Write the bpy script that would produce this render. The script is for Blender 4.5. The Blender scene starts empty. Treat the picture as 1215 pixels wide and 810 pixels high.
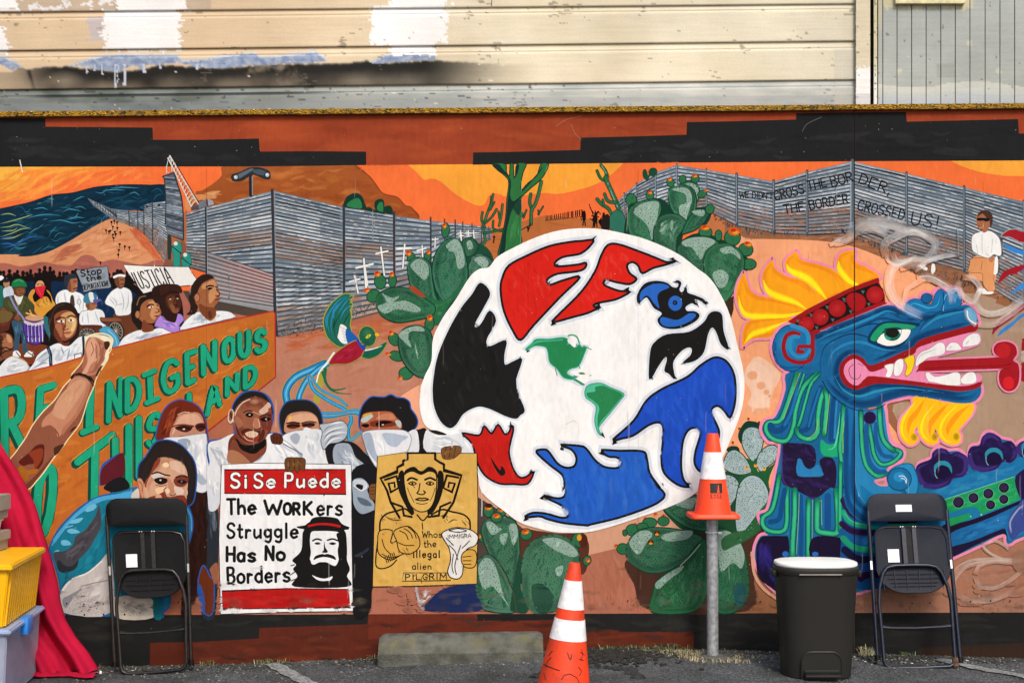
import bpy, bmesh, math, random
import numpy as np
from mathutils import Vector, Matrix, noise
from mathutils.geometry import tessellate_polygon
random.seed(7)
R = random.random
def U(a, b): return a + (b - a) * R()
scene = bpy.context.scene
COLL = scene.collection
# ------------------------------------------------------------------ camera, sky, sun, exposure
CAMZ, DIST, F = 1.5, 8.0, 1680.0            # wall scale is F/DIST = 210 photo pixels per metre
cam_d = bpy.data.cameras.new('camera')
cam = bpy.data.objects.new('camera', cam_d); COLL.objects.link(cam)
cam.location = (0, -DIST, CAMZ); cam.rotation_euler = (math.radians(90), 0, 0)
cam_d.sensor_width = 36; cam_d.lens = 36 * F / 1215; cam_d.shift_y = 56 / 1215
cam_d.clip_start = 0.05; cam_d.clip_end = 500
scene.camera = cam
SUN_EL, SUN_AZ = 46.0, 18.0                 # the sun stands in front of the wall, a little to the right
w = bpy.data.worlds.new('World'); scene.world = w; w.use_nodes = True
nt = w.node_tree; bg = nt.nodes['Background']
sky = nt.nodes.new('ShaderNodeTexSky'); sky.sky_type = 'NISHITA'; sky.sun_disc = False
sky.sun_elevation = math.radians(SUN_EL); sky.sun_rotation = math.radians(180 - SUN_AZ)
sky.dust_density = 4.0; sky.ozone_density = 0.6
nt.links.new(sky.outputs[0], bg.inputs[0]); bg.inputs[1].default_value = 0.11
sd = bpy.data.lights.new('sun', 'SUN'); sd.energy = 1.5; sd.angle = math.radians(14); sd.color = (1.0, 0.93, 0.83)
sun = bpy.data.objects.new('sun', sd); COLL.objects.link(sun)
el, az = math.radians(SUN_EL), math.radians(SUN_AZ)
sdir = Vector((math.cos(el) * math.sin(az), -math.cos(el) * math.cos(az), math.sin(el)))
sun.rotation_euler = sdir.to_track_quat('Z', 'Y').to_euler()
sun.location = (2, -6, 9)
scene.view_settings.view_transform = 'Standard'; scene.view_settings.look = 'None'
scene.view_settings.exposure = 0.56; scene.view_settings.gamma = 1.0
scene.render.engine = 'CYCLES'
scene.cycles.max_bounces = 6

# ------------------------------------------------------------------ helpers
def tag(o, label=None, cat=None, group=None, kind=None):
    if label: o['label'] = label
    if cat: o['category'] = cat
    if group: o['group'] = group
    if kind: o['kind'] = kind
    return o
def empty(name, loc, label, cat, group=None):
    o = bpy.data.objects.new(name, None); COLL.objects.link(o); o.location = loc
    o.empty_display_size = 0.1
    bpy.context.view_layer.update()
    return tag(o, label, cat, group)
def link(name, me, parent=None):
    o = bpy.data.objects.new(name, me); COLL.objects.link(o)
    if parent is not None:
        o.parent = parent
        if parent.parent is None: o.matrix_parent_inverse = Matrix.Translation(-parent.location)
    return o
def lin(c):
    if isinstance(c, str):
        c = c.lstrip('#'); c = [int(c[i:i + 2], 16) / 255 for i in (0, 2, 4)]
        c = [(x / 12.92 if x <= .04045 else ((x + .055) / 1.055) ** 2.4) for x in c]
        return (c[0], c[1], c[2])
    return c
def mat(name, color, rough=.6, metal=0, noise_amt=.12, scale=8, bump=0.0, bscale=60, stretch=(1, 1, 1), spec=.5, c2=None, emit=None):
    m = bpy.data.materials.new(name); m.use_nodes = True
    n, l = m.node_tree.nodes, m.node_tree.links
    b = n['Principled BSDF']; b.inputs['Roughness'].default_value = rough; b.inputs['Metallic'].default_value = metal
    b.inputs['Specular IOR Level'].default_value = spec
    co = n.new('ShaderNodeTexCoord'); mp = n.new('ShaderNodeMapping'); mp.inputs['Scale'].default_value = stretch
    l.new(co.outputs['Object'], mp.inputs[0])
    tx = n.new('ShaderNodeTexNoise'); tx.inputs['Scale'].default_value = scale; tx.inputs['Detail'].default_value = 8
    l.new(mp.outputs[0], tx.inputs['Vector'])
    mx = n.new('ShaderNodeMix'); mx.data_type = 'RGBA'
    a = lin(color); d = lin(c2) if c2 else tuple(x * (1 - noise_amt * 2.2) for x in a)
    a2 = a if c2 else tuple(min(1, x * (1 + noise_amt)) for x in a)
    mx.inputs[6].default_value = (*d, 1); mx.inputs[7].default_value = (*a2, 1)
    mr = n.new('ShaderNodeMapRange'); mr.inputs[1].default_value = .33; mr.inputs[2].default_value = .66
    l.new(tx.outputs[0], mr.inputs[0]); l.new(mr.outputs[0], mx.inputs[0]); l.new(mx.outputs[2], b.inputs['Base Color'])
    if bump:
        t2 = n.new('ShaderNodeTexNoise'); t2.inputs['Scale'].default_value = bscale; t2.inputs['Detail'].default_value = 6
        l.new(mp.outputs[0], t2.inputs['Vector'])
        bp = n.new('ShaderNodeBump'); bp.inputs['Strength'].default_value = bump; bp.inputs['Distance'].default_value = .01
        l.new(t2.outputs[0], bp.inputs['Height']); l.new(bp.outputs[0], b.inputs['Normal'])
    return m
def attr_mat(name, rough=.75, wood=False):
    m = bpy.data.materials.new(name); m.use_nodes = True
    n, l = m.node_tree.nodes, m.node_tree.links
    b = n['Principled BSDF']; b.inputs['Roughness'].default_value = rough
    b.inputs['Specular IOR Level'].default_value = .05
    at = n.new('ShaderNodeAttribute'); at.attribute_name = 'Col'
    co = n.new('ShaderNodeTexCoord')
    # fabric-like grain and broad mottling of hand brushed paint, plus worn specks
    def nz(scale, st, det=6):
        mp = n.new('ShaderNodeMapping'); mp.inputs['Scale'].default_value = st
        l.new(co.outputs['Object'], mp.inputs[0])
        t = n.new('ShaderNodeTexNoise'); t.inputs['Scale'].default_value = scale; t.inputs['Detail'].default_value = det
        l.new(mp.outputs[0], t.inputs['Vector']); return t.outputs[0]
    def rng(sock, a, bb, c, d):
        mr = n.new('ShaderNodeMapRange'); mr.inputs[1].default_value = a; mr.inputs[2].default_value = bb
        mr.inputs[3].default_value = c; mr.inputs[4].default_value = d; l.new(sock, mr.inputs[0]); return mr.outputs[0]
    def mul(a, bb):
        q = n.new('ShaderNodeMath'); q.operation = 'MULTIPLY'; l.new(a, q.inputs[0]); l.new(bb, q.inputs[1]); return q.outputs[0]
    broad = rng(nz(2.6, (1, 1, 1)), .3, .7, .90, 1.08)
    if wood:
        fine = rng(nz(30, (.12, 1, 2.2), 8), .3, .7, .94, 1.04); cross = rng(nz(160, (.5, 1, 1), 3), .3, .7, .94, 1.04)
    else:
        fine = rng(nz(42, (1, 1, .35), 8), .3, .7, .92, 1.06); cross = rng(nz(240, (.25, 1, 1), 3), .3, .7, .97, 1.02)
    f = mul(mul(broad, fine), cross)
    vm = n.new('ShaderNodeVectorMath'); vm.operation = 'SCALE'; l.new(at.outputs['Color'], vm.inputs[0]); l.new(f, vm.inputs['Scale'])
    # chips: small pale and dark specks
    vo = n.new('ShaderNodeTexVoronoi'); vo.inputs['Scale'].default_value = 26
    l.new(co.outputs['Object'], vo.inputs['Vector'])
    sp = rng(vo.outputs['Distance'], .035, .055, 1, 0)
    rnd = n.new('ShaderNodeSeparateColor'); l.new(vo.outputs['Color'], rnd.inputs[0])
    pick = rng(rnd.outputs[0], *((1.5, 1.6) if wood else (.86, .87)), 0, 1)
    spk = mul(sp, pick)
    mxc = n.new('ShaderNodeMix'); mxc.data_type = 'RGBA'
    cr = n.new('ShaderNodeMix'); cr.data_type = 'RGBA'; cr.inputs[6].default_value = (.05, .04, .035, 1); cr.inputs[7].default_value = (.5, .46, .4, 1)
    l.new(rng(rnd.outputs[1], .55, .56, 0, 1), cr.inputs[0])
    l.new(mul(spk, rng(rnd.outputs[2], 0, 1, .3, .8)), mxc.inputs[0]); l.new(vm.outputs[0], mxc.inputs[6]); l.new(cr.outputs[2], mxc.inputs[7])
    l.new(mxc.outputs[2], b.inputs['Base Color'])
    bp = n.new('ShaderNodeBump'); bp.inputs['Strength'].default_value = .12; bp.inputs['Distance'].default_value = .003
    l.new(fine, bp.inputs['Height']); l.new(bp.outputs[0], b.inputs['Normal'])
    return m
PAINT = attr_mat('mural_paint')
SIDING = attr_mat('weathered_siding', wood=True, rough=.6)

def W(px, py, d=0.0):                         # photo pixel and distance in front of the wall -> world
    s = F / (DIST - d)
    return Vector(((px - 607.5) / s, -d, CAMZ + (461 - py) / s))
GX = [-2000, 0, 130, 320, 500, 740, 900, 1060, 1215, 3200]
GY = [792, 792, 791, 786, 778, 769, 772, 776, 781, 784]
def gz(x):                                   # height of the asphalt at world x
    px = x * 210 + 607.5
    return (776 - float(np.interp(px, GX, GY))) / 210

class MB:
    def __init__(s): s.bm = bmesh.new()
    def box(s, p0, p1, bev=0):
        m = Matrix.LocRotScale((Vector(p0) + Vector(p1)) / 2, None, [abs(a - b) for a, b in zip(p0, p1)])
        r = bmesh.ops.create_cube(s.bm, size=1, matrix=m)
        if bev:
            es = list({e for v in r['verts'] for e in v.link_edges})
            bmesh.ops.bevel(s.bm, geom=es, offset=bev, segments=2, affect='EDGES', profile=.6)
        return s
    def tube(s, pts, r, seg=10, caps=True):
        pts = [Vector(p) for p in pts]; rings = []
        up = None
        for i, p in enumerate(pts):
            t = (pts[min(i + 1, len(pts) - 1)] - pts[max(i - 1, 0)]).normalized()
            if up is None:
                up = Vector((0, 1, 0)) if abs(t.y) < .8 else Vector((1, 0, 0))
            a = (up - t * up.dot(t)).normalized(); up = a; b = t.cross(a)
            rr = r[i] if isinstance(r, (list, tuple)) else r
            rings.append([s.bm.verts.new(p + (a * math.cos(k * 2 * math.pi / seg) + b * math.sin(k * 2 * math.pi / seg)) * rr) for k in range(seg)])
        for A, B in zip(rings, rings[1:]):
            for k in range(seg): s.bm.faces.new((A[k], A[(k + 1) % seg], B[(k + 1) % seg], B[k]))
        if caps:
            s.bm.faces.new(rings[0][::-1]); s.bm.faces.new(rings[-1])
        return s
    def prism(s, poly, fn, d0, d1):            # poly of 2-D points; fn(u, v, d) -> world
        a = [s.bm.verts.new(fn(u, v, d0)) for u, v in poly]; b = [s.bm.verts.new(fn(u, v, d1)) for u, v in poly]
        n = len(poly)
        for k in range(n): s.bm.faces.new((a[k], a[(k + 1) % n], b[(k + 1) % n], b[k]))
        s.bm.faces.new(a[::-1]); s.bm.faces.new(b); return s
    def lathe(s, prof, center=(0, 0, 0), seg=40, rot=None):
        rings = []
        c = Vector(center)
        for r, z in prof:
            ring = []
            for k in range(seg):
                v = Vector((r * math.cos(2 * math.pi * k / seg), r * math.sin(2 * math.pi * k / seg), z))
                if rot: v = rot @ v
                ring.append(s.bm.verts.new(c + v))
            rings.append(ring)
        for A, B in zip(rings, rings[1:]):
            for k in range(seg): s.bm.faces.new((A[k], A[(k + 1) % seg], B[(k + 1) % seg], B[k]))
        s.bm.faces.new(rings[0][::-1]); s.bm.faces.new(rings[-1]); return s
    def done(s, name, material, parent=None, smooth=True, ang=35):
        bmesh.ops.recalc_face_normals(s.bm, faces=s.bm.faces[:])
        me = bpy.data.meshes.new(name); s.bm.to_mesh(me); s.bm.free()
        me.materials.append(material)
        if smooth:
            me.shade_smooth()
            try: me.set_sharp_from_angle(angle=math.radians(ang))
            except Exception: pass
        return link(name, me, parent)

def catmull(pts, closed, n=4):
    m = len(pts); out = []
    rngi = range(m) if closed else range(m - 1)
    for i in rngi:
        p1, p2 = pts[i], pts[(i + 1) % m]
        p0 = pts[(i - 1) % m] if closed or i > 0 else p1
        p3 = pts[(i + 2) % m] if closed or i + 2 < m else p2
        d = math.hypot(p2[0] - p1[0], p2[1] - p1[1])
        k = max(1, min(n, int(d / 1.6)))
        for j in range(k):
            t = j / k; t2 = t * t; t3 = t2 * t
            out.append(tuple(.5 * (2 * p1[a] + (p2[a] - p0[a]) * t + (2 * p0[a] - 5 * p1[a] + 4 * p2[a] - p3[a]) * t2 + (3 * p1[a] - p0[a] - 3 * p2[a] + p3[a]) * t3) for a in (0, 1)))
    if not closed: out.append(tuple(pts[-1][:2]))
    return out
def inside(x, y, poly):
    c = False; j = len(poly) - 1
    for i in range(len(poly)):
        xi, yi = poly[i]; xj, yj = poly[j]
        if (yi > y) != (yj > y) and x < (xj - xi) * (y - yi) / (yj - yi) + xi: c = not c
        j = i
    return c

# ------------------------------------------------------------------ paint engine: coordinates are photo pixels on the wall plane
GAPS = [(1013.6, .65)]     # seams between the painted panels
STEP = 1.3e-5
BX, BY = -30, 100
BUF = np.full((680, 1280, 3), .3)
class Canvas:
    cell = 1.5
    def __init__(s): s.grid = np.zeros((700, 1800), dtype=np.int32); s.part = None; s.force = 0; s.ox = s.oy = 0.; s.s = 1.; s.top = 0
    def o(s, ox=0, oy=0, sc=5.785): s.ox, s.oy, s.s = ox, oy, sc
    def px(s): s.ox, s.oy, s.s = 0, 0, 1.
    def P(s, t):
        if isinstance(t, str): v = [float(q) for q in t.split()]; t = list(zip(v[::2], v[1::2]))
        return [(x / s.s + s.ox, y / s.s + s.oy) for x, y in t]
    def layer(s, boxes):
        sl = []; m = 0
        for x0, y0, x1, y1 in boxes:
            a = slice(max(0, int((y0) / s.cell)), max(0, int((y1) / s.cell)) + 1), slice(max(0, int((x0 + 700) / s.cell)), max(0, int((x1 + 700) / s.cell)) + 1)
            sl.append(a)
            g = s.grid[a]
            if g.size: m = max(m, int(g.max()))
        L = s.force or m + 1
        for a in sl: s.grid[a] = np.maximum(s.grid[a], L)
        s.top = max(s.top, L)
        return L
    def base(s, poly):
        m = 0
        for x0, y0, x1, y1 in s.spans(poly):
            g = s.grid[max(0, int(y0 / s.cell)):max(0, int(y1 / s.cell)) + 1, max(0, int((x0 + 700) / s.cell)):max(0, int((x1 + 700) / s.cell)) + 1]
            if g.size: m = max(m, int(g.max()))
        return m
    def emit(s, V, T, C, boxes, ramp=False):
        L = s.layer(boxes); y0_ = -L * STEP; pt = s.part; nT = max(1, len(T))
        for ti, t in enumerate(T):
            y = y0_ - (STEP * .8 * ti / nT if ramp else 0)
            poly = [(V[i][0], V[i][1], C[i]) for i in t]
            xs = [q[0] for q in poly]; mn, mx = min(xs), max(xs)
            polys = [poly]
            for gx, gh in GAPS:
                if mx > gx - gh and mn < gx + gh:
                    nx = []
                    for q in polys:
                        nx += [r for r in (clip(q, gx - gh, 1), clip(q, gx + gh, -1)) if len(r) > 2]
                    polys = nx
            for q in polys:
                if len(q) < 3: continue
                b = len(pt['v'])
                for X, Y, c in q:
                    pt['v'].append(((X - 607.5) / 210, y, (776 - Y) / 210)); pt['c'].append(c)
                pt['f'].append(tuple(range(b, b + len(q)))); pt['m'].append(0)
    def under(s, x, y):
        i, j = int((y - BY) * 1), int(x - BX)
        if 0 <= i < BUF.shape[0] and 0 <= j < BUF.shape[1]: v = BUF[i, j]; return v
        return None
    def paint_buf(s, p, c0, c1=None):
        ys = [q[1] for q in p]; y0, y1 = min(ys), max(ys); a, b = max(0, int(y0 - BY)), min(BUF.shape[0] - 1, int(y1 - BY) + 1); n = len(p)
        for r in range(a, b + 1):
            y = r + BY + .5
            if y < y0 or y > y1: continue
            X = []
            for i in range(n):
                xa, ya = p[i][0], p[i][1]; xb, yb = p[(i + 1) % n][0], p[(i + 1) % n][1]
                if (ya > y) != (yb > y): X.append(xa + (xb - xa) * (y - ya) / (yb - ya))
            X.sort()
            if c1 is not None: t = (y - y0) / (y1 - y0 + 1e-6); cc = [c0[k] + (c1[k] - c0[k]) * t for k in range(3)]
            else: cc = c0[:3]
            for xa, xb in zip(X[::2], X[1::2]):
                ia, ib = max(0, int(xa - BX + .5)), min(BUF.shape[1], int(xb - BX + .5))
                if ib > ia: BUF[r, ia:ib] = cc
    def mixu(s, x, y, c, al):
        u = s.under(x, y)
        if u is None or al >= .999: return (c[0], c[1], c[2], 1)
        return (u[0] + (c[0] - u[0]) * al, u[1] + (c[1] - u[1]) * al, u[2] + (c[2] - u[2]) * al, 1)
    def spans(s, p):
        rows = {}
        n = len(p); q = s.cell
        for i in range(n):
            (x0, y0), (x1, y1) = p[i], p[(i + 1) % n]
            if y0 > y1: x0, y0, x1, y1 = x1, y1, x0, y0
            for r in range(int(y0 // q), int(y1 // q) + 1):
                a, b = max(y0, r * q), min(y1, (r + 1) * q)
                if y1 - y0 < 1e-6: xa, xb = x0, x1
                else: xa, xb = x0 + (x1 - x0) * (a - y0) / (y1 - y0), x0 + (x1 - x0) * (b - y0) / (y1 - y0)
                m, M_ = min(xa, xb), max(xa, xb)
                if r in rows: v = rows[r]; rows[r] = (min(v[0], m), max(v[1], M_))
                else: rows[r] = (m, M_)
        return [(v[0], r * q + .01, v[1], r * q + .02) for r, v in rows.items()]
    # --- primitives
    def f(s, col, t, sm=1, ol=None, w=1.0, al=1., c2=None, raw=False):   # filled shape; c2 = colour towards the bottom
        p = t if raw else s.P(t)
        if sm: p = catmull(p, True)
        C0 = lin(col); xs = [q[0] for q in p]; ys = [q[1] for q in p]
        if c2:
            C1 = lin(c2); y0, y1 = min(ys), max(ys)
            C = [(*[C0[k] + (C1[k] - C0[k]) * (q[1] - y0) / (y1 - y0 + 1e-6) for k in range(3)], al) for q in p]
        else: C = [(*C0, al)] * len(p)
        C = [(c[0] * KA, c[1] * KA, c[2] * KA, c[3]) for c in C]
        if al < 1: C = [s.mixu(q[0], q[1], c, al) for q, c in zip(p, C)]
        cc = tuple(v * KA for v in C0); s.paint_buf(p, C[0] if al < 1 else cc, tuple(v * KA for v in lin(c2)) if c2 and al >= 1 else None)
        T = tessellate_polygon([[Vector((q[0], q[1], 0)) for q in p]])
        s.emit(p, T, C, s.spans(p))
        if ol: s.l(ol, w, p, 0, closed=True, raw=True)
        return p
    def l(s, col, w, t, sm=1, closed=False, tp=(1, 1), al=1., soft=False, raw=False, jit=.0):
        p = t if raw else s.P(t)
        if sm: p = catmull(p, closed, 5)
        q = [p[0]]
        for a in p[1:]:
            if math.hypot(a[0] - q[-1][0], a[1] - q[-1][1]) > .05: q.append(a)
        p = q
        if closed and len(p) > 2 and math.hypot(p[0][0] - p[-1][0], p[0][1] - p[-1][1]) < .1: p.pop()
        m = len(p)
        if m < 2: return
        c = lin(col); c = (c[0] * KA, c[1] * KA, c[2] * KA)
        V = []; C = []; T = []; boxes = []; rows = []
        tot = m - 1
        for i in range(m):
            a = p[(i - 1) % m] if closed or i else p[i]; b = p[(i + 1) % m] if closed or i < m - 1 else p[i]
            dx, dy = b[0] - a[0], b[1] - a[1]; L = math.hypot(dx, dy) or 1; nx, ny = -dy / L, dx / L
            k = 1.0
            if (closed or 0 < i < m - 1):
                e = p[i][0] - a[0], p[i][1] - a[1]; le = math.hypot(*e) or 1
                co = abs((-e[1] / le) * nx + (e[0] / le) * ny); k = min(1 / max(co, .4), 1.6)
            u = i / tot
            if tp == 'b': h = w / 2 * math.sin(math.pi * max(.04, min(.96, u)))
            else: h = w / 2 * k * (tp[0] * (1 - u) + tp[1] * u)
            if jit: h *= 1 + U(-jit, jit)
            rows.append((p[i], nx, ny, h))
        if not closed and not soft:                     # round ends
            def cap(r, sg):
                (x, y), nx, ny, h = r; tx, ty = ny * sg, -nx * sg
                return [((x + tx * h * .85, y + ty * h * .85), nx, ny, h * .3), ((x + tx * h * .5, y + ty * h * .5), nx, ny, h * .8)]
            rows = cap(rows[0], -1) + rows + cap(rows[-1], 1)[::-1]
        n = len(rows)
        if soft or al < 1:
            step = 1.6
            rr = []
            for a, b in zip(rows, rows[1:] if not closed else rows[1:] + rows[:1]):
                d = math.hypot(b[0][0] - a[0][0], b[0][1] - a[0][1]); kk = max(1, int(d / step))
                for j in range(kk): t = j / kk; rr.append(((a[0][0] * (1 - t) + b[0][0] * t, a[0][1] * (1 - t) + b[0][1] * t), a[1] * (1 - t) + b[1] * t, a[2] * (1 - t) + b[2] * t, a[3] * (1 - t) + b[3] * t))
            if not closed: rr.append(rows[-1])
            rows = rr; n = len(rows)
            hw = max(r[3] for r in rows)
            prof = [-1, 0, 1] if hw < 1.6 else [-1 + 2 * j / (2 * int(hw / 1.4) + 2) for j in range(2 * int(hw / 1.4) + 3)]
            if not soft and hw < 1.2: prof = [-1, 1]
            for i, ((x, y), nx, ny, h) in enumerate(rows):
                e = 1
                if soft and not closed: e = min(1, i / max(1, n * .12), (n - 1 - i) / max(1, n * .12))
                for q in prof:
                    X, Y = x + nx * h * q, y + ny * h * q
                    a_ = al * (1 - q * q) * e if soft else al
                    V.append((X, Y)); C.append(s.mixu(X, Y, c, a_))
            k3 = len(prof)
        else:
            k3 = 2
            for (x, y), nx, ny, h in rows:
                V += [(x + nx * h, y + ny * h), (x - nx * h, y - ny * h)]; C += [(*c, 1)] * 2
        boxes = [(x - h, y - h, x + h, y + h) for (x, y), nx, ny, h in rows]
        for i in range(n if closed else n - 1):
            A, B = i * k3, ((i + 1) % n) * k3
            for j in range(k3 - 1):
                q = (A + j, A + j + 1, B + j + 1, B + j); ar = 0
                for a, b in ((0, 1), (1, 2), (2, 3), (3, 0)): ar += V[q[a]][0] * V[q[b]][1] - V[q[b]][0] * V[q[a]][1]
                if ar < 0 or not soft: T.append(q)
        if w > .7:
            for q in T: s.paint_buf([V[k] for k in q], tuple(sum(C[k][m_] for k in q) / 4 for m_ in range(3)))
        bb = []
        for i in range(len(boxes) - 1):
            a, b = boxes[i], boxes[i + 1]; bb.append((min(a[0], b[0]), min(a[1], b[1]), max(a[2], b[2]), max(a[3], b[3])))
        s.emit(V, T, C, bb or boxes, closed or n > 30)
    def c(s, col, x, y, r, ry=None, ol=None, w=1, rot=0, al=1., n=20):
        x, y = x / s.s + s.ox, y / s.s + s.oy; r /= s.s; ry = ry / s.s if ry else r
        ca, sa = math.cos(rot), math.sin(rot)
        p = [(x + r * math.cos(t) * ca - ry * math.sin(t) * sa, y + r * math.cos(t) * sa + ry * math.sin(t) * ca) for t in [2 * math.pi * k / n for k in range(n)]]
        return s.f(col, p, 0, ol, w, al, raw=True)
    def g(s, col, al, x, y, rx, ry=None, n=18):          # soft sprayed spot
        x, y = x / s.s + s.ox, y / s.s + s.oy; rx /= s.s; ry = ry / s.s if ry else rx
        c = lin(col); c = (c[0] * KA, c[1] * KA, c[2] * KA)
        V = [(x, y)]; C = [s.mixu(x, y, c, al)]; T = []; nr = max(3, int(max(rx, ry) / 2)); n = max(n, int(max(rx, ry) * 2))
        for j in range(1, nr + 1):
            q = j / nr
            for k in range(n):
                t = 2 * math.pi * k / n; X, Y = x + rx * q * math.cos(t), y + ry * q * math.sin(t); V.append((X, Y)); C.append(s.mixu(X, Y, c, al * (1 - q * q) ** 1.5))
        for k in range(n): T.append((0, 1 + k, 1 + (k + 1) % n))
        for j in range(nr - 1):
            for k in range(n): a, b = 1 + j * n + k, 1 + j * n + (k + 1) % n; T.append((a, a + n, b + n, b))
        for q in T:
            if len(q) == 4: s.paint_buf([V[k] for k in q], C[q[0]])
        s.emit(V, T, C, s.spans(V[-n:]))
    def brush(s, poly, n, cols, ln, w, ang=0, spread=.4, al=1., curve=.15, hard=False):   # loose brush strokes kept inside a shape (photo pixels)
        xs = [q[0] for q in poly]; ys = [q[1] for q in poly]
        k = 0; tries = 0
        while k < n and tries < n * 12:
            tries += 1
            x, y = U(min(xs), max(xs)), U(min(ys), max(ys)); a = ang + U(-spread, spread); L = ln * U(.5, 1.3)
            dx, dy = math.cos(a) * L / 2, math.sin(a) * L / 2; b = U(-curve, curve) * L
            P3 = [(x - dx, y - dy), (x - dy / L * b * 2, y + dx / L * b * 2), (x + dx, y + dy)]
            if all(inside(q[0], q[1], poly) for q in P3):
                s.l(random.choice(cols), w * U(.6, 1.4) * (1 if hard else 1.7), P3, 1, tp='b', al=al if hard else min(1, al * 1.1), soft=not hard, raw=True); k += 1
    def rim(s, col, w, t, al=.5, raw=False, k=.45):      # soft rounding colour just inside a contour
        p = catmull(s.P(t), True, 3) if not raw else list(t)
        q = [p[0]]
        for a in p[1:]:
            if math.hypot(a[0] - q[-1][0], a[1] - q[-1][1]) > 1.2: q.append(a)
        p = q; n = len(p)
        if n < 8: return
        A = sum(p[i][0] * p[(i + 1) % n][1] - p[(i + 1) % n][0] * p[i][1] for i in range(n)); sg = 1 if A > 0 else -1
        def dr(i, j): return math.atan2(p[j % n][1] - p[i % n][1], p[j % n][0] - p[i % n][0])
        cusp = [i for i in range(n) if abs((dr(i, i + 2) - dr(i - 2, i) + math.pi) % (2 * math.pi) - math.pi) > .75]
        seg = []
        if not cusp: seg = [list(range(n)) + [0, 1]]
        else:
            for a, b in zip(cusp, cusp[1:] + [cusp[0] + n]):
                if b - a > 5: seg.append([k_ % n for k_ in range(a, b + 1)])
        for g_ in seg:
            q = []
            for i in g_:
                a, b = p[(i - 3) % n], p[(i + 3) % n]; dx, dy = b[0] - a[0], b[1] - a[1]; L = math.hypot(dx, dy) or 1
                q.append((p[i][0] - dy / L * sg * w * k, p[i][1] + dx / L * sg * w * k))
            ww = min(w, len(g_) * .45)
            s.l(col, ww, q, 0, al=al, soft=True, raw=True, tp='b' if cusp else (1, 1))
    def dots(s, poly, col, sp, r=.55):
        xs = [q[0] for q in poly]; ys = [q[1] for q in poly]; y = min(ys); i = 0
        s.force = s.base(poly) + 1
        while y < max(ys):
            x = min(xs) + (i % 2) * sp / 2
            while x < max(xs):
                X, Y = x + U(-sp, sp) * .3, y + U(-sp, sp) * .3
                if inside(X, Y, poly):
                    q = r * U(.7, 1.3); s.f(col, [(X - q, Y), (X, Y - q * 1.2), (X + q, Y), (X, Y + q * 1.2)], 0, raw=True)
                x += sp
            y += sp * .8; i += 1
        s.force = 0
def clip(poly, gx, sg):
    out = []; n = len(poly)
    for i in range(n):
        a, b = poly[i], poly[(i + 1) % n]; ia, ib = (a[0] - gx) * sg <= 0, (b[0] - gx) * sg <= 0
        if ia: out.append(a)
        if ia != ib:
            t = (gx - a[0]) / (b[0] - a[0]); out.append((gx, a[1] + (b[1] - a[1]) * t, tuple(a[2][k] + (b[2][k] - a[2][k]) * t for k in range(4))))
    return out
KA = .80
K = Canvas(); f, l, c, g, o, brush, dots, rim = K.f, K.l, K.c, K.g, K.o, K.brush, K.dots, K.rim
PARTS = []
def part(name, label=None, parent=None):
    pt = dict(name=name, label=label, parent=parent, v=[], f=[], c=[], m=[]); PARTS.append(pt); K.part = pt; return pt
def build_parts(root):
    for pt in PARTS:
        if not pt['v']: continue
        me = bpy.data.meshes.new(pt['name']); me.from_pydata(pt['v'], [], pt['f'])
        me.materials.append(PAINT)
        at = me.color_attributes.new('Col', 'FLOAT_COLOR', 'POINT'); at.data.foreach_set('color', np.array(pt['c'], dtype=np.float32).ravel())
        nr = np.zeros(0)
        # every sheet faces the street
        bm = bmesh.new(); bm.from_mesh(me); bm.normal_update()
        fl = [q for q in bm.faces if q.normal.y > 0]; bmesh.ops.reverse_faces(bm, faces=fl); bm.to_mesh(me); bm.free()
        o_ = link(pt['name'], me, pt['parent']['obj'] if pt['parent'] else root); pt['obj'] = o_
        if pt['label']: o_['label'] = pt['label']
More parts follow.
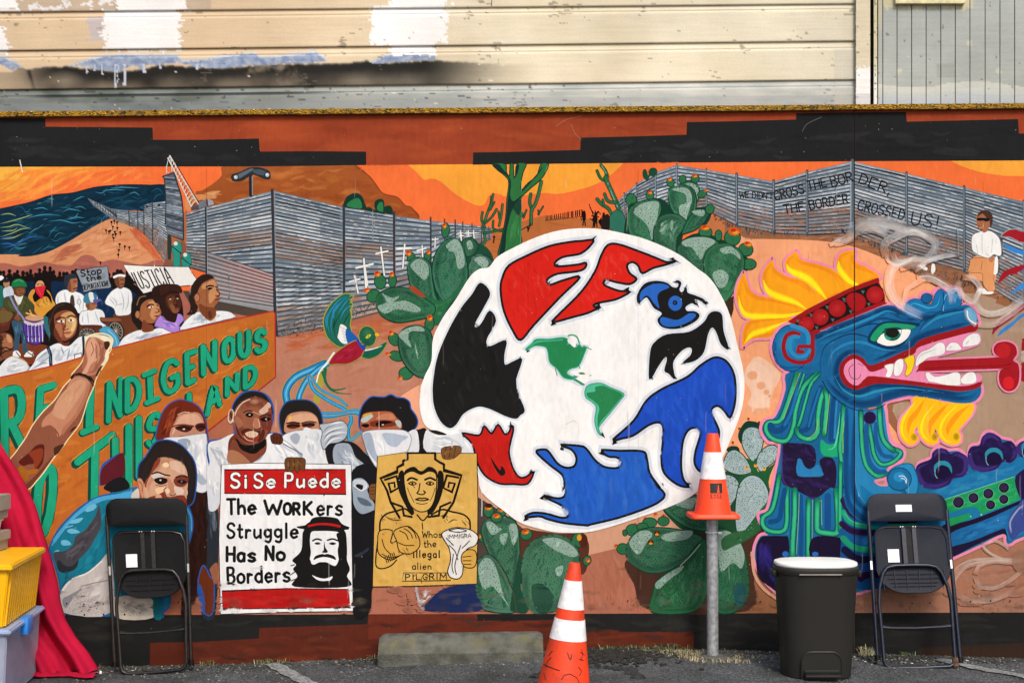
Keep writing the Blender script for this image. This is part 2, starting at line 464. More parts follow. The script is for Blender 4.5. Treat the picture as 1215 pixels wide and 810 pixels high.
# stroke lettering, unit box, y down
GL = {
'A': ['0 1 .5 0 1 1', '.2 .62 .8 .62'], 'B': ['.08 0 .08 1', '.08 0 .7 .02 .85 .22 .65 .45 .08 .48', '.1 .48 .75 .5 .95 .74 .7 .98 .08 1'],
'C': ['.95 .18 .7 0 .25 .05 .02 .5 .25 .95 .7 1 .95 .82'], 'D': ['.08 0 .08 1', '.08 0 .6 .05 .95 .35 .93 .7 .6 .97 .08 1'],
'E': ['.9 0 .08 0', '.08 0 .08 1', '.08 1 .9 1', '.08 .5 .7 .5'], 'G': ['.92 .16 .65 0 .25 .05 .02 .5 .25 .95 .65 1 .92 .85 .92 .58', '.95 .56 .55 .56'],
'H': ['.05 0 .05 1', '.95 0 .95 1', '.05 .5 .95 .5'], 'I': ['.5 0 .5 1'], 'J': ['.8 0 .8 .75 .6 1 .25 .95 .1 .75'], 'K': ['.08 0 .08 1', '.9 0 .1 .55', '.25 .45 .95 1'],
'L': ['.1 0 .1 1', '.1 1 .9 1'], 'M': ['.02 1 .1 0', '.1 0 .5 .65', '.5 .65 .9 0', '.9 0 .98 1'], 'N': ['.06 1 .06 0', '.06 0 .94 1', '.94 1 .94 0'],
'O': ['.5 0 .12 .15 .02 .5 .15 .88 .5 1 .87 .86 .98 .5 .86 .13 .5 0'], 'P': ['.08 1 .08 0', '.08 0 .75 .03 .92 .25 .75 .5 .08 .52'],
'R': ['.08 1 .08 0', '.08 0 .72 .03 .9 .24 .72 .48 .08 .5', '.4 .5 .95 1'], 'S': ['.92 .16 .7 .01 .3 .02 .1 .2 .2 .4 .75 .56 .93 .76 .72 .97 .3 1 .06 .84'],
'T': ['0 0 1 0', '.5 0 .5 1'], 'U': ['.06 0 .06 .7 .28 .98 .72 .98 .94 .7 .94 0'], 'W': ['0 0 .25 1', '.25 1 .5 .3', '.5 .3 .75 1', '.75 1 1 0'],
'!': ['.5 0 .5 .65', '.5 .93 .5 1'], ',': ['.5 .9 .3 1.2'], "'": ['.5 0 .45 .25'],
'a': ['.85 .45 .85 1', '.85 .55 .55 .42 .2 .5 .08 .72 .25 .98 .6 .98 .85 .8'], 'b': ['.12 0 .12 1', '.12 .6 .5 .42 .9 .6 .9 .82 .5 1 .12 .86'],
'd': ['.88 0 .88 1', '.88 .55 .5 .42 .1 .6 .1 .82 .5 1 .88 .85'], 'e': ['.12 .7 .88 .68 .8 .5 .5 .42 .15 .56 .08 .78 .4 1 .85 .9'],
'g': ['.85 .42 .85 1.1 .6 1.3 .2 1.22', '.85 .55 .5 .42 .15 .5 .1 .78 .45 .95 .85 .8'], 'h': ['.1 0 .1 1', '.1 .62 .5 .44 .85 .6 .88 1'],
'i': ['.5 .42 .5 1', '.5 .16 .5 .2'], 'k': ['.1 0 .1 1', '.8 .42 .12 .76', '.35 .68 .85 1'], 'l': ['.5 0 .5 1'], 'n': ['.1 .44 .1 1', '.1 .62 .5 .44 .85 .58 .88 1'],
'o': ['.5 .42 .15 .52 .05 .72 .2 .94 .5 1 .82 .93 .95 .7 .82 .5 .5 .42'], 'p': ['.1 .44 .1 1.35', '.1 .6 .5 .42 .9 .55 .9 .84 .5 1 .1 .86'], 'r': ['.15 .44 .15 1', '.15 .66 .5 .46 .85 .5'],
's': ['.85 .5 .5 .42 .15 .54 .3 .68 .75 .76 .85 .9 .5 1 .1 .93'], 't': ['.45 .1 .45 .9 .7 1 .9 .93', '.1 .42 .9 .42'], 'u': ['.1 .44 .1 .85 .35 1 .88 .8', '.88 .44 .88 1'],
'w': ['0 .44 .25 1', '.25 1 .5 .55', '.5 .55 .75 1', '.75 1 1 .44'],
}
def glyph(ch, quad, w, col, off=(0, 0), al=1.):       # quad = photo-pixel corners TL TR BR BL
    (ax, ay), (bx, by), (cx, cy), (dx, dy) = quad
    for st in GL.get(ch, []):
        v = [float(q) for q in st.split()]; pts = []
        for u, t in zip(v[::2], v[1::2]):
            x = (ax * (1 - u) + bx * u) * (1 - t) + (dx * (1 - u) + cx * u) * t; y = (ay * (1 - u) + by * u) * (1 - t) + (dy * (1 - u) + cy * u) * t
            pts.append((x + off[0] + U(-.12, .12), y + off[1] + U(-.12, .12)))
        l(col, w, pts, 1 if len(pts) > 2 else 0, raw=True, al=al, jit=.04)
WD = dict(i=.42, l=.4, I=.45, t=.7, M=1.35, W=1.4, r=.75, j=.5, w=1.2)
WD.update({'!': .4, ',': .4, "'": .3})
def text(s, x0, y0, x1, y1, h, w, col, gap=.22, off=(0, 0), ol=None, olw=0, slant=0):   # baseline from x0,y0 to x1,y1 (photo pixels)
    ws = [WD.get(ch, .5 if ch == ' ' else 1) for ch in s]; tot = sum(ws) + gap * (len(s) - 1); q = 0
    L = math.hypot(x1 - x0, y1 - y0); ux, uy = (x1 - x0) / L, (y1 - y0) / L
    for ps in ((0, 1) if ol else (1,)):
        q = 0
        for ch, cw in zip(s, ws):
            a, b = q / tot * L, (q + cw) / tot * L; q += cw + gap
            BL = (x0 + ux * a + off[0], y0 + uy * a + off[1]); BR = (x0 + ux * b + off[0], y0 + uy * b + off[1])
            up = (uy * h + slant, -ux * h)
            glyph(ch, ((BL[0] + up[0], BL[1] + up[1]), (BR[0] + up[0], BR[1] + up[1]), BR, BL), w + (olw if not ps else 0), ol if not ps else col)
# ------------------------------------------------------------------ ground
def build_ground():
    xs = sorted(set([-60, -30, -15, -8] + [x / 20 for x in range(-90, 91)] + [8, 15, 30, 60])); ys = [-60, -30, -15, -8, -4, -2.5] + [-1.6 + k * .05 for k in range(33)] + [.3, 3, 12, 30, 60]
    V = []; Fc = []
    for y in ys:
        for x in xs:
            z = gz(x)
            if -1.7 < y < .1 and abs(x) < 4.6: z += (noise.noise(Vector((x * 3, y * 3, 0))) * .008 + noise.noise(Vector((x * 11, y * 11, 5))) * .003)
            z -= .012 * max(0, min(1, (-y - .1) / .5))
            V.append((x, y, z))
    n = len(xs)
    for j in range(len(ys) - 1):
        for i in range(n - 1): a = j * n + i; Fc.append((a, a + 1, a + n + 1, a + n))
    me = bpy.data.meshes.new('asphalt_ground'); me.from_pydata(V, [], Fc); me.shade_smooth()
    m = bpy.data.materials.new('asphalt'); m.use_nodes = True; nn, ll = m.node_tree.nodes, m.node_tree.links
    b = nn['Principled BSDF']; b.inputs['Roughness'].default_value = .85
    co = nn.new('ShaderNodeTexCoord')
    def tx(sc, det=8):
        t = nn.new('ShaderNodeTexNoise'); t.inputs['Scale'].default_value = sc; t.inputs['Detail'].default_value = det; ll.new(co.outputs['Object'], t.inputs['Vector']); return t.outputs[0]
    vo = nn.new('ShaderNodeTexVoronoi'); vo.inputs['Scale'].default_value = 150; ll.new(co.outputs['Object'], vo.inputs['Vector'])
    sep = nn.new('ShaderNodeSeparateColor'); ll.new(vo.outputs['Color'], sep.inputs[0])
    cr = nn.new('ShaderNodeValToRGB'); e = cr.color_ramp.elements
    e[0].position = 0; e[0].color = (.008, .010, .011, 1); e[1].position = 1; e[1].color = (.2, .21, .21, 1)
    for p, v in ((.4, .062), (.78, .112), (.95, .17)): q = e.new(p); q.color = (v * .9, v, v * 1.1, 1)
    ll.new(sep.outputs[0], cr.inputs[0])
    mx = nn.new('ShaderNodeMix'); mx.data_type = 'RGBA'; mx.blend_type = 'MULTIPLY'; mx.inputs[0].default_value = 1
    c2 = nn.new('ShaderNodeValToRGB'); c2.color_ramp.elements[0].position = .35; c2.color_ramp.elements[0].color = (.45, .46, .44, 1); c2.color_ramp.elements[1].position = .65; c2.color_ramp.elements[1].color = (1.15, 1.15, 1.15, 1)
    ll.new(tx(2.2), c2.inputs[0]); ll.new(cr.outputs[0], mx.inputs[6]); ll.new(c2.outputs[0], mx.inputs[7]); ll.new(mx.outputs[2], b.inputs['Base Color'])
    bp = nn.new('ShaderNodeBump'); bp.inputs['Strength'].default_value = .8; bp.inputs['Distance'].default_value = .006
    ll.new(vo.outputs['Distance'], bp.inputs['Height']); ll.new(bp.outputs[0], b.inputs['Normal'])
    me.materials.append(m); tag(link('asphalt_ground', me), kind='structure')
build_ground()
def ground_sheet(name, poly_px, m, dz, kind='structure', n=14, rag=.012):
    # a worn painted line: quad with corners given as (photo x, distance in front of wall), broken edges
    (xa, da), (xb, db), wd = poly_px
    bm = bmesh.new(); rows = []
    for i in range(n + 1):
        t = i / n; x = xa + (xb - xa) * t; d = da + (db - da) * t
        L = math.hypot(xb - xa, db - da); nx, ny = (db - da) / L, (xb - xa) / L
        h = wd / 2 + U(-rag, rag); r = []
        for s in (-1, 1):
            X, Y = x + nx * h * s, -(d) + ny * h * s
            r.append(bm.verts.new((X, Y, gz(X) - .012 * max(0, min(1, (-Y - .1) / .5)) + noise.noise(Vector((X * 3, Y * 3, 0))) * .008 + dz)))
        rows.append(r)
    for A, B in zip(rows, rows[1:]): bm.faces.new((A[0], A[1], B[1], B[0]))
    me = bpy.data.meshes.new(name); bm.to_mesh(me); bm.free(); me.materials.append(m); tag(link(name, me), kind=kind)
LINEM = mat('worn_line_paint', '#9ea3a3', rough=.8, scale=60, c2='#4a4d4e', bump=.4, bscale=150)
def gx(px, d): return (px - 607.5) / (F / (DIST - d))
ground_sheet('parking_line', ((gx(322, .05), .05), (gx(395, .9), .9), .09), LINEM, .007)
ground_sheet('parking_line', ((gx(1112, .12), .12), (gx(1245, .62), .62), .09), LINEM, .007)

# ------------------------------------------------------------------ the painted board wall
wall = empty('mural_wall', (0, 0, 0), 'long low plywood wall painted with a bright street mural of a globe, serpent and marching people', 'wall')
BOARD = mat('plywood_backing', '#3a2c22', rough=.8)
def top_y(px): return 138 - (px) * 10 / 1215
def wx(px): return (px - 607.5) / 210
def wz(py): return (776 - py) / 210
edges = [-520, 245.3, 757.3, 1013.6, 1740]
for a, b in zip(edges, edges[1:]):
    m = MB(); h = .0022
    xa, xb = wx(a) + (h if a > -500 else 0), wx(b) - h
    poly = [(xa, wz(727.5 - a * .003)), (xb, wz(727.5 - b * .003)), (xb, wz(top_y(b))), (xa, wz(top_y(a)))]
    m.prism(poly, lambda u, v, d: Vector((u, d, v)), 0, .018)
    m.done('plywood_panel', BOARD, wall, False)
m = MB(); m.box((wx(-520), .02, -.25), (wx(1740), .14, wz(141))); m.done('wall_frame', mat('dark_framing', '#0c0b0a', rough=.9), wall, False)
# skirting boards under the panels
for a, b in ((-520, 478.2), (478.2, 1300), (1300, 1740)):
    m = MB(); m.prism([(wx(a) + .0015, wz(830)), (wx(b) - .0015, wz(830)), (wx(b) - .0015, wz(729.5 - b * .003)), (wx(a) + .0015, wz(729.5 - a * .003))], lambda u, v, d: Vector((u, d, v)), .0, .018)
    m.done('skirting_board', BOARD, wall, False)
# mossy cap
CAPW = mat('mossy_cap_board', '#a87e1e', rough=.9, scale=30, c2='#4a3410', bump=.6, bscale=80)
MOSS = mat('yellow_moss', '#dcae1c', rough=.9, scale=90, c2='#9a7414', bump=.5, bscale=200)
MOSS2 = mat('green_moss', '#5d5a1a', rough=.9, scale=70, c2='#1e1c0a')
m = MB()
for k in range(60):
    a, b = -520 + k * 38, -520 + (k + 1) * 38
    m.prism([(wx(a), wz(top_y(a) + 1.5 + U(-.4, .4))), (wx(b), wz(top_y(b) + 1.5)), (wx(b), wz(top_y(b) - 4.5)), (wx(a), wz(top_y(a) - 4.5))], lambda u, v, d: Vector((u, d, v)), -.028, .16)
cap = m.done('cap_board', CAPW, wall, False)
def lumps(name, material, count, r0, r1, parent, zo=(-4.5, 1.5), x0=-520, x1=1740, dens=None):
    bm = bmesh.new()
    for k in range(count):
        px = U(x0, x1)
        if dens and R() > dens(px): continue
        py = top_y(px) + U(*zo); r = U(r0, r1)
        mt = Matrix.LocRotScale(Vector((wx(px), -.028 + U(-.004, .004) if R() < .7 else U(-.03, .03), wz(py))), None, (r * U(1, 2.2), r * .8, r * U(.6, 1)))
        bmesh.ops.create_icosphere(bm, subdivisions=1, radius=1, matrix=mt)
    me = bpy.data.meshes.new(name); bm.to_mesh(me); bm.free(); me.materials.append(material); me.shade_smooth()
    return tag(link(name, me, parent), kind='stuff')
dn = lambda px: .45 + .55 * (math.sin(px * .021 + 1) * math.sin(px * .0053) > -.35)
lumps('moss', MOSS, 4200, .002, .0055, wall, zo=(-4.2, .6), dens=dn)
lumps('moss', MOSS2, 1500, .002, .0055, wall, zo=(-4.2, 1.4))

# ------------------------------------------------------------------ clapboard building behind the wall, colour per point for its many coats of paint and the shade above the ledge
def vnoise(x, y, s, seed=0): return noise.noise(Vector((x * s, y * s, seed)))
def fbm(x, y, s, seed=0): return vnoise(x, y, s, seed) + .5 * vnoise(x, y, s * 2.1, seed + 3) + .25 * vnoise(x, y, s * 4.3, seed + 7)
def mixc(a, b, t): t = max(0, min(1, t)); return tuple(a[k] * (1 - t) + b[k] * t for k in range(3))
def ss(a, b, x): t = max(0, min(1, (x - a) / (b - a))); return t * t * (3 - 2 * t)
CR, CR2, WHT, SPK, BLU, GRY, BRN = [lin(q) for q in ('#eadfc4', '#dccaa8', '#ffffff', '#1f2124', '#7c8fb5', '#a3a8a6', '#4c3b28')]
CR2 = lin('#d8c2a2')
def white_patch(x, y):
    n = fbm(x * .4, y * 1.6, .3, 9) * 7 + fbm(x, y, .06, 8) * 5
    for x0, y0, x1, y1, e in ((138, -10, 222, 14, 7), (124, 14, 212, 61, 5), (-20, 34, 8, 62, 6), (462, -10, 532, 14, 3), (441, 14, 530, 58, 5), (466, 56, 517, 70, 3), (20, 8, 22, 12, 2), (-8, -8, 20, 9, 6)):
        if x0 + n - 1 < x < x1 + n + 1 and y0 - 1 + n * .4 < y < y1 + n * .5 + 1: return 1
    return 0
BLP = [[(-9, 62), (0, 65), (10, 68), (24, 76), (25, 80), (13, 84), (0, 76), (-9, 76)],
       [(79, 79), (100, 72), (113, 68), (126, 66), (147, 64.5), (168, 66), (210, 66), (216, 73), (237, 72.5), (263, 68.5), (290, 66), (302, 64.5), (309, 70), (340, 68), (374, 64), (384, 71), (390, 78), (326, 80.5), (300, 81), (263, 84), (237, 83), (210, 77), (190, 79), (173, 80), (171, 86), (158, 79), (147, 84), (139.5, 88), (129, 86), (116, 84), (105, 82), (90, 79)],
       [(437, 80), (450, 73), (468, 66), (490, 68), (516, 69), (516, 78), (471, 79), (447, 81)]]
RID = [(-20, 84), (13, 86), (25, 79), (33, 83), (45, 80.5), (79, 79.5), (116, 84), (139, 87), (171, 84), (190, 79), (237, 82.5), (263, 84), (326, 80), (390, 80), (415, 79.5), (434, 77), (450, 80), (516, 77.5), (600, 84)]
RX, RY = [q[0] for q in RID], [q[1] for q in RID]
def siding_col(x, y):
    a = 1 - ss(250, 640, x)
    c = mixc(lin('#f0e7d0'), lin('#e6dabc'), .5 + fbm(x, y, .012, 1) * .8)
    c = mixc(c, lin('#e2c8a6'), a * .9); c = mixc(c, lin('#e4dfcb'), ss(700, 1000, x) * .5)
    if x < 250 and y < 15: c = mixc(c, lin('#c4b3a0'), .7); 
    if x < 135 and y < 13 and fbm(x, y * 2, .06, 90) > .1: c = lin('#f0eeee')
    if 104 < x + fbm(x, y, .1, 91) * 8 < 134 and 22 < y < 50: c = mixc(c, lin('#c9c2cc'), .75)
    n1 = fbm(x, y * 3, .02, 4)
    g0 = 106.5
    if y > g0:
        c = mixc(lin('#a9b2b2'), lin('#d0d3ce'), .45 + n1 * .7 + ss(560, 760, x) * .3)  # lowest board: shade above the ledge is put into this grey
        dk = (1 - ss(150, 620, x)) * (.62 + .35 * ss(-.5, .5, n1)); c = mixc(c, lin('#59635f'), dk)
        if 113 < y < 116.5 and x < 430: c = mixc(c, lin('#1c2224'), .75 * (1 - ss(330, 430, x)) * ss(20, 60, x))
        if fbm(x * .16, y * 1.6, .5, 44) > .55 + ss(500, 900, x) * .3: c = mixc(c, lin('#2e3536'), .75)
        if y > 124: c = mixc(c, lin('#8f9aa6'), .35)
    else:
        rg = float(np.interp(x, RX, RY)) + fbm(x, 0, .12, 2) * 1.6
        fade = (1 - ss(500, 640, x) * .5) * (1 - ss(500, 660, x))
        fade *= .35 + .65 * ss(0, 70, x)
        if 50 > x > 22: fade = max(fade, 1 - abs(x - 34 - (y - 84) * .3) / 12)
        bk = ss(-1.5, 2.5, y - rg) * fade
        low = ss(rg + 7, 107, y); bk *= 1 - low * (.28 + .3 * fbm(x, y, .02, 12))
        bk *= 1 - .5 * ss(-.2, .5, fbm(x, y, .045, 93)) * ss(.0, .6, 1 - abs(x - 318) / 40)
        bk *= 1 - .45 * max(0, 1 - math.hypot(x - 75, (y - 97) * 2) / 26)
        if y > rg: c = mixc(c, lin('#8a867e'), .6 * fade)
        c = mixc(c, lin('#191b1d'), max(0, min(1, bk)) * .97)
        xx, yy = x + vnoise(x, y, .35, 77) * 1.5, y + vnoise(x, y, .35, 78) * 1.2
        for p in BLP:
            if inside(xx, yy, p):
                c = mixc(lin('#7f92b8'), lin('#b4bfd2'), .45 + fbm(x, y * 1.5, .12, 30) * .8)
                if inside(xx, yy - 3, p) is False: c = mixc(c, lin('#e3e0d6'), .6)
        for dx, yb, wd in ((103.5, 89, .7), (121, 91, 1.1), (136.8, 107, 1.3), (139.8, 100, .8), (148, 103.5, 1.5), (171, 88, 1.5), (190, 83.5, 1.1), (234, 86, 1.4), (112, 86, .8), (240, 82, .8)):
            if abs(x - dx + fbm(dx, y, .2, 3) * .8) < wd * (1.3 if y > yb - 3 else .8) and 78 < y < yb: c = lin('#c9d2e2')
    if white_patch(x, y): c = lin('#ffffff')
    fl = fbm(x * .22, y * 1.1, .42, 40); mk = fbm(x, y, .025, 42)
    th = .98 - 1.0 * max(0, mk)
    if 20 < x < 230 and (y < 14 or 26 < y < 42): th -= .14
    if 540 < x < 650: th -= .1
    if fl > th and not (white_patch(x, y) and fl < th + .25): c = mixc(c, lin('#6a6458'), .6)
    if fl < -.85 and y > 60 and x < 600: c = mixc(c, lin('#efe9da'), .8)
    if x > 990 and y > 70: c = mixc(c, lin('#c9c8c2'), .4)
    return c
def grid_mesh(name, xs, ts, pos, colf, parent, kind=None):
    V = []; C = []
    for t in ts:
        for x in xs:
            p, q = pos(x, t); V.append(p); C.append((*[min(.86, k * .82) for k in colf(*q)], 1))
    n = len(xs); Fc = [(j * n + i, j * n + i + 1, (j + 1) * n + i + 1, (j + 1) * n + i) for j in range(len(ts) - 1) for i in range(n - 1)]
    me = bpy.data.meshes.new(name); me.from_pydata(V, [], Fc); me.materials.append(SIDING); me.shade_smooth()
    at = me.color_attributes.new('Col', 'FLOAT_COLOR', 'POINT'); at.data.foreach_set('color', np.array(C, dtype=np.float32).ravel())
    return link(name, me, parent)
clap = empty('clapboard_building', (wx(400), .2, 0), 'weathered cream clapboard building with white and grey paint patches behind the mural wall', 'building')
BD = .17                                      # distance of the siding behind the wall face
def WB(px, py, d): return W(px, py, -d)
# each board: lower edge runs from yl at x=0 to yr at x=1015
BR_ = [(-31, -41), (14.5, 3), (61, 49), (107, 94), (153, 139)]
prof = [(0, .012), (.02, .012), (.08, .010), (.125, .006), (.15, .0035), (.165, .0055), (.185, .0055), (.205, .001), (.225, 0), (.35, 0), (.55, 0), (.75, 0), (.9, 0), (.98, 0), (.988, .003), (.992, .012)]
for i in range(1, 5):
    top, bot = BR_[i - 1], BR_[i]
    if i == 4: bot = (140, 132)
    segs = {1: [(-500, 583), (583.8, 1016)], 2: [(-500, 1016)], 3: [(-500, 1016)], 4: [(-500, 1016)]}[i]
    ts = []
    for a, b in zip(prof, prof[1:]):
        k = max(1, int((b[0] - a[0]) * 46 / 1.5)); ts += [a[0] + (b[0] - a[0]) * j / k for j in range(k)]
    ts.append(prof[-1][0])
    for x0, x1 in segs:
        xs = [x0] + [x for x in np.arange(max(x0 + 2, -12), x1 - 1, 1.4)] + [x1]
        H = 46.0
        def pos(x, t, top=top, bot=bot, i=i):
            yt = top[0] + (top[1] - top[0]) * x / 1015; yb_ = yt + 46.2
            y = yt + (yb_ - yt) * t
            dep = float(np.interp(t, [q[0] for q in prof], [q[1] for q in prof]))
            dep += .0012 * vnoise(x, i * 10, .01, 50)
            return tuple(WB(x, y, BD + dep)), (x, y + x * .0118)
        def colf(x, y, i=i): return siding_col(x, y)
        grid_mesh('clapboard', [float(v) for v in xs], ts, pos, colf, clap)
m = MB(); q0, q1 = WB(-520, 250, .2), WB(1039, -1200, .2); m.box((q0.x, .205, 0), (q1.x, .4, q1.z)); m.done('wall_core', mat('dark_gap', '#15100b', rough=.9), clap, False)
# boards above the frame, simple
for i in range(0, 20):
    yt = -31 - 46 * (i + 1); m = MB()
    a, b, c_, d_ = WB(-500, yt + 46, BD), WB(1016, yt + 34, BD), WB(1016, yt - 11, BD + .01), WB(-500, yt + 1, BD + .01)
    m.prism([(a.x, a.z), (b.x, b.z), (c_.x, c_.z), (d_.x, d_.z)], lambda u, v, d: Vector((u, d, v)), .17, .19)
    if i == 0: CLM = mat('cream_boards', '#d9c8a6', rough=.6)
    m.done('clapboard', CLM, clap, False)
def trim_col(x, y):
    c = lin('#e6dcc0')
    if y > 80 + fbm(x, y, .3, 3) * 5: c = lin('#fbfbfa')
    if fbm(x, y * 1.5, .25, 61) > .62: c = lin('#8d8474')
    if y > 112: c = mixc(c, lin('#9aa7c0'), .35)
    if x < 1015.8: c = mixc(c, lin('#554a3c'), .7) if vnoise(x, y, .4, 2) > -.2 else c
    return c
def plank(name, xa, xb, y0, y1, dep, colf, parent, step=1.5, edge=.012):
    ts = [float(v) for v in np.arange(y0, y1 + .1, 1.6)]
    xs = [xa, xa, xa + .35] + [float(v) for v in np.arange(xa + 1, xb - .8, step)] + [xb - .35, xb, xb]
    V = []; C = []
    for y in ts:
        for j, x in enumerate(xs):
            dd = dep + (edge if j in (0, len(xs) - 1) else .002 if j in (1, len(xs) - 2) else 0)
            V.append(tuple(WB(x, y, dd))); C.append((*[min(.86, k * .82) for k in colf(x, y)], 1))
    n = len(xs); Fc = [(j * n + i, j * n + i + 1, (j + 1) * n + i + 1, (j + 1) * n + i) for j in range(len(ts) - 1) for i in range(n - 1)]
    me = bpy.data.meshes.new(name); me.from_pydata(V, [], Fc); me.materials.append(SIDING); me.shade_smooth(); me.set_sharp_from_angle(angle=.6)
    at = me.color_attributes.new('Col', 'FLOAT_COLOR', 'POINT'); at.data.foreach_set('color', np.array(C, dtype=np.float32).ravel())
    return link(name, me, parent)
plank('corner_board', 1015.2, 1032.6, -40, 140, BD - .03, trim_col, clap, edge=.03)
# ------------------------------------------------------------------ grey shed wall of upright boards
shed = empty('board_sided_building', (wx(1140), .2, 0), 'grey painted building of upright narrow boards at the right behind the mural wall', 'building')
def shed_col(x, y):
    lim = 100 + 4 * math.sin((x - 1050) * .045) + (fbm(x, 5, .03, 70) * 3)
    n = fbm(x, y, .03, 71) * .5
    c = mixc(lin('#adb4b2'), lin('#bcc2be'), .5 + n)
    if y > lim: c = mixc(lin('#d2d6ce'), lin('#b6c3d0'), ss(lim, 127, y))
    if x < 1046: c = mixc(c, lin('#d5cda8'), .6 * (1 - ss(20, 40, y)))
    if x > 1047 and y < 10 + fbm(x, y, .2, 4) * 6 and x < 1155: c = mixc(lin('#e0d6ab'), c, .3)
    if 1112 < x < 1133 and 76 < y < 92: c = mixc(c, lin('#8a8d86'), .3)
    if fbm(x * 1.8, y, .11, 75) > .82: c = mixc(c, lin('#6c6a5f'), .7)
    if fbm(x * 1.8, y, .11, 76) > .9: c = lin('#dcdccf')
    for px_, py_ in ((1150, 51), (1185, 84), (1067, 84)):
        if math.hypot(x - px_, (y - py_)) < 3.2 + fbm(x, y, .5, 5) * 3: c = lin('#d3d2c4')
    return c
xsd = [1041.5, 1047.4, 1064.3, 1081.6, 1098.8, 1116.2, 1133.4, 1150.8, 1168.8, 1186.4, 1203.8, 1221.2, 1238.6, 1256, 1273.4]
plank('corner_board', 1036.6, 1040.8, -40, 140, BD - .012, lambda x, y: mixc(lin('#d9d3b2'), lin('#f2f2ee'), ss(60, 110, y)) if fbm(x, y, .3, 8) < .45 else lin('#6b6455'), shed, 1, edge=.02)
for a, b in zip(xsd, xsd[1:]): plank('upright_board', a + .35, b - .35, -40, 140, BD + U(0, .003), shed_col, shed)
m = MB(); q0, q1 = WB(1042, 250, .2), WB(1700, -1200, .2); m.box((q0.x, .206, 0), (q1.x, .4, q1.z)); m.done('wall_core', mat('grey_core', '#2c2b27', rough=.9), shed, False)
# beyond the frame: wider stand-alone boards
GM = mat('grey_boards', '#a9ada2', rough=.6)
m = MB()
for k in range(18):
    a = 1274 + k * 17.4; p, q = WB(a, 140, BD), WB(a + 16.7, -900, BD); m.box((p.x, BD, 1.5), (q.x, BD + .02, q.z))
m.done('upright_board', GM, shed, False)
m = MB()
p, q = WB(1061, 6, BD), WB(1143.5, -30, BD); m.box((p.x, BD - .03, p.z), (q.x, BD - .003, q.z), .003); m.done('window_sill', mat('cream_sill', '#d8cfa4', rough=.6, scale=30, bump=.2), shed, False)
# ================================================================== THE MURAL
# ------------------------------------------------------------------ sky, hills, ground
part('painted_desert', 'painted orange sunset sky, brown hills and sandy desert ground behind all the mural figures')
K.px()
f('#F4743C', '-520 180 1740 172 1740 345 -520 345', 0)
f('#F9A63C', '484 195 495 205 503 213 512 212 522 215 540 230 557 240 568 244 575 242 579 234 583 230 592 230 600 233 621 232 644 229 664 230 687 225 706 219 723 209 741 192 741 188 484 190', 1)
f('#F8A740', '1129 191 1146 199 1167 205 1190 208 1215 209 1500 212 1740 214 1740 180 1129 185', 1)
sk = [(x, y) for x, y in ((-5, 198), (190, 196), (190, 215), (120, 222), (60, 232), (-5, 247))]
f('#F68A3E', '-520 190 150 190 105 206 50 222 0 240 -520 262', 1)
f('#F9A33C', '-520 190 92 190 55 208 22 222 0 228 -520 250', 1)
f('#FDBC4C', '-520 190 34 190 18 206 0 214 -520 232', 1)
brush(sk, 90, ['#F9A848', '#F58B42', '#F26B36', '#FBB552', '#F7813F'], 40, 3, -.45, .15, .45)
brush([(120, 198), (192, 198), (192, 218), (130, 218)], 16, ['#F5854E', '#F36C38'], 20, 1.8, 0, .2, .5)
# brown hill
h = f('#A55A2C', '268 194 263 208 254 217 240 226 232 229 238 250 330 262 408 262 480 268 498 258 488 246 481 244 471 234 455 230 446 219 438 209 431 202 422 197 400 192 330 191', 1, c2='#9A4A22')
brush(h, 130, ['#C5763A', '#B5682F', '#8C3F1E', '#944820', '#D08246', '#A8562A'], 30, 4, -.05, .3, .4)
l('#7A3115', 1.4, '422 197 438 209 446 219 455 230 471 234 481 244 488 246 497 257', al=.8)
K.o(180, 180); brush(K.P('420 300 420 340 270 340 300 290 480 270 500 330'), 12, ['#DFA870', '#C98450'], 16, 2.5, -.2, .3, .8)
f('#D9905C', '230 330 300 295 420 300 440 320 300 340 270 400 240 400')
# distant ground in the middle
K.px()
g0 = f('#BB6C3A', '540 300 560 285 583 274 600 270 622 262 640 257 655 256 700 260 735 262 780 280 820 300 860 330 560 420 520 330', 1)
brush(g0, 60, ['#C4743F', '#A85C30', '#CB7E48'], 26, 2.5, 0, .2, .6)
g1 = f('#C27447', '838 262 850 256 866 262 884 272 884 284 866 286 838 290', 1)
# lower ground
f('#B26B50', '-520 300 60 330 320 380 330 396 380 388 430 376 470 366 520 350 560 420 560 760 -520 760', 0)
gA = f('#BC7F68', '322 400 420 386 480 372 530 368 530 560 500 740 300 740 300 470', 0)
brush([(330, 400), (520, 366), (520, 392), (330, 424)], 60, ['#C0663C', '#BC6A46', '#B95F38', '#C47550'], 30, 3.4, -.12, .1, .7)
brush([(330, 420), (520, 400), (500, 560), (400, 560), (330, 470)], 120, ['#BC7F68', '#C48A72', '#B4755E', '#BE8069'], 30, 4, -.2, .3, .6)
f('#EFA988', '505 452 478 468 470 480 478 500 486 512 500 520 560 530 560 440 520 440', 1)
gB = f('#D8A284', '520 560 560 585 600 610 640 640 698 658 728 651 800 640 900 610 900 560 520 540', 1)
gC = f('#B3705A', '440 690 460 692 690 660 728 651 760 642 900 640 900 740 430 740', 0)
brush([(690, 664), (740, 652), (745, 720), (690, 724)], 60, ['#B8755C', '#A9644E', '#BE7C66', '#B06C54'], 26, 3, 1.4, .3, .6)
brush([(692, 705), (770, 705), (770, 726), (692, 726)], 30, ['#6B3A2C', '#8A4E3C'], 9, 1.1, 1.5, .1, .5)
